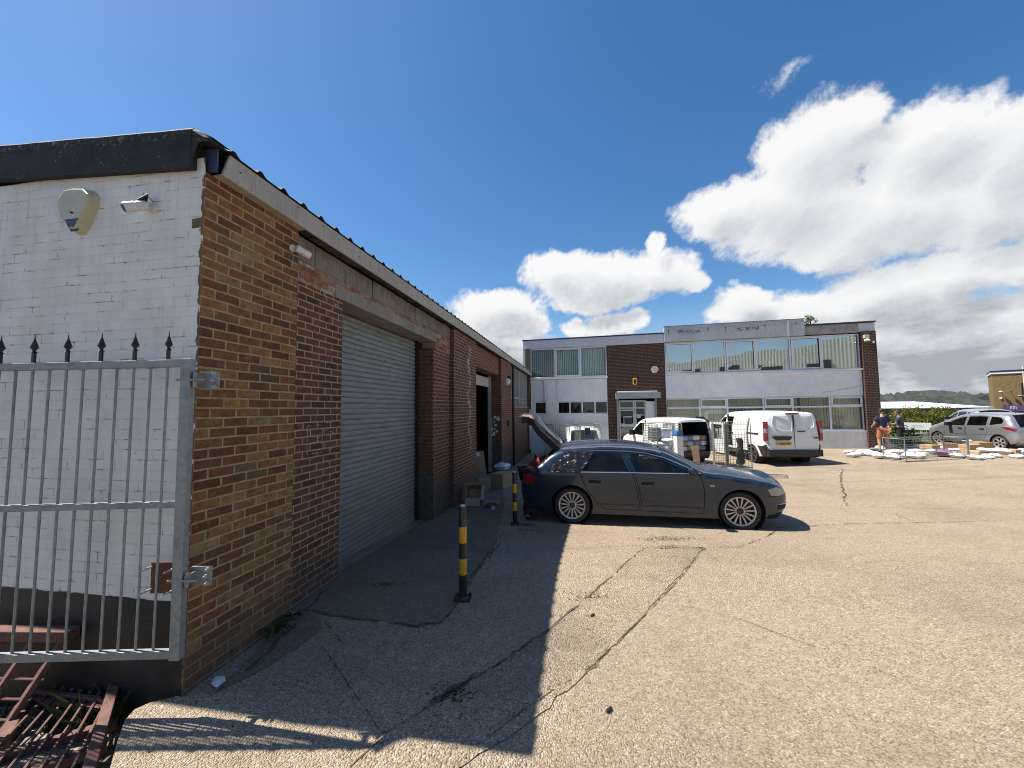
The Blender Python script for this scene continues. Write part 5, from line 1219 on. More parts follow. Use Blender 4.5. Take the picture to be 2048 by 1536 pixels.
# ---- white panel van --------------------------------------------------------
vanS = dict(x0=2.5, W=.985, H=1.98, belt=1.10, tum=.185, te=1.3, nose=4.2, nl=.78, nk=.28, tail=.3, tl=.3, tk=.05, wheels=(1.02, 3.95), wz=.335, wr=.335, arch=.39, sill=.28, spokes=5, sw=(.05,.07), rim='hub_dark', fil=.09, res=.12, k=3,
  bow={'n':.12,'h':.05,'ws':.10,'r':.04,'t':.035,'blk':.04}, wsmat='glass_car',
  outline=[(4.62,.28,'blk'),(4.88,.36,'blk'),(4.95,.55,'n'),(4.93,.78,'n'),(4.80,.98,'h'),(4.40,1.14,'h'),(4.12,1.22,'ws'),(3.80,1.52,'ws'),(3.50,1.78,'r'),(3.20,1.91,'r'),(2.6,1.965,'r'),(1.5,1.975,'r'),(.5,1.955,'r'),(.20,1.93,'r'),(.10,1.86,'t'),(.05,1.55,'t'),(.02,1.15,'t'),(.01,.80,'t'),(.0,.60,'blk'),(-.03,.55,'blk'),(-.04,.40,'blk'),(.10,.33,'blk'),(.45,.30,'blk')],
  doors=[], windows=[([(3.15,1.18),(3.15,1.74),(3.42,1.70),(3.70,1.46),(3.90,1.22)], None, 0, 0)],
  openings_left=[[(2.42,.50),(2.42,1.76),(3.02,1.76),(3.02,.50)]])
vh = radians(90-4); vf = Vector((cos(vh), sin(vh), 0)); vl = Vector((-vf.y, vf.x, 0)); D0 = 14.3; d = ray(1533, 900); cr = Vector((d.x/d.y*D0, D0, 0))
vc = cr - vl*.985 + vf*2.5; vc.z = gz(cr.x+.5, D0+1)
van = Vehicle('panel_van', 'white panel van with closed rear doors, open side door and a yellow number plate', 'van', vanS, tuple(vc), vh, M['paint_white'])
V2 = van
def vb(x0,x1,y0,y1,z0,z1): return MB().box(x0-van.x0, x1-van.x0, y0, y1, z0, z1)
van.fin(vb(-.035,.06,-.006,.006,.62,1.86), 'rear_door_seam', M['interior'])
dl = MB()
for sd in (-1,1):
    a = [(.055,1.80),(.035,1.42),(.03,1.30)]
    pts = [(-.052,sd*.07,1.80),(-.058,sd*.07,1.27),(-.056,sd*.42,1.27),(-.046,sd*.70,1.44),(-.02,sd*.74,1.56),(.02,sd*.66,1.82),(-.045,sd*.07,1.82)]
    dl.tube([(x-van.x0+.05, y, z) for x, y, z in pts], .012, 6)
van.fin(dl, 'rear_door_moulding', van.mat)
for sd in (-1,1):
    q = MB(); q.box(-.005-van.x0, .16-van.x0, sd*.985-.085 if sd > 0 else -.955-.04, sd*.985+.005 if sd > 0 else -.90, .92, 1.62); van.fin(q, 'tail_lamp', M['lamp_red'])
    q = MB(); q.box(-.012-van.x0, .165-van.x0, (.905 if sd > 0 else -.995), (.995 if sd > 0 else -.905), 1.20, 1.36); van.fin(q, 'tail_lamp_clear', M['lamp_clear'])
    van.patch([(.02,.32),(.42,.32),(.50,.52),(.60,.70),(.30,.70),(.05,.78)], 'black_plastic', 'rear_bumper_corner', .008, sd, .1)
    van.patch([(1.42,.30),(3.5,.30),(3.5,.42),(1.42,.42)], 'black_plastic', 'side_moulding', .008, sd, .2); van.patch([(1.45,.62),(2.38,.62),(2.38,.72),(1.45,.72)], 'black_plastic', 'rub_strip', .01, sd, .2)
    van.fin(vb(3.72,3.86,(1.0 if sd > 0 else -1.22),(1.22 if sd > 0 else -1.0),1.18,1.46), 'wing_mirror', M['black_plastic'])
van.fin(vb(-.075,.10,-.93,.93,.36,.60), 'rear_bumper', M['black_plastic'])
q = MB(); q.prism([(-.02,.06),(.13,-.02),(.60,-.02),(.70,.06),(.62,.075),(.12,.075)], 0, .03); q.v = [(-.03-van.x0-c, .78-a, .97+b*1.6) for a, b, c in q.v]; van.fin(q, 'plate_lamp_housing', M['black_plastic'])
pl = vb(-.055,-.035,.12,.64,.76,.87); plo = van.fin(pl, 'number_plate', M['plate_yellow'])
def text_obj(txt, size, mat, name, parent, Mx):
    cu = bpy.data.curves.new(name, 'FONT'); cu.body = txt; cu.size = size; cu.align_x = 'CENTER'; cu.align_y = 'CENTER'; cu.extrude = .002; cu.offset = size*.018
    to = bpy.data.objects.new(name+'_curve', cu); COL.objects.link(to); bpy.context.view_layer.update()
    me = bpy.data.meshes.new_from_object(to.evaluated_get(bpy.context.evaluated_depsgraph_get())); bpy.data.objects.remove(to); bpy.data.curves.remove(cu)
    me.materials.clear(); me.materials.append(mat); me.transform(Mx); o = bpy.data.objects.new(name, me); COL.objects.link(o); o.parent = parent; return o
REAR = Matrix(((0,0,-1,0),(-1,0,0,0),(0,1,0,0),(0,0,0,1)))
text_obj('YU68 FNE', .098, M['plate_black'], 'lettering', plo, Matrix.Translation((-.058-van.x0, .38, .815)) @ REAR)
q = MB(); rr = random.Random(4); y = .72
while y > .44: w = rr.uniform(.015,.03); q.box(-.046-van.x0, -.03-van.x0, y-w, y, 1.085, 1.115); y -= w+.012
van.fin(q, 'chrome_lettering', M['alloy'])
q = MB().lathe([(.075,0),(.075,.02),(.06,.026)], 18, M=Matrix.Translation((-.03-van.x0,-.74,1.03)) @ Matrix.Rotation(-pi/2,4,'Y') @ Matrix.Scale(.42,4,(1,0,0))); van.fin(q, 'oval_badge', M['fascia_end'])
van.fin(vb(-.05,-.03,-.36,-.12,1.24,1.275), 'door_handle', M['black_plastic'])
van.fin(vb(.02,.09,-.22,.22,1.885,1.93), 'high_brake_lamp', M['lamp_red'])
# sliding door pushed back along the side, standing proud
pan = [(1.22,.46),(1.22,.9),(1.24,1.78),(2.34,1.79),(2.36,.9),(2.36,.46)]
vs, F = van.panel(pan, (), .085, 1, .15); g = MB().add(vs, F); m_ = len(vs)
vs2, F2 = van.panel(pan, (), .045, 1, .15); g.add(vs2, [f[::-1] for f in F2]); bd = resample(pan, .06)
ring = [van.M3(x, van.Y(x, z)+.085, z) for x, z in bd]+[van.M3(x, van.Y(x, z)+.045, z) for x, z in bd]; k_ = len(bd); g.add(ring, [(i, (i+1) % k_, k_+(i+1) % k_, k_+i) for i in range(k_)])
sdo = van.fin(g, 'sliding_door', van.mat); van.fin(vb(2.22,2.34,1.07,1.10,1.06,1.12), 'handle', M['black_plastic'], par=sdo); van.fin(vb(.5,1.3,.975,1.0,1.12,1.17), 'door_track', M['black_plastic'])
# nearside cab door swung open
dp = [(0,.42),(0,1.12),(.10,1.72),(.42,1.72),(.68,1.48),(.86,1.18),(.92,.95),(.92,.42)]; dw = [(.08,1.14),(.15,1.66),(.40,1.66),(.63,1.44),(.78,1.16)]
hinge = Vector((3.98-van.x0, 1.0, 0)); an = radians(112)
def dor(u, o, z): a = an; dirv = Vector((-cos(a), sin(a), 0)); nn = Vector((-dirv.y, dirv.x, 0)); return hinge+dirv*(.92-u)+nn*(o+.10*max(0, z-1.1)*0)+Vector((0,0,z))
V, F = cdt(resample(dp, .1), [resample(dw, .1)], .2); g = MB(); g.add([dor(v.x, 0, v.y) for v in V], F); do = van.fin(g, 'cab_door', van.mat)
g = MB().add([dor(v.x, .055, v.y) for v in V], F); bd = resample(dp, .1); g.add([dor(x, 0, z) for x, z in bd]+[dor(x, .055, z) for x, z in bd], [(i, (i+1) % len(bd), len(bd)+(i+1) % len(bd), len(bd)+i) for i in range(len(bd))]); van.fin(g, 'inner_trim', M['interior'], par=do)
van.fin(MB().add([dor(x, .02, z) for x, z in dw], [tuple(range(len(dw)))]), 'window', M['glass_clear'], par=do)
van.fin(vb(.2,3.4,-.86,.86,.40,.46).box(3.0-van.x0,3.06-van.x0,-.9,.9,.4,1.85), 'load_floor', M['interior_grey'])

# ---- small white van, back door open ----------------------------------------
svS = dict(x0=1.9, W=.86, H=1.80, belt=1.02, tum=.14, te=1.3, nose=3.1, nl=.7, nk=.26, tail=.25, tl=.25, tk=.04, wheels=(.72, 3.05), wz=.30, wr=.30, arch=.345, sill=.25, spokes=6, sw=(.04,.05), rim='hub_dark', fil=.09, res=.13, k=3,
  bow={'n':.10,'h':.05,'ws':.10,'r':.04,'t':.03,'blk':.04,'open':.03}, wsmat='glass_car',
  outline=[(3.5,.25,'blk'),(3.72,.32,'blk'),(3.80,.50,'n'),(3.77,.72,'n'),(3.62,.90,'h'),(3.22,1.05,'h'),(2.95,1.12,'ws'),(2.62,1.45,'ws'),(2.32,1.68,'r'),(2.0,1.77,'r'),(1.4,1.80,'r'),(.6,1.79,'r'),(.2,1.75,'r'),(.06,1.66,'open'),(.03,1.2,'open'),(.02,.8,'open'),(.0,.55,'blk'),(.0,.40,'blk'),(.12,.28,'blk'),(.35,.27,'blk')],
  doors=[], windows=[([(1.92,1.07),(1.94,1.60),(2.25,1.58),(2.52,1.38),(2.74,1.10)], 'glass_car', -.008, 0)])
D1 = 14.5; d = ray(1352, 900); sh_ = radians(90+17.5); sf = Vector((cos(sh_), sin(sh_), 0)); sl = Vector((-sf.y, sf.x, 0)); cr = Vector((d.x/d.y*D1, D1, 0)); sc_ = cr-sl*.86+sf*1.9; sc_.z = gz(cr.x, D1)
sv = Vehicle('small_van', 'small white van with its right rear door open and parcels inside', 'van', svS, tuple(sc_), sh_, M['paint_white'])
def sb(x0,x1,y0,y1,z0,z1): return MB().box(x0-sv.x0, x1-sv.x0, y0, y1, z0, z1)
for sd in (-1,1):
    sv.fin(sb(-.02,.10,(.80 if sd > 0 else -.87),(.87 if sd > 0 else -.80),.75,1.25), 'tail_lamp', M['lamp_red']); sv.fin(sb(2.55,2.67,(.88 if sd > 0 else -1.06),(1.06 if sd > 0 else -.88),1.06,1.28), 'wing_mirror', M['black_plastic'])
    sv.patch([(1.2,.25),(2.6,.25),(2.6,.34),(1.2,.34)], 'black_plastic', 'sill_moulding', .006, sd, .2)
def rdoor(y0, s_, a, nm):
    h = Vector((.03-sv.x0, y0, 0)); dv = Vector((-sin(a), s_*-cos(a)*1, 0)); nv = Vector((dv.y, -dv.x, 0))
    def P(u, o, z): return h+dv*u+nv*o+Vector((0,0,z))
    g = MB()
    for (u0,u1,z0,z1) in ((0,.78,.55,1.05),(0,.09,1.05,1.66),(.69,.78,1.05,1.66),(.09,.69,1.58,1.66)):
        g.add([P(u,o,z) for z in (z0,z1) for o in (0,.06) for u in (u0,u1)], [(0,2,3,1),(4,5,7,6),(0,1,5,4),(2,6,7,3),(0,4,6,2),(1,3,7,5)])
    o = sv.fin(g, nm, sv.mat); sv.fin(MB().add([P(.09,.03,1.05),P(.69,.03,1.05),P(.69,.03,1.58),P(.09,.03,1.58)], [(0,1,2,3)]), 'window', M['glass_clear'], par=o); return o
rdoor(-.84, -1, radians(80), 'rear_door'); rdoor(.84, 1, radians(160), 'rear_door')
sv.fin(sb(.05,1.9,-.76,.76,.50,.55).box(1.86-sv.x0,1.9-sv.x0,-.78,.78,.5,1.7), 'load_floor', M['interior_grey'])
rr = random.Random(15)
for i in range(12):
    y = -.62+.31*(i % 4)+rr.uniform(-.04,.04); z = .55+.2*(i//4); o = MB().box(-.22,.22,-.15,.15,0,.19).build('van_parcel', M[('bag_grey','bag_white','card','bag_blue')[(i*3+i//4) % 4]], bevel=.05)
    o.matrix_world = sv.root.matrix_basis @ Matrix.Translation((.38-sv.x0, y, z)) @ Matrix.Rotation(rr.uniform(-.3,.3), 4, 'Z'); tag(o, 'parcel stacked in the open back of the small white van', 'parcel', 'parcels stacked in the small white van')

# ---- white car facing us behind the roll cages -----------------------------------
hbS = dict(x0=1.9, W=.85, H=1.53, belt=.95, tum=.20, te=1.2, nose=3.0, nl=.85, nk=.30, tail=.45, tl=.45, tk=.14, wheels=(.66, 3.16), wz=.30, wr=.30, arch=.345, sill=.22, spokes=6, sw=(.05,.075), fil=.08, res=.10, k=3,
  bow={'n':.13,'h':.06,'ws':.10,'r':.04,'rw':.07,'t':.10,'blk':.1}, wsmat='glass_car', rwmat='glass_car',
  outline=[(3.55,.22,'n'),(3.75,.28,'n'),(3.84,.45,'n'),(3.83,.62,'n'),(3.74,.78,'h'),(3.45,.92,'h'),(3.10,1.02,'ws'),(2.65,1.24,'ws'),(2.22,1.42,'r'),(1.85,1.51,'r'),(1.35,1.53,'r'),(.80,1.50,'r'),(.40,1.43,'rw'),(.22,1.18,'rw'),(.10,.95,'t'),(.06,.75,'t'),(.03,.55,'t'),(.06,.38,'t'),(.22,.26,'t'),(.40,.24,'t')],
  doors=[[(1.02,.95),(1.04,.72),(1.16,.50),(1.25,.30),(1.88,.28),(1.90,.6),(1.86,.94),(1.82,1.40),(1.30,1.425),(1.0,1.40),(1.02,1.1)],
         [(1.90,.94),(1.935,.6),(1.915,.28),(2.78,.28),(2.83,.6),(2.80,.92),(2.62,1.10),(2.35,1.26),(2.10,1.36),(1.86,1.40)]],
  windows=[([(.50,1.10),(.48,1.24),(.62,1.36),(.93,1.38),(.95,1.02)], 'glass_car', -.006, 0),
           ([(1.07,1.0),(1.06,1.38),(1.32,1.395),(1.78,1.375),(1.82,.975)], 'glass_car', 0, 1), ([(1.92,.97),(1.89,1.365),(2.10,1.325),(2.34,1.22),(2.58,1.08),(2.70,.96)], 'glass_clear', 0, 2)])
def hatch(name, label, loc, rz, mat, steer=0):
    v = Vehicle(name, label, 'car', hbS, loc, rz, mat)
    for sd in (-1,1):
        v.patch([(.075,.90),(.34,.97),(.52,.94),(.30,.86),(.10,.78)], 'lamp_red', 'tail_lamp', .006, sd); v.patch([(.10,.95),(.36,1.02),(.46,.985),(.30,.965)], 'lamp_clear', 'tail_lamp_clear', .006, sd)
        v.patch([(3.45,.76),(3.62,.84),(3.78,.70),(3.80,.62),(3.6,.62)], 'lamp_clear', 'headlight', .006, sd)
        v.fin(MB().box(2.45-v.x0, 2.60-v.x0, (v.Y(2.5,.98) if sd > 0 else -v.Y(2.5,.98)-.2), (v.Y(2.5,.98)+.2 if sd > 0 else -v.Y(2.5,.98)), .95, 1.10), 'wing_mirror', M['black_plastic'])
        for (x, z) in ((1.15,.84),(2.02,.83)): v.fin(MB().box(x-v.x0, x+.17-v.x0, sd*v.Y(x,z)-.025, sd*v.Y(x,z)+.025, z, z+.035), 'door_handle', M['black_plastic'])
        v.line([(.55,.66),(1.2,.60),(2.6,.58)], .006, 'black_plastic', 'crease', -.003, sd)
    q = MB().box(.1,.5,-.62,.62,.35,.5).box(-.0,.15,-.6,-.1,.5,1.15).box(-.0,.15,.1,.6,.5,1.15).box(-1.0,-.88,-.6,.6,.45,1.1); q.build('seats', M['interior_grey'], v.root, bevel=.03)
    v.fin(MB().box(.03-v.x0, .06-v.x0+.0, -.26,.26,.55,.66), 'number_plate', M['plate_yellow']); v.fin(MB().tube([v.M3(.75,0,1.53), v.M3(.55,0,1.72)], .006, 5), 'aerial', M['black_plastic'])
    return v
jr = GP(2003, 899); jh = radians(90-4); jf = Vector((cos(jh), sin(jh), 0)); jl = Vector((-jf.y, jf.x, 0)); jc = jr-jl*.75+jf*(1.9-.66); jc.z = gz(jr.x, jr.y)-.02
jz = hatch('hatchback_car', 'silver hatchback cut by the right edge of the picture, parked beside the spilled parcels', tuple(jc), jh, M['paint_silver'])
p = DP(1955, 840, 21.5); q2 = hatch('hatchback_car', 'pale silver green car mostly hidden behind the silver hatchback', (p.x, p.y, gz(p.x, p.y)), radians(62), M['paint_palegreen'])
p = DP(1166, 860, 18.3); wv = Vehicle('white_car', 'white van facing the yard behind the two roll cages near the office wall', 'van', svS, (p.x, p.y, gz(p.x, p.y)-.28), radians(-96), M['paint_white'])
for sd in (-1,1): wv.fin(MB().box(2.55-wv.x0, 2.67-wv.x0, (.88 if sd > 0 else -1.10), (1.10 if sd > 0 else -.88), 1.04, 1.28), 'wing_mirror', M['black_plastic']); wv.patch([(3.3,.74),(3.55,.86),(3.70,.76),(3.6,.66)], 'lamp_clear', 'headlight', .006, sd)
# ------------------------------------------------------------------ roll cages
def roll_cage(label, loc, rz, w=.72, d=.85, h=1.70, group='steel roll cages in the yard', name='roll_cage', front=True):
    t = thing(name, label, 'roll cage', loc, rz, group); hw, hd = w/2, d/2; r = .014
    MB().box(-hw, hw, -hd, hd, .17, .195).build('base', M['cage_steel'], t)
    for sx in (-1,1):
        for sy in (-1,1): MB().lathe([(.045,0),(.055,.01),(.055,.025),(.045,.035)], 14, M=Matrix.Translation((sx*(hw-.06), sy*(hd-.06)-.017, .055)) @ Matrix.Rotation(-pi/2, 4, 'X')).box(sx*(hw-.06)-.03, sx*(hw-.06)+.03, sy*(hd-.06)-.03, sy*(hd-.06)+.03, .10, .17).build('castor', M['redwood'], t)
    for sx in (-1,1):
        q = MB().tube([(sx*hw,-hd,.2),(sx*hw,-hd,h-.05),(sx*hw,-hd+.05,h),(sx*hw,hd-.05,h),(sx*hw,hd,h-.05),(sx*hw,hd,.2)], r, 8).tube([(sx*hw,-hd,.95),(sx*hw,hd,.95)], r*.7, 6); q.build('side_frame', M['cage_steel'], t, smooth='angle')
        q = MB()
        for k in range(1, 10): y = -hd+d*k/10; q.tube([(sx*hw,y,.2),(sx*hw,y,h-.02)], .0058, 4)
        for k in range(1, 18): z = .2+(h-.2)*k/18; q.tube([(sx*hw,-hd,z),(sx*hw,hd,z)], .0058, 4)
        q.build('mesh_panel', M['cage_steel'], t)
    q = MB().tube([(-hw,hd,h),(hw,hd,h)], r*.8, 6)
    for k in range(1, 8): x = -hw+w*k/8; q.tube([(x,hd,.2),(x,hd,h)], .0058, 4)
    for k in range(1, 18): z = .2+(h-.2)*k/18; q.tube([(-hw,hd,z),(hw,hd,z)], .0058, 4)
    q.build('mesh_panel', M['cage_steel'], t)
    if front:
        q = MB().tube([(-hw,-hd,.65),(hw,-hd,.65)], r*.7, 6).tube([(-hw,-hd,1.15),(hw,-hd,1.15)], r*.7, 6)
        for k in range(1, 8): x = -hw+w*k/8; q.tube([(x,-hd,.2),(x,-hd,.9)], .0058, 4)
        q.build('front_bar', M['cage_steel'], t)
    return t
def at(px, D, dz=0): d = ray(px, 812); p = Vector((d.x/d.y*D, D, 0)); p.z = gz(p.x, p.y)+dz; return p
CG = {}
CG['a'] = roll_cage('leftmost roll cage, seen under the raised tailgate of the blue estate car', at(1112, 15.6), .35)
CG['b'] = roll_cage('roll cage with a dark label beside the white van near the office wall', at(1174, 15.4), .1, w=.8)
CG['c'] = roll_cage('roll cage loaded with bags, boxes and a blue topped carton behind the estate car roof', at(1322, 12.7), .16, w=.85, d=.9)
CG['d'] = roll_cage('roll cage standing open at the side of the white panel van', at(1473, 12.6), -.55, w=.70, d=.8, front=False)
CG['e'] = roll_cage('narrow roll cage folded beside the open roll cage left of the white panel van', at(1437, 13.2), -.42, w=.40, d=.75, front=False)
p = at(1174, 15.0, 1.42); o = MB().box(-.10,.10,-.006,.006,-.14,.14).build('cage_label', M['dark_clad']); o.location = p; tag(o, 'dark label plate hung on the roll cage near the office wall', 'label plate')
# cage lying on its side among the spilled parcels
la, lb_ = GP(1812, 924), GP(1936, 916); ld = (lb_-la); ln_ = ld.length; lz = atan2(ld.y, ld.x)
lt = thing('roll_cage', 'roll cage tipped on its side over the spilled parcels', 'roll cage', (la.x, la.y, la.z), lz, 'steel roll cages in the yard')
hh = .80
MB().tube([(0,0,.02),(ln_,0,.02),(ln_,0,hh),(0,0,hh),(0,0,.02)], .018, 8).build('side_frame', M['cage_steel'], lt, smooth='angle'); MB().tube([(0,.7,.02),(ln_,.7,.02),(ln_,.7,hh),(0,.7,hh),(0,.7,.02)], .018, 8).build('side_frame', M['cage_steel'], lt, smooth='angle')
for y in (0,.7):
    q = MB()
    for k in range(1, 9): q.tube([(0,y,hh*k/9),(ln_,y,hh*k/9)], .0045, 4)
    for k in range(1, 6): q.tube([(ln_*k/6,y,.02),(ln_*k/6,y,hh)], .0045, 4)
    q.build('mesh_panel', M['cage_steel'], lt)
q = MB()
for k in range(1, 8): q.tube([(0,.7*k/8,.02),(0,.7*k/8,hh)], .0045, 4)
q.tube([(0,0,hh),(0,.7,hh)], .014, 6).tube([(0,0,.02),(0,.7,.02)], .014, 6).build('mesh_panel', M['cage_steel'], lt)
MB().bar((ln_+.03,0,0),(ln_+.03,0,hh+.02),.07,.04,up=(0,1,0)).bar((ln_+.03,.7,0),(ln_+.03,.7,hh+.02),.05,.04,up=(0,1,0)).bar((ln_+.03,0,hh),(ln_+.03,.7,hh),.04).bar((ln_+.03,0,.03),(ln_+.03,.7,.03),.04).build('base', M['galv'], lt)
for y in (.08,.62):
    for z in (.1,.72): MB().lathe([(.045,0),(.055,.01),(.055,.025),(.045,.035)], 12, M=Matrix.Translation((ln_+.14, y, z)) @ Matrix.Rotation(pi/2, 4, 'X')).box(ln_+.05, ln_+.12, y-.03, y+.03, z-.03, z+.03).build('castor', M['black_plastic'], lt)

# ------------------------------------------------------------------ parcels and boxes
def pillow(name, w, d, h, mat, seed):
    rr = random.Random(seed); nx, ny = 10, 8; vs = []; off = [rr.uniform(-1,1) for _ in range(8)]
    for sgn in (1, -1):
        for j in range(ny+1):
            for i in range(nx+1):
                u, v = i/nx*2-1, j/ny*2-1; k = max(0, (1-u**4)*(1-v**4))**.55; e = 1-.06*abs(u*v)
                b = .75+.25*sin(u*4+off[0]*3)*cos(v*3+off[1]*3)+.15*sin(u*9+v*7+off[2]*5)
                z = h*(.5+.5*k*b) if sgn > 0 else h*.5*(1-k)*.9
                vs.append((u*w/2*e+.012*sin(v*7+off[3]*4), v*d/2*e+.012*sin(u*8+off[4]*4), z))
    n = (nx+1)*(ny+1); mb = MB(); mb.add(vs, [(s*n+j*(nx+1)+i, s*n+j*(nx+1)+i+1, s*n+(j+1)*(nx+1)+i+1, s*n+(j+1)*(nx+1)+i) for s in (0,1) for j in range(ny) for i in range(nx)])
    o = mb.build(name, mat, smooth=True)
    bm = bmesh.new(); bm.from_mesh(o.data); bmesh.ops.remove_doubles(bm, verts=bm.verts, dist=.002); bm.to_mesh(o.data); bm.free(); return o
def carton(name, w, d, h, mat, loc, rz, label, cat='box', group=None, tape=True, rx=0, ry=0):
    t = thing(name, label, cat, loc, rz, group); t.rotation_euler = (rx, ry, rz); MB().box(-w/2,w/2,-d/2,d/2,0,h).build('carton', M[mat], t, bevel=.006)
    if tape: MB().box(-.025,.025,-d/2-.002,d/2+.002,h*.0+h-.001,h+.002).box(-.025,.025,-d/2-.003,-d/2-.001,h*.75,h).build('tape', M['card_light'], t)
    return t
rr = random.Random(21)
kinds = [('bag_white',.46,.36,.12),('bag_print',.50,.38,.13),('bag_white',.36,.28,.10),('bag_grey',.40,.30,.10),('bag_purple',.62,.42,.15),('bag_pink',.34,.26,.10),('bag_red',.46,.34,.16),('bag_blue',.5,.36,.14)]
spill = [ # px, py, kind, text
 (1700,907,2,'small white bag at the left end of the spilled parcels'),(1712,909,5,'pink tipped mailing bag at the left of the spill, near the office wall'),(1708,914,0,'white mailing bag under the pink bag'),(1730,911,0,'wide white mailing bag left of the standing man'),(1746,912,1,'printed white bag just left of the standing man'),
 (1752,903,3,'grey bag by the foot of the office column'),(1764,917,0,'white mailing bag in front of the standing man'),(1790,908,1,'printed white bag right of the standing man feet'),(1783,918,0,'large flat white bag before the standing man'),(1800,917,2,'small white bag at the left end of the tipped roll cage'),
 (1760,899,2,'small white bag behind the standing man'),(1778,896,0,'white mailing bag between the two standing men'),
 (1822,914,0,'white bag inside the left end of the tipped cage'),(1835,917,1,'printed bag at the front of the tipped cage'),(1827,905,1,'printed bag behind the tipped cage left part'),(1845,910,2,'small white bag in the middle of the tipped cage'),(1862,908,0,'white pointed bag left of the purple parcel'),(1888,913,4,'purple wrapped parcel seen through the tipped cage'),(1912,915,0,'white bag right of the purple parcel'),(1840,897,0,'white bag far behind the tipped cage'),(1880,899,1,'printed white bag behind the purple parcel'),(1908,902,2,'small white bag under the wires of the tipped cage'),
 (1950,919,0,'white bag in front of the tipped cage wheels'),(1972,917,0,'white mailing bag right of the tipped cage'),(1990,915,2,'small white bag before the hatchback rear wheel'),(1975,905,1,'printed white bag by the hatchback rear wheel'),(1998,905,0,'white bag left of the red and white bag'),(2010,908,6,'red and white printed bag below the hatchback bumper'),(1935,896,7,'pale blue parcel lying on cardboard boxes'),(2044,908,0,'white bag at the right edge of the picture'),(2034,916,2,'flat white bag near the right edge of the picture')]
src = {}
for i, (px, py, k, lb) in enumerate(spill):
    mk, w, d, h = kinds[k]
    if k not in src: o = src[k] = pillow('mailing_bag', w, d, h, M[mk], 30+k)
    else: o = src[k].copy(); COL.objects.link(o)
    p = GP(px, py); o.location = (p.x, p.y, p.z-.005+(.22 if k == 7 else 0)); o.rotation_euler = (rr.uniform(-.16,.16), rr.uniform(-.14,.14), rr.uniform(-.9,.9)); s = rr.uniform(.95, 1.25); o.scale = (s, s, s*rr.uniform(1.1,1.9))
    tag(o, lb, 'parcel bag', 'parcel bags spilled on the yard')
for px, py, w, d, h, mt, rz, lb in [(1860,902,.55,.4,.26,'card',.3,'brown box behind the wires of the tipped cage, left of centre'),(1897,899,.5,.36,.28,'card',-.2,'brown box behind the purple parcel'),(1938,900,.62,.45,.24,'card',.15,'brown box under the pale blue parcel'),(1962,898,.55,.45,.30,'card',-.1,'large brown box against the hatchback door'),(1948,912,.42,.34,.20,'card_light',.5,'light brown box beside the tipped cage wheels'),(2028,908,.5,.36,.18,'card',.2,'brown box below the hatchback rear bumper')]:
    carton('cardboard_box', w, d, h, mt, GP(px, py), rz, lb, 'box', 'cardboard boxes among the spilled parcels')
# load of the full cage
cb = CG['c']; Mc = Matrix.Translation(cb.location) @ Matrix.Rotation(cb.rotation_euler.z, 4, 'Z')
for i in range(9):
    k = (1, 0, 2)[i % 3]; mk, w, d, h = kinds[k]; o = src[k].copy() if k in src else pillow('mailing_bag', w, d, h, M[mk], 30+k)
    if o.name not in COL.objects: COL.objects.link(o)
    o.matrix_world = Mc @ Matrix.Translation((rr.uniform(-.14,.14), rr.uniform(-.2,.2), .22+.11*i)) @ Matrix.Rotation(rr.uniform(-1,1), 4, 'Z') @ Matrix.Rotation(rr.uniform(-.25,.25), 4, 'X') @ Matrix.Scale(1.25, 4); tag(o, 'white mailing bag heaped inside the loaded roll cage', 'parcel bag', 'bags heaped in the loaded roll cage')
for (x, y, z, w, d, h, mt, lb) in [(-.20,.12,1.14,.30,.3,.42,'bag_grey','grey carton standing in the top of the loaded roll cage, left side'),(.12,.15,1.16,.32,.34,.36,'bag_print','printed white carton standing in the top of the loaded roll cage, right side')]:
    o = carton('cardboard_box', w, d, h, mt, (0,0,0), 0, lb); o.matrix_world = Mc @ Matrix.Translation((x, y, z))
t = thing('tall_carton', 'tall grey carton with a bright blue rounded top leaning on the loaded roll cage', 'carton', at(1354, 12.2), .2)
MB().box(-.11,.11,-.10,.10,0,1.30).build('carton_body', M['render_low'], t, bevel=.01); MB().prism([(-.112,1.30),(.112,1.30),(.112,1.38),(.08,1.45),(.0,1.48),(-.08,1.45),(-.112,1.38)], -.102, .102, M=Matrix(((1,0,0,0),(0,0,1,0),(0,1,0,0),(0,0,0,1)))).build('blue_top', M['crate_blue'], t)
p = at(1388, 12.1); o = MB().add([(-.12,0,0),(.12,.05,0),(.17,.10,.55),(.16,.16,1.0),(-.10,.12,.98),(-.07,.05,.62)], [(0,1,2,5),(5,2,3,4)]); o.v += [(x, y+.012, z) for x, y, z in o.v]; o.f += [[6,11,8,7],[11,10,9,8],[0,6,7,1],[1,7,8,2],[2,8,9,3],[3,9,10,4],[4,10,11,5],[5,11,6,0]]; o.m += [0]*8
o = o.build('cardboard_sheet', M['card_light'], smooth=False); o.location = p; o.scale = (1.0,1,1.0); tag(o, 'bent sheet of light cardboard leaning upright beside the small van', 'cardboard sheet')
for px, py, lb, rz in [(1432,927,'flattened cardboard on the ground at the foot of the folded roll cage',.3),(1455,930,'second flattened cardboard piece at the foot of the open roll cage',-.4)]:
    o = carton('flat_cardboard', .55, .32, .05, 'card', GP(px, py), rz, lb, 'cardboard', None, False)
dg = thing('draped_sack', 'dark grey sack hanging in the open roll cage beside the van', 'sack', at(1476, 12.6, .35), 0)
mb = MB(); vs = []; 
for j in range(9):
    for i in range(13): a = 2*pi*i/12; r = .12*(1-.35*j/8)+.035*sin(a*3+j*1.3)+.02*sin(j*2); vs.append((r*cos(a), r*.5*sin(a)+.03*sin(j), .105*j))
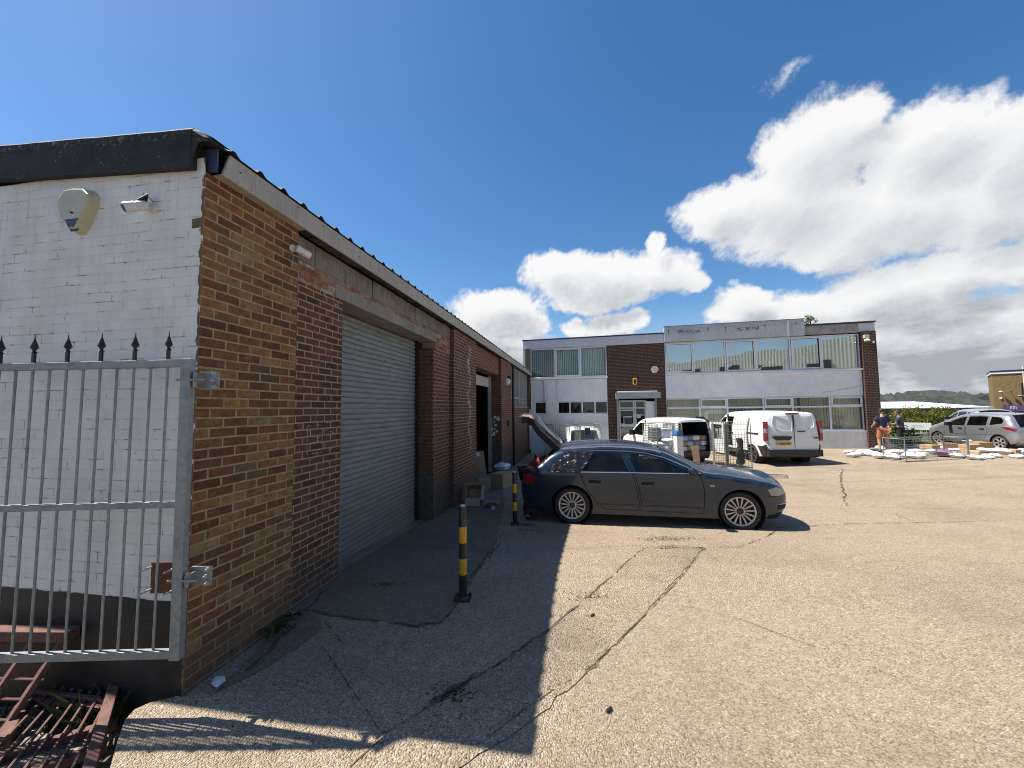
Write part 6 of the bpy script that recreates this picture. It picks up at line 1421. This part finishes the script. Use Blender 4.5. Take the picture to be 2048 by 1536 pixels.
mb.add(vs, [(j*13+i, j*13+i+1, (j+1)*13+i+1, (j+1)*13+i) for j in range(8) for i in range(12)]).build('sack', M['interior_grey'], dg, smooth=True)

# boxes at the workshop door
def open_carton(name, label, Mx, w, d, h, mat, flaps):
    t = thing(name, label, 'box'); t.matrix_world = Mx; th = .006; q = MB()
    q.box(-w/2,w/2,-d/2,d/2,0,th).box(-w/2,w/2,-d/2,-d/2+th,th,h).box(-w/2,w/2,d/2-th,d/2,th,h).box(-w/2,-w/2+th,-d/2+th,d/2-th,th,h).box(w/2-th,w/2,-d/2+th,d/2-th,th,h); q.build('carton', M[mat], t)
    for sx, sy, a, L in flaps:
        f = MB()
        if sy: f.box(-w/2,w/2,0,L,0,th); m = Matrix.Translation((0, sy*d/2, h)) @ (Matrix.Rotation(pi if sy < 0 else 0, 4, 'Z')) @ Matrix.Rotation(a, 4, 'X')
        else: f.box(-d/2,d/2,0,L,0,th); m = Matrix.Translation((sx*w/2, 0, h)) @ Matrix.Rotation(-pi/2 if sx > 0 else pi/2, 4, 'Z') @ Matrix.Rotation(a, 4, 'X')
        f.v = [tuple(m @ Vector(v)) for v in f.v]; f.build('flap', M[mat], t)
    return t
def gm(px, py, rz, rx=0, ry=0, dz=0): p = GP(px, py); p.z += dz; return Matrix.Translation(p) @ Matrix.Rotation(rz, 4, 'Z') @ Matrix.Rotation(rx, 4, 'X') @ Matrix.Rotation(ry, 4, 'Y')
open_carton('cardboard_box', 'open pinkish carton lying on its side with its long flap on the shaded ground', gm(953, 1003, -.12, radians(62), 0, .14), .34, .30, .32, 'card_pink', [(0,-1,radians(8),.30),(0,1,radians(60),.12),(1,0,radians(-60),.10),(-1,0,radians(-40),.10)])
carton('cardboard_box', .36, .30, .27, 'card_pink', GP(968, 977), .15, 'small closed carton under the tall leaning carton by the workshop door', tape=False)
p = GP(964, 974); tc_ = carton('cardboard_box', .30, .22, .72, 'card', (p.x-.02, p.y+.02, p.z+.275), .15, 'tall carton leaning in the open workshop doorway', rx=0, ry=radians(-7), tape=False)
MB().box(-.151,.02,-.112,-.108,.60,.721).build('white_flap', M['sign_white'], tc_)
carton('cardboard_box', .40, .55, .40, 'card', GP(1003, 974), -.5, 'brown carton carrying a plastic wrapped pack outside the workshop door', tape=False)
p = GP(1005, 968); o = pillow('wrapped_pack', .40, .42, .22, M['bag_print'], 91); o.location = (p.x, p.y+.05, p.z+.40); o.rotation_euler = (0,0,-.5); tag(o, 'plastic wrapped pack of bottles on top of the brown carton', 'wrapped pack')
p = GP(983, 1012); o = MB().add([(-.16,-.02,.01),(.16,-.06,.04),(.20,.08,.13),(-.14,.10,.10),(-.10,-.14,.09),(.06,-.16,.12)], [(0,1,2,3),(0,4,5,1)]).build('torn_cardboard', M['card']); o.location = p; tag(o, 'torn cardboard scrap beside the open pinkish carton', 'cardboard')
p = GP(986, 1021); t = thing('tin_can', 'small pale tin can beside the torn cardboard scrap', 'can', p); MB().lathe([(.03,0),(.033,.006),(.033,.09),(.03,.095)], 14).build('can_body', M['alu'], t, smooth='angle'); MB().lathe([(.0331,.03),(.0331,.07)], 14, cap=False).build('paper_band', M['sign_white'], t)

# ------------------------------------------------------------------ people
def skin_mesh(nodes, edges, name, mat, parent=None, sub=2):
    """nodes: {name:(pos, radius)}; grows one continuous surface along the bones"""
    keys = list(nodes); ix = {k: i for i, k in enumerate(keys)}
    me = bpy.data.meshes.new(name); me.from_pydata([nodes[k][0] for k in keys], [(ix[a], ix[b]) for a, b in edges], [])
    o = bpy.data.objects.new(name, me); COL.objects.link(o); sk = o.modifiers.new('skin', 'SKIN'); sk.use_smooth_shade = True; sk.branch_smoothing = .6
    for k, d in zip(keys, me.skin_vertices[0].data):
        r = nodes[k][1]; d.radius = (r, r) if not isinstance(r, tuple) else r
    me.skin_vertices[0].data[0].use_root = True
    s = o.modifiers.new('sub', 'SUBSURF'); s.levels = sub; s.render_levels = sub
    bpy.context.view_layer.update(); m2 = bpy.data.meshes.new_from_object(o.evaluated_get(bpy.context.evaluated_depsgraph_get())); bpy.data.objects.remove(o)
    m2.materials.clear(); m2.materials.append(mat); m2.polygons.foreach_set('use_smooth', [True]*len(m2.polygons)); m2.name = name
    o = bpy.data.objects.new(name, m2); COL.objects.link(o); o.parent = parent; return o
def hand(N, E, pre, wrist, dirv, side):
    w = Vector(wrist); d = Vector(dirv).normalized(); a = d.cross(Vector(side)).normalized(); s = Vector(side).normalized()
    N[pre+'palm'] = (w+d*.06, .032); E.append((pre+'wrist', pre+'palm'))
    for i in range(4):
        o = (i-1.5)*.020; L = (.068,.078,.074,.058)[i]; k = pre+'f%d' % i
        N[k+'a'] = (w+d*.095+a*o, .010); N[k+'b'] = (w+d*(.095+L*.55)+a*o*1.1+s*.012, .009); N[k+'c'] = (w+d*(.095+L*.9)+a*o*1.1+s*.034, .008); E += [(pre+'palm', k+'a'), (k+'a', k+'b'), (k+'b', k+'c')]
    N[pre+'ta'] = (w+d*.05-a*.042+s*.01, .012); N[pre+'tb'] = (w+d*.088-a*.058+s*.022, .009); E += [(pre+'palm', pre+'ta'), (pre+'ta', pre+'tb')]
def head(parent, c, fwd, up, skin, hair=True, cap=None, short=True):
    f = Vector(fwd).normalized(); u = Vector(up).normalized(); r = f.cross(u).normalized(); u = r.cross(f); B = Matrix((r, f, u)).transposed().to_4x4(); B.translation = c
    bm = bmesh.new(); bmesh.ops.create_icosphere(bm, subdivisions=3, radius=1)
    for v in bm.verts:
        x, y, z = v.co; wj = 1-.22*max(0, -z)**1.3
        v.co = Vector((x*.075*wj, y*.098*(1-.12*max(0,-z))+(.012 if z < -.2 and y > 0 else 0), z*.118))
        if y > .85 and -.25 < z < .12: v.co.y += .018*(1-abs(x)*2.2) if abs(x) < .4 else 0
        if y > .6 and .0 < z < .3 and .25 < abs(x) < .55: v.co.y -= .010
        if y > .7 and -.55 < z < -.38: v.co.y += .006
    for sx in (-1, 1): bmesh.ops.create_icosphere(bm, subdivisions=1, radius=.026, matrix=Matrix.Translation((sx*.078, -.008, -.005)) @ Matrix.Diagonal((.35, .8, 1.1, 1)))
    me = bpy.data.meshes.new('head'); bm.to_mesh(me); bm.free(); me.transform(B); me.materials.append(skin); me.polygons.foreach_set('use_smooth', [True]*len(me.polygons)); o = bpy.data.objects.new('head', me); COL.objects.link(o); o.parent = parent
    hb = MB()
    for sx in (-1, 1): hb.lathe([(.009,0),(.007,.004),(.001,.006)], 8, M=B @ Matrix.Translation((sx*.030, .088, .012)) @ Matrix.Rotation(-pi/2, 4, 'X'))
    hb.bar(B @ Vector((-.022,.094,-.054)), B @ Vector((.022,.094,-.054)), .006); hb.build('face_features', M['hair'], o)
    bm = bmesh.new(); bmesh.ops.create_icosphere(bm, subdivisions=3, radius=1); rr = random.Random(3)
    for v in list(bm.verts):
        x, y, z = v.co
        if z < -.35+.75*max(0, y+.15) or (y > .55 and z < .62): bm.verts.remove(v); continue
        k = 1.07+.05*rr.random(); v.co = Vector((x*.078*k, y*.100*k-.003, z*.120*k+.003))
    me = bpy.data.meshes.new('hair'); bm.to_mesh(me); bm.free(); me.transform(B); me.materials.append(M['hair']); me.polygons.foreach_set('use_smooth', [True]*len(me.polygons)); h = bpy.data.objects.new('hair', me); COL.objects.link(h); h.parent = o
    sm_ = h.modifiers.new('thick', 'SOLIDIFY'); sm_.thickness = .012
    return o
def person(label, loc, rz, J, skin, shirt, legs, short=False, shoe='black_cloth', fwd_head=(0,1,0), up_head=(0,0,1), sc=1.0):
    """J: joint positions in metres; faces +y"""
    t = thing('person', label, 'person', loc, rz); t.scale = (sc, sc, sc); V = {k: Vector(v) for k, v in J.items()}; N = {}; E = []
    N['pelvis'] = (V['pelvis'], .125); N['waist'] = (V['pelvis'].lerp(V['chest'], .45), .12); N['chest'] = (V['chest'], .135); N['neck'] = (V['neck'], .058); N['hb'] = (V['neck'].lerp(V['head'], .55), .056)
    E += [('pelvis','waist'),('waist','chest'),('chest','neck'),('neck','hb')]
    for s in 'lr':
        N[s+'sh'] = (V[s+'sh'], .058); N[s+'el'] = (V[s+'el'], .041); N[s+'wrist'] = (V[s+'wr'], .028); N[s+'hip'] = (V[s+'hip'], .092); N[s+'kn'] = (V[s+'kn'], .058); N[s+'ca'] = (V[s+'kn'].lerp(V[s+'an'], .3)+Vector((0,-.015,0)), .058); N[s+'an'] = (V[s+'an'], .038); N[s+'toe'] = (V[s+'an']+Vector(J.get('foot', (0,.15,-.045))), .036)
        E += [('chest',s+'sh'),(s+'sh',s+'el'),(s+'el',s+'wrist'),('pelvis',s+'hip'),(s+'hip',s+'kn'),(s+'kn',s+'ca'),(s+'ca',s+'an'),(s+'an',s+'toe')]
        hand(N, E, s, V[s+'wr'], V[s+'wr']-V[s+'el'], Vector((1 if s == 'l' else -1, .2, 0)))
    skin_mesh(N, E, 'body', skin, t, 1)
    head(t, V['head'], fwd_head, up_head, skin)
    g = .018; T = {'pelvis': (V['pelvis']+(V['chest']-V['pelvis']).normalized()*.02, .140), 'waist': (N['waist'][0], .138), 'chest': (V['chest'], .158), 'top': (V['chest'].lerp(V['neck'], .6), .10)}; TE = [('pelvis','waist'),('waist','chest'),('chest','top')]
    for s in 'lr': T[s+'sh'] = (V[s+'sh'], .080); T[s+'sl'] = (V[s+'sh'].lerp(V[s+'el'], .72), .068); TE += [('chest',s+'sh'),(s+'sh',s+'sl')]
    skin_mesh(T, TE, 'shirt', shirt, t, 2)
    P = {'pelvis': (V['pelvis'], .148)}; PE = []
    for s in 'lr':
        P[s+'hip'] = (V[s+'hip'], .108); P[s+'th'] = (V[s+'hip'].lerp(V[s+'kn'], .55), .095); PE += [('pelvis',s+'hip'),(s+'hip',s+'th')]
        if short: P[s+'kn'] = (V[s+'hip'].lerp(V[s+'kn'], .88), .088); PE += [(s+'th',s+'kn')]
        else: P[s+'kn'] = (V[s+'kn'], .080); P[s+'cf'] = (V[s+'kn'].lerp(V[s+'an'], .5), .068); P[s+'an'] = (V[s+'kn'].lerp(V[s+'an'], .97), .055); PE += [(s+'th',s+'kn'),(s+'kn',s+'cf'),(s+'cf',s+'an')]
    skin_mesh(P, PE, 'shorts' if short else 'trousers', legs, t, 2)
    ft = Vector(J.get('foot', (0,.15,-.045)))
    for s in 'lr': skin_mesh({'a': (V[s+'an']+Vector((0,-.02,-.03)), .046), 'b': (V[s+'an']+ft*.6, .046), 'c': (V[s+'an']+ft*1.15, .038)}, [('a','b'),('b','c')], 'shoe', M[shoe], t, 1)
    return t
stand = dict(pelvis=(0,0,.93), chest=(0,.0,1.30), neck=(0,.0,1.50), head=(0,.03,1.66), lsh=(-.19,0,1.42), rsh=(.19,0,1.42), lel=(-.27,.02,1.15), rel=(.27,.02,1.16), lwr=(-.22,.24,1.04), rwr=(.22,.26,1.04), lhip=(-.10,0,.88), rhip=(.10,0,.88), lkn=(-.15,.02,.48), rkn=(.14,.03,.49), lan=(-.16,-.03,.08), ran=(.21,-.01,.08))
p = GP(1769, 905); person('heavy-set person in a navy top and terracotta shorts seen from behind', (p.x, p.y, p.z), radians(-12), stand, M['skin'], M['navy'], M['terracotta'], True, sc=1.04)
st2 = dict(stand); st2.update(lkn=(-.12,.02,.48), rkn=(.12,.02,.48), lan=(-.12,-.02,.08), ran=(.13,-.02,.08), lwr=(-.12,.34,1.12), rwr=(.10,.36,1.10), lel=(-.26,.08,1.15))
p = at(1796, 17.4); person('person in dark clothes standing half hidden behind the one in navy', p, radians(35), st2, M['skin2'], M['dark_blue'], M['black_cloth'], False, sc=.97)
o = pillow('held_parcel', .34, .24, .14, M['bag_red'], 66); o.location = Matrix.Translation(p) @ Matrix.Rotation(radians(35), 4, 'Z') @ Vector((0,.42,1.08)); o.rotation_euler = (0,0,radians(35)); tag(o, 'red and white packet held by the person in dark clothes', 'packet')
bend = dict(pelvis=(0,0,.93), chest=(0,.36,1.13), neck=(0,.55,1.17), head=(0,.70,1.14), lsh=(-.18,.47,1.13), rsh=(.18,.47,1.13), lel=(-.20,.52,.85), rel=(.22,.50,.85), lwr=(-.13,.70,.74), rwr=(.14,.68,.72), lhip=(-.10,-.02,.86), rhip=(.10,-.02,.86), lkn=(-.12,.06,.47), rkn=(.13,.04,.47), lan=(-.13,-.05,.08), ran=(.14,-.06,.08))
p = at(1054, 7.7); person('person in a dark red top bending over the open boot of the estate car', p, radians(-82), bend, M['skin2'], M['dark_red'], M['black_cloth'], False, fwd_head=(0,.75,-.65), up_head=(0,.65,.75))
o = pillow('held_bag', .34, .30, .22, M['bag_blue'], 67); o.location = Matrix.Translation(p) @ Matrix.Rotation(radians(-82), 4, 'Z') @ Vector((.0,.76,.52)); tag(o, 'pale bag in the hands of the person at the open boot', 'bag')
# ------------------------------------------------------------------ sky, sun, camera
SUN = Vector((-2.29, .42, 3.97)).normalized(); elev = math.asin(SUN.z); srot = atan2(SUN.x, SUN.y)
world = bpy.data.worlds.new('World'); scene.world = world; world.use_nodes = True; nt = NT(world.node_tree); nt.n.clear()
def cloud_group():
    g = bpy.data.node_groups.new('cloud_density', 'ShaderNodeTree'); g.interface.new_socket('Vector', in_out='INPUT', socket_type='NodeSocketVector'); g.interface.new_socket('Density', in_out='OUTPUT', socket_type='NodeSocketFloat'); g.interface.new_socket('Low', in_out='OUTPUT', socket_type='NodeSocketFloat')
    n = NT(g); gi = n.node('NodeGroupInput'); go = n.node('NodeGroupOutput'); v = gi.outputs[0]      # v = (azimuth, elevation, 0) in degrees
    w1 = n.vmath('MULTIPLY', n.vmath('SUBTRACT', n.noise(v, .16, 4, .55, out=1), (.5,.5,.5)), (5.0,3.8,0)); vw = n.vmath('ADD', v, w1)
    w2 = n.vmath('MULTIPLY', n.vmath('SUBTRACT', n.noise(v, .62, 4, .6, out=1), (.5,.5,.5)), (1.2,1.0,0)); vw = n.vmath('ADD', vw, w2)
    blobs = [(1640,300,165,110,1),(1850,290,190,105,1),(2010,330,160,130,1),(1560,425,185,105,1),(1440,425,100,62,1),(1760,440,270,95,1),(1950,420,200,95,1),(1650,495,120,42,1),(1700,235,90,50,1),(2150,380,180,160,1),(2300,420,200,170,1),
             (1120,540,80,42,1),(1210,560,160,60,1),(1300,550,105,50,1),(1375,558,45,22,1),(1312,495,26,24,.8),(1210,600,110,25,1),
             (1000,620,92,48,1),(950,675,120,62,1),(1060,645,42,26,.9),(1010,700,90,50,1),
             (1150,655,36,20,.8),(1220,650,62,27,.85),(1270,642,32,20,.8),
             (1480,605,80,38,1),(1600,632,140,56,1),(1750,590,150,66,1),(1900,555,150,60,1),(2030,530,110,46,1),(1800,680,330,90,1),(2020,690,250,110,1),(1900,755,300,45,1),(2200,620,200,150,1),
             (1560,165,55,34,.05),(1590,135,50,26,.0)]
    best = None
    for x, y, rx, ry, st in blobs:
        d = ray(x, y).normalized(); az = math.degrees(atan2(d.x, d.y)); el = math.degrees(math.asin(d.z))
        d2 = ray(x+rx, y).normalized(); d3 = ray(x, y-ry).normalized(); ra = abs(math.degrees(atan2(d2.x, d2.y))-az); re = abs(math.degrees(math.asin(d3.z))-el)
        q = n.vmath('MULTIPLY_ADD', vw, (1/ra, 1/re, 0), (-az/ra, -el/re, 0)); q = n.vmath('DOT_PRODUCT', q, q); q = n.math('MULTIPLY_ADD', q, -max(st, .45)*.9, st)
        best = q if best is None else n.node('ShaderNodeMath', {'operation': 'SMOOTH_MAX'}, _0=best, _1=q, _2=.22).outputs[0]
    # loose cloud away from the view, and a low veil all round the horizon
    az, el = n.sep(v)[0], n.sep(v)[1]
    away = n.mr(n.math('ABSOLUTE', n.math('SUBTRACT', az, 5)), 62, 85)
    field = n.mr(n.noise(n.vmath('MULTIPLY', v, (1, 1.8, 0)), .055, 5, .55), .55, .72, -.9, .7)
    best = n.math('MAXIMUM', best, n.math('MULTIPLY_ADD', away, n.math('ADD', field, .6), -.6))
    f = n.noise(v, .42, 9, .60); f2 = n.noise(v, 1.7, 6, .62)
    dens = n.math('ADD', best, n.math('ADD', n.math('MULTIPLY', n.math('SUBTRACT', f, .5), 1.15), n.math('MULTIPLY', n.math('SUBTRACT', f2, .5), .46)))
    n.l.new(dens, go.inputs[0]); n.l.new(best, go.inputs[1]); return g
cg = cloud_group()
tc = nt.node('ShaderNodeTexCoord'); dv = nt.vmath('NORMALIZE', tc.outputs['Generated']); sx, sy, sz = nt.sep(dv)
az = nt.math('MULTIPLY', nt.math('ARCTAN2', sx, sy), 180/pi); el = nt.math('MULTIPLY', nt.math('ARCSINE', sz), 180/pi); ang = nt.comb(az, el, 0)
c0 = nt.node('ShaderNodeGroup', {'node_tree': cg}); nt.l.new(ang, c0.inputs[0])
c1 = nt.node('ShaderNodeGroup', {'node_tree': cg}); nt.l.new(nt.vmath('ADD', ang, (-1.5, 2.6, 0)), c1.inputs[0])
dens = c0.outputs[0]
alpha = nt.mr(dens, -.16, .50, 0, 1, 'SMOOTHSTEP')
thick = nt.mr(c1.outputs[1], .05, 1.25, 0, .50, 'SMOOTHSTEP')
thick = nt.math('ADD', thick, nt.mr(c1.outputs[0], -.1, 1.45, -.16, .56))       # how much cloud lies between here and the light above
lo = nt.math('MULTIPLY', nt.mr(el, 3, 17, .62, 0), nt.mr(nt.noise(nt.vmath('MULTIPLY', ang, (1, 2.6, 0)), .17, 7, .62), .34, .62, .25, 1.1))
shade = nt.math('ADD', nt.math('MULTIPLY', thick, .80), lo, clamp=True)
CB = 6.9
ccol = nt.ramp(shade, [(0, (1.0*CB, 1.0*CB, 1.0*CB)), (.4, (.86*CB, .875*CB, .90*CB)), (.75, (.62*CB, .65*CB, .69*CB)), (1, (.42*CB, .46*CB, .515*CB))])
sky = nt.node('ShaderNodeTexSky', {'sky_type': 'NISHITA', 'sun_disc': False, 'sun_elevation': elev, 'sun_rotation': srot, 'altitude': 20, 'air_density': 1.0, 'dust_density': .45, 'ozone_density': 2.2})
hs = nt.node('ShaderNodeHueSaturation', None, Saturation=1.28, Value=1.08, Color=sky.outputs[0], Fac=1.0)
st_ = nt.noise(nt.vmath('MULTIPLY', ang, (1, 3.4, 0)), .13, 7, .62)
veil = nt.math('MULTIPLY', nt.mr(el, 0, 15, .92, 0, 'SMOOTHSTEP'), nt.mr(st_, .25, .7, .45, 1))
scol = nt.mix(veil, hs.outputs[0], nt.ramp(st_, [(.36, (.74*CB,.79*CB,.84*CB)), (.66, (.50*CB,.56*CB,.635*CB))]))
col = nt.mix(alpha, scol, ccol)
bg = nt.node('ShaderNodeBackground', None, Color=col, Strength=.075); ow = nt.node('ShaderNodeOutputWorld'); nt.l.new(bg.outputs[0], ow.inputs[0])
sl_ = bpy.data.lights.new('sun', 'SUN'); sl_.energy = 5.0; sl_.angle = radians(.53); sl_.color = (1, .935, .83); so_ = bpy.data.objects.new('sun', sl_); COL.objects.link(so_); so_.rotation_euler = SUN.to_track_quat('Z', 'Y').to_euler(); so_.location = SUN*60
cd = bpy.data.cameras.new('camera'); cd.sensor_fit = 'HORIZONTAL'; cd.sensor_width = 36; cd.lens = 36*FPX/2048; cd.clip_start = .05; cd.clip_end = 8000
co = bpy.data.objects.new('camera', cd); COL.objects.link(co); mm = Matrix((RT, UP, -FW)).transposed().to_4x4(); mm.translation = CAM; co.matrix_world = mm; scene.camera = co
scene.view_settings.view_transform = 'Standard'; scene.view_settings.look = 'None'; scene.view_settings.exposure = 0.88; scene.view_settings.gamma = 1
scene.cycles.max_bounces = 8; scene.cycles.transparent_max_bounces = 16; scene.cycles.diffuse_bounces = 3; scene.cycles.glossy_bounces = 4; scene.cycles.caustics_reflective = False; scene.cycles.caustics_refractive = False; scene.cycles.sample_clamp_indirect = 6
scene.cycles.use_denoising = True
scene.cycles.pixel_filter_type = 'BLACKMAN_HARRIS'; scene.cycles.filter_width = 1.0
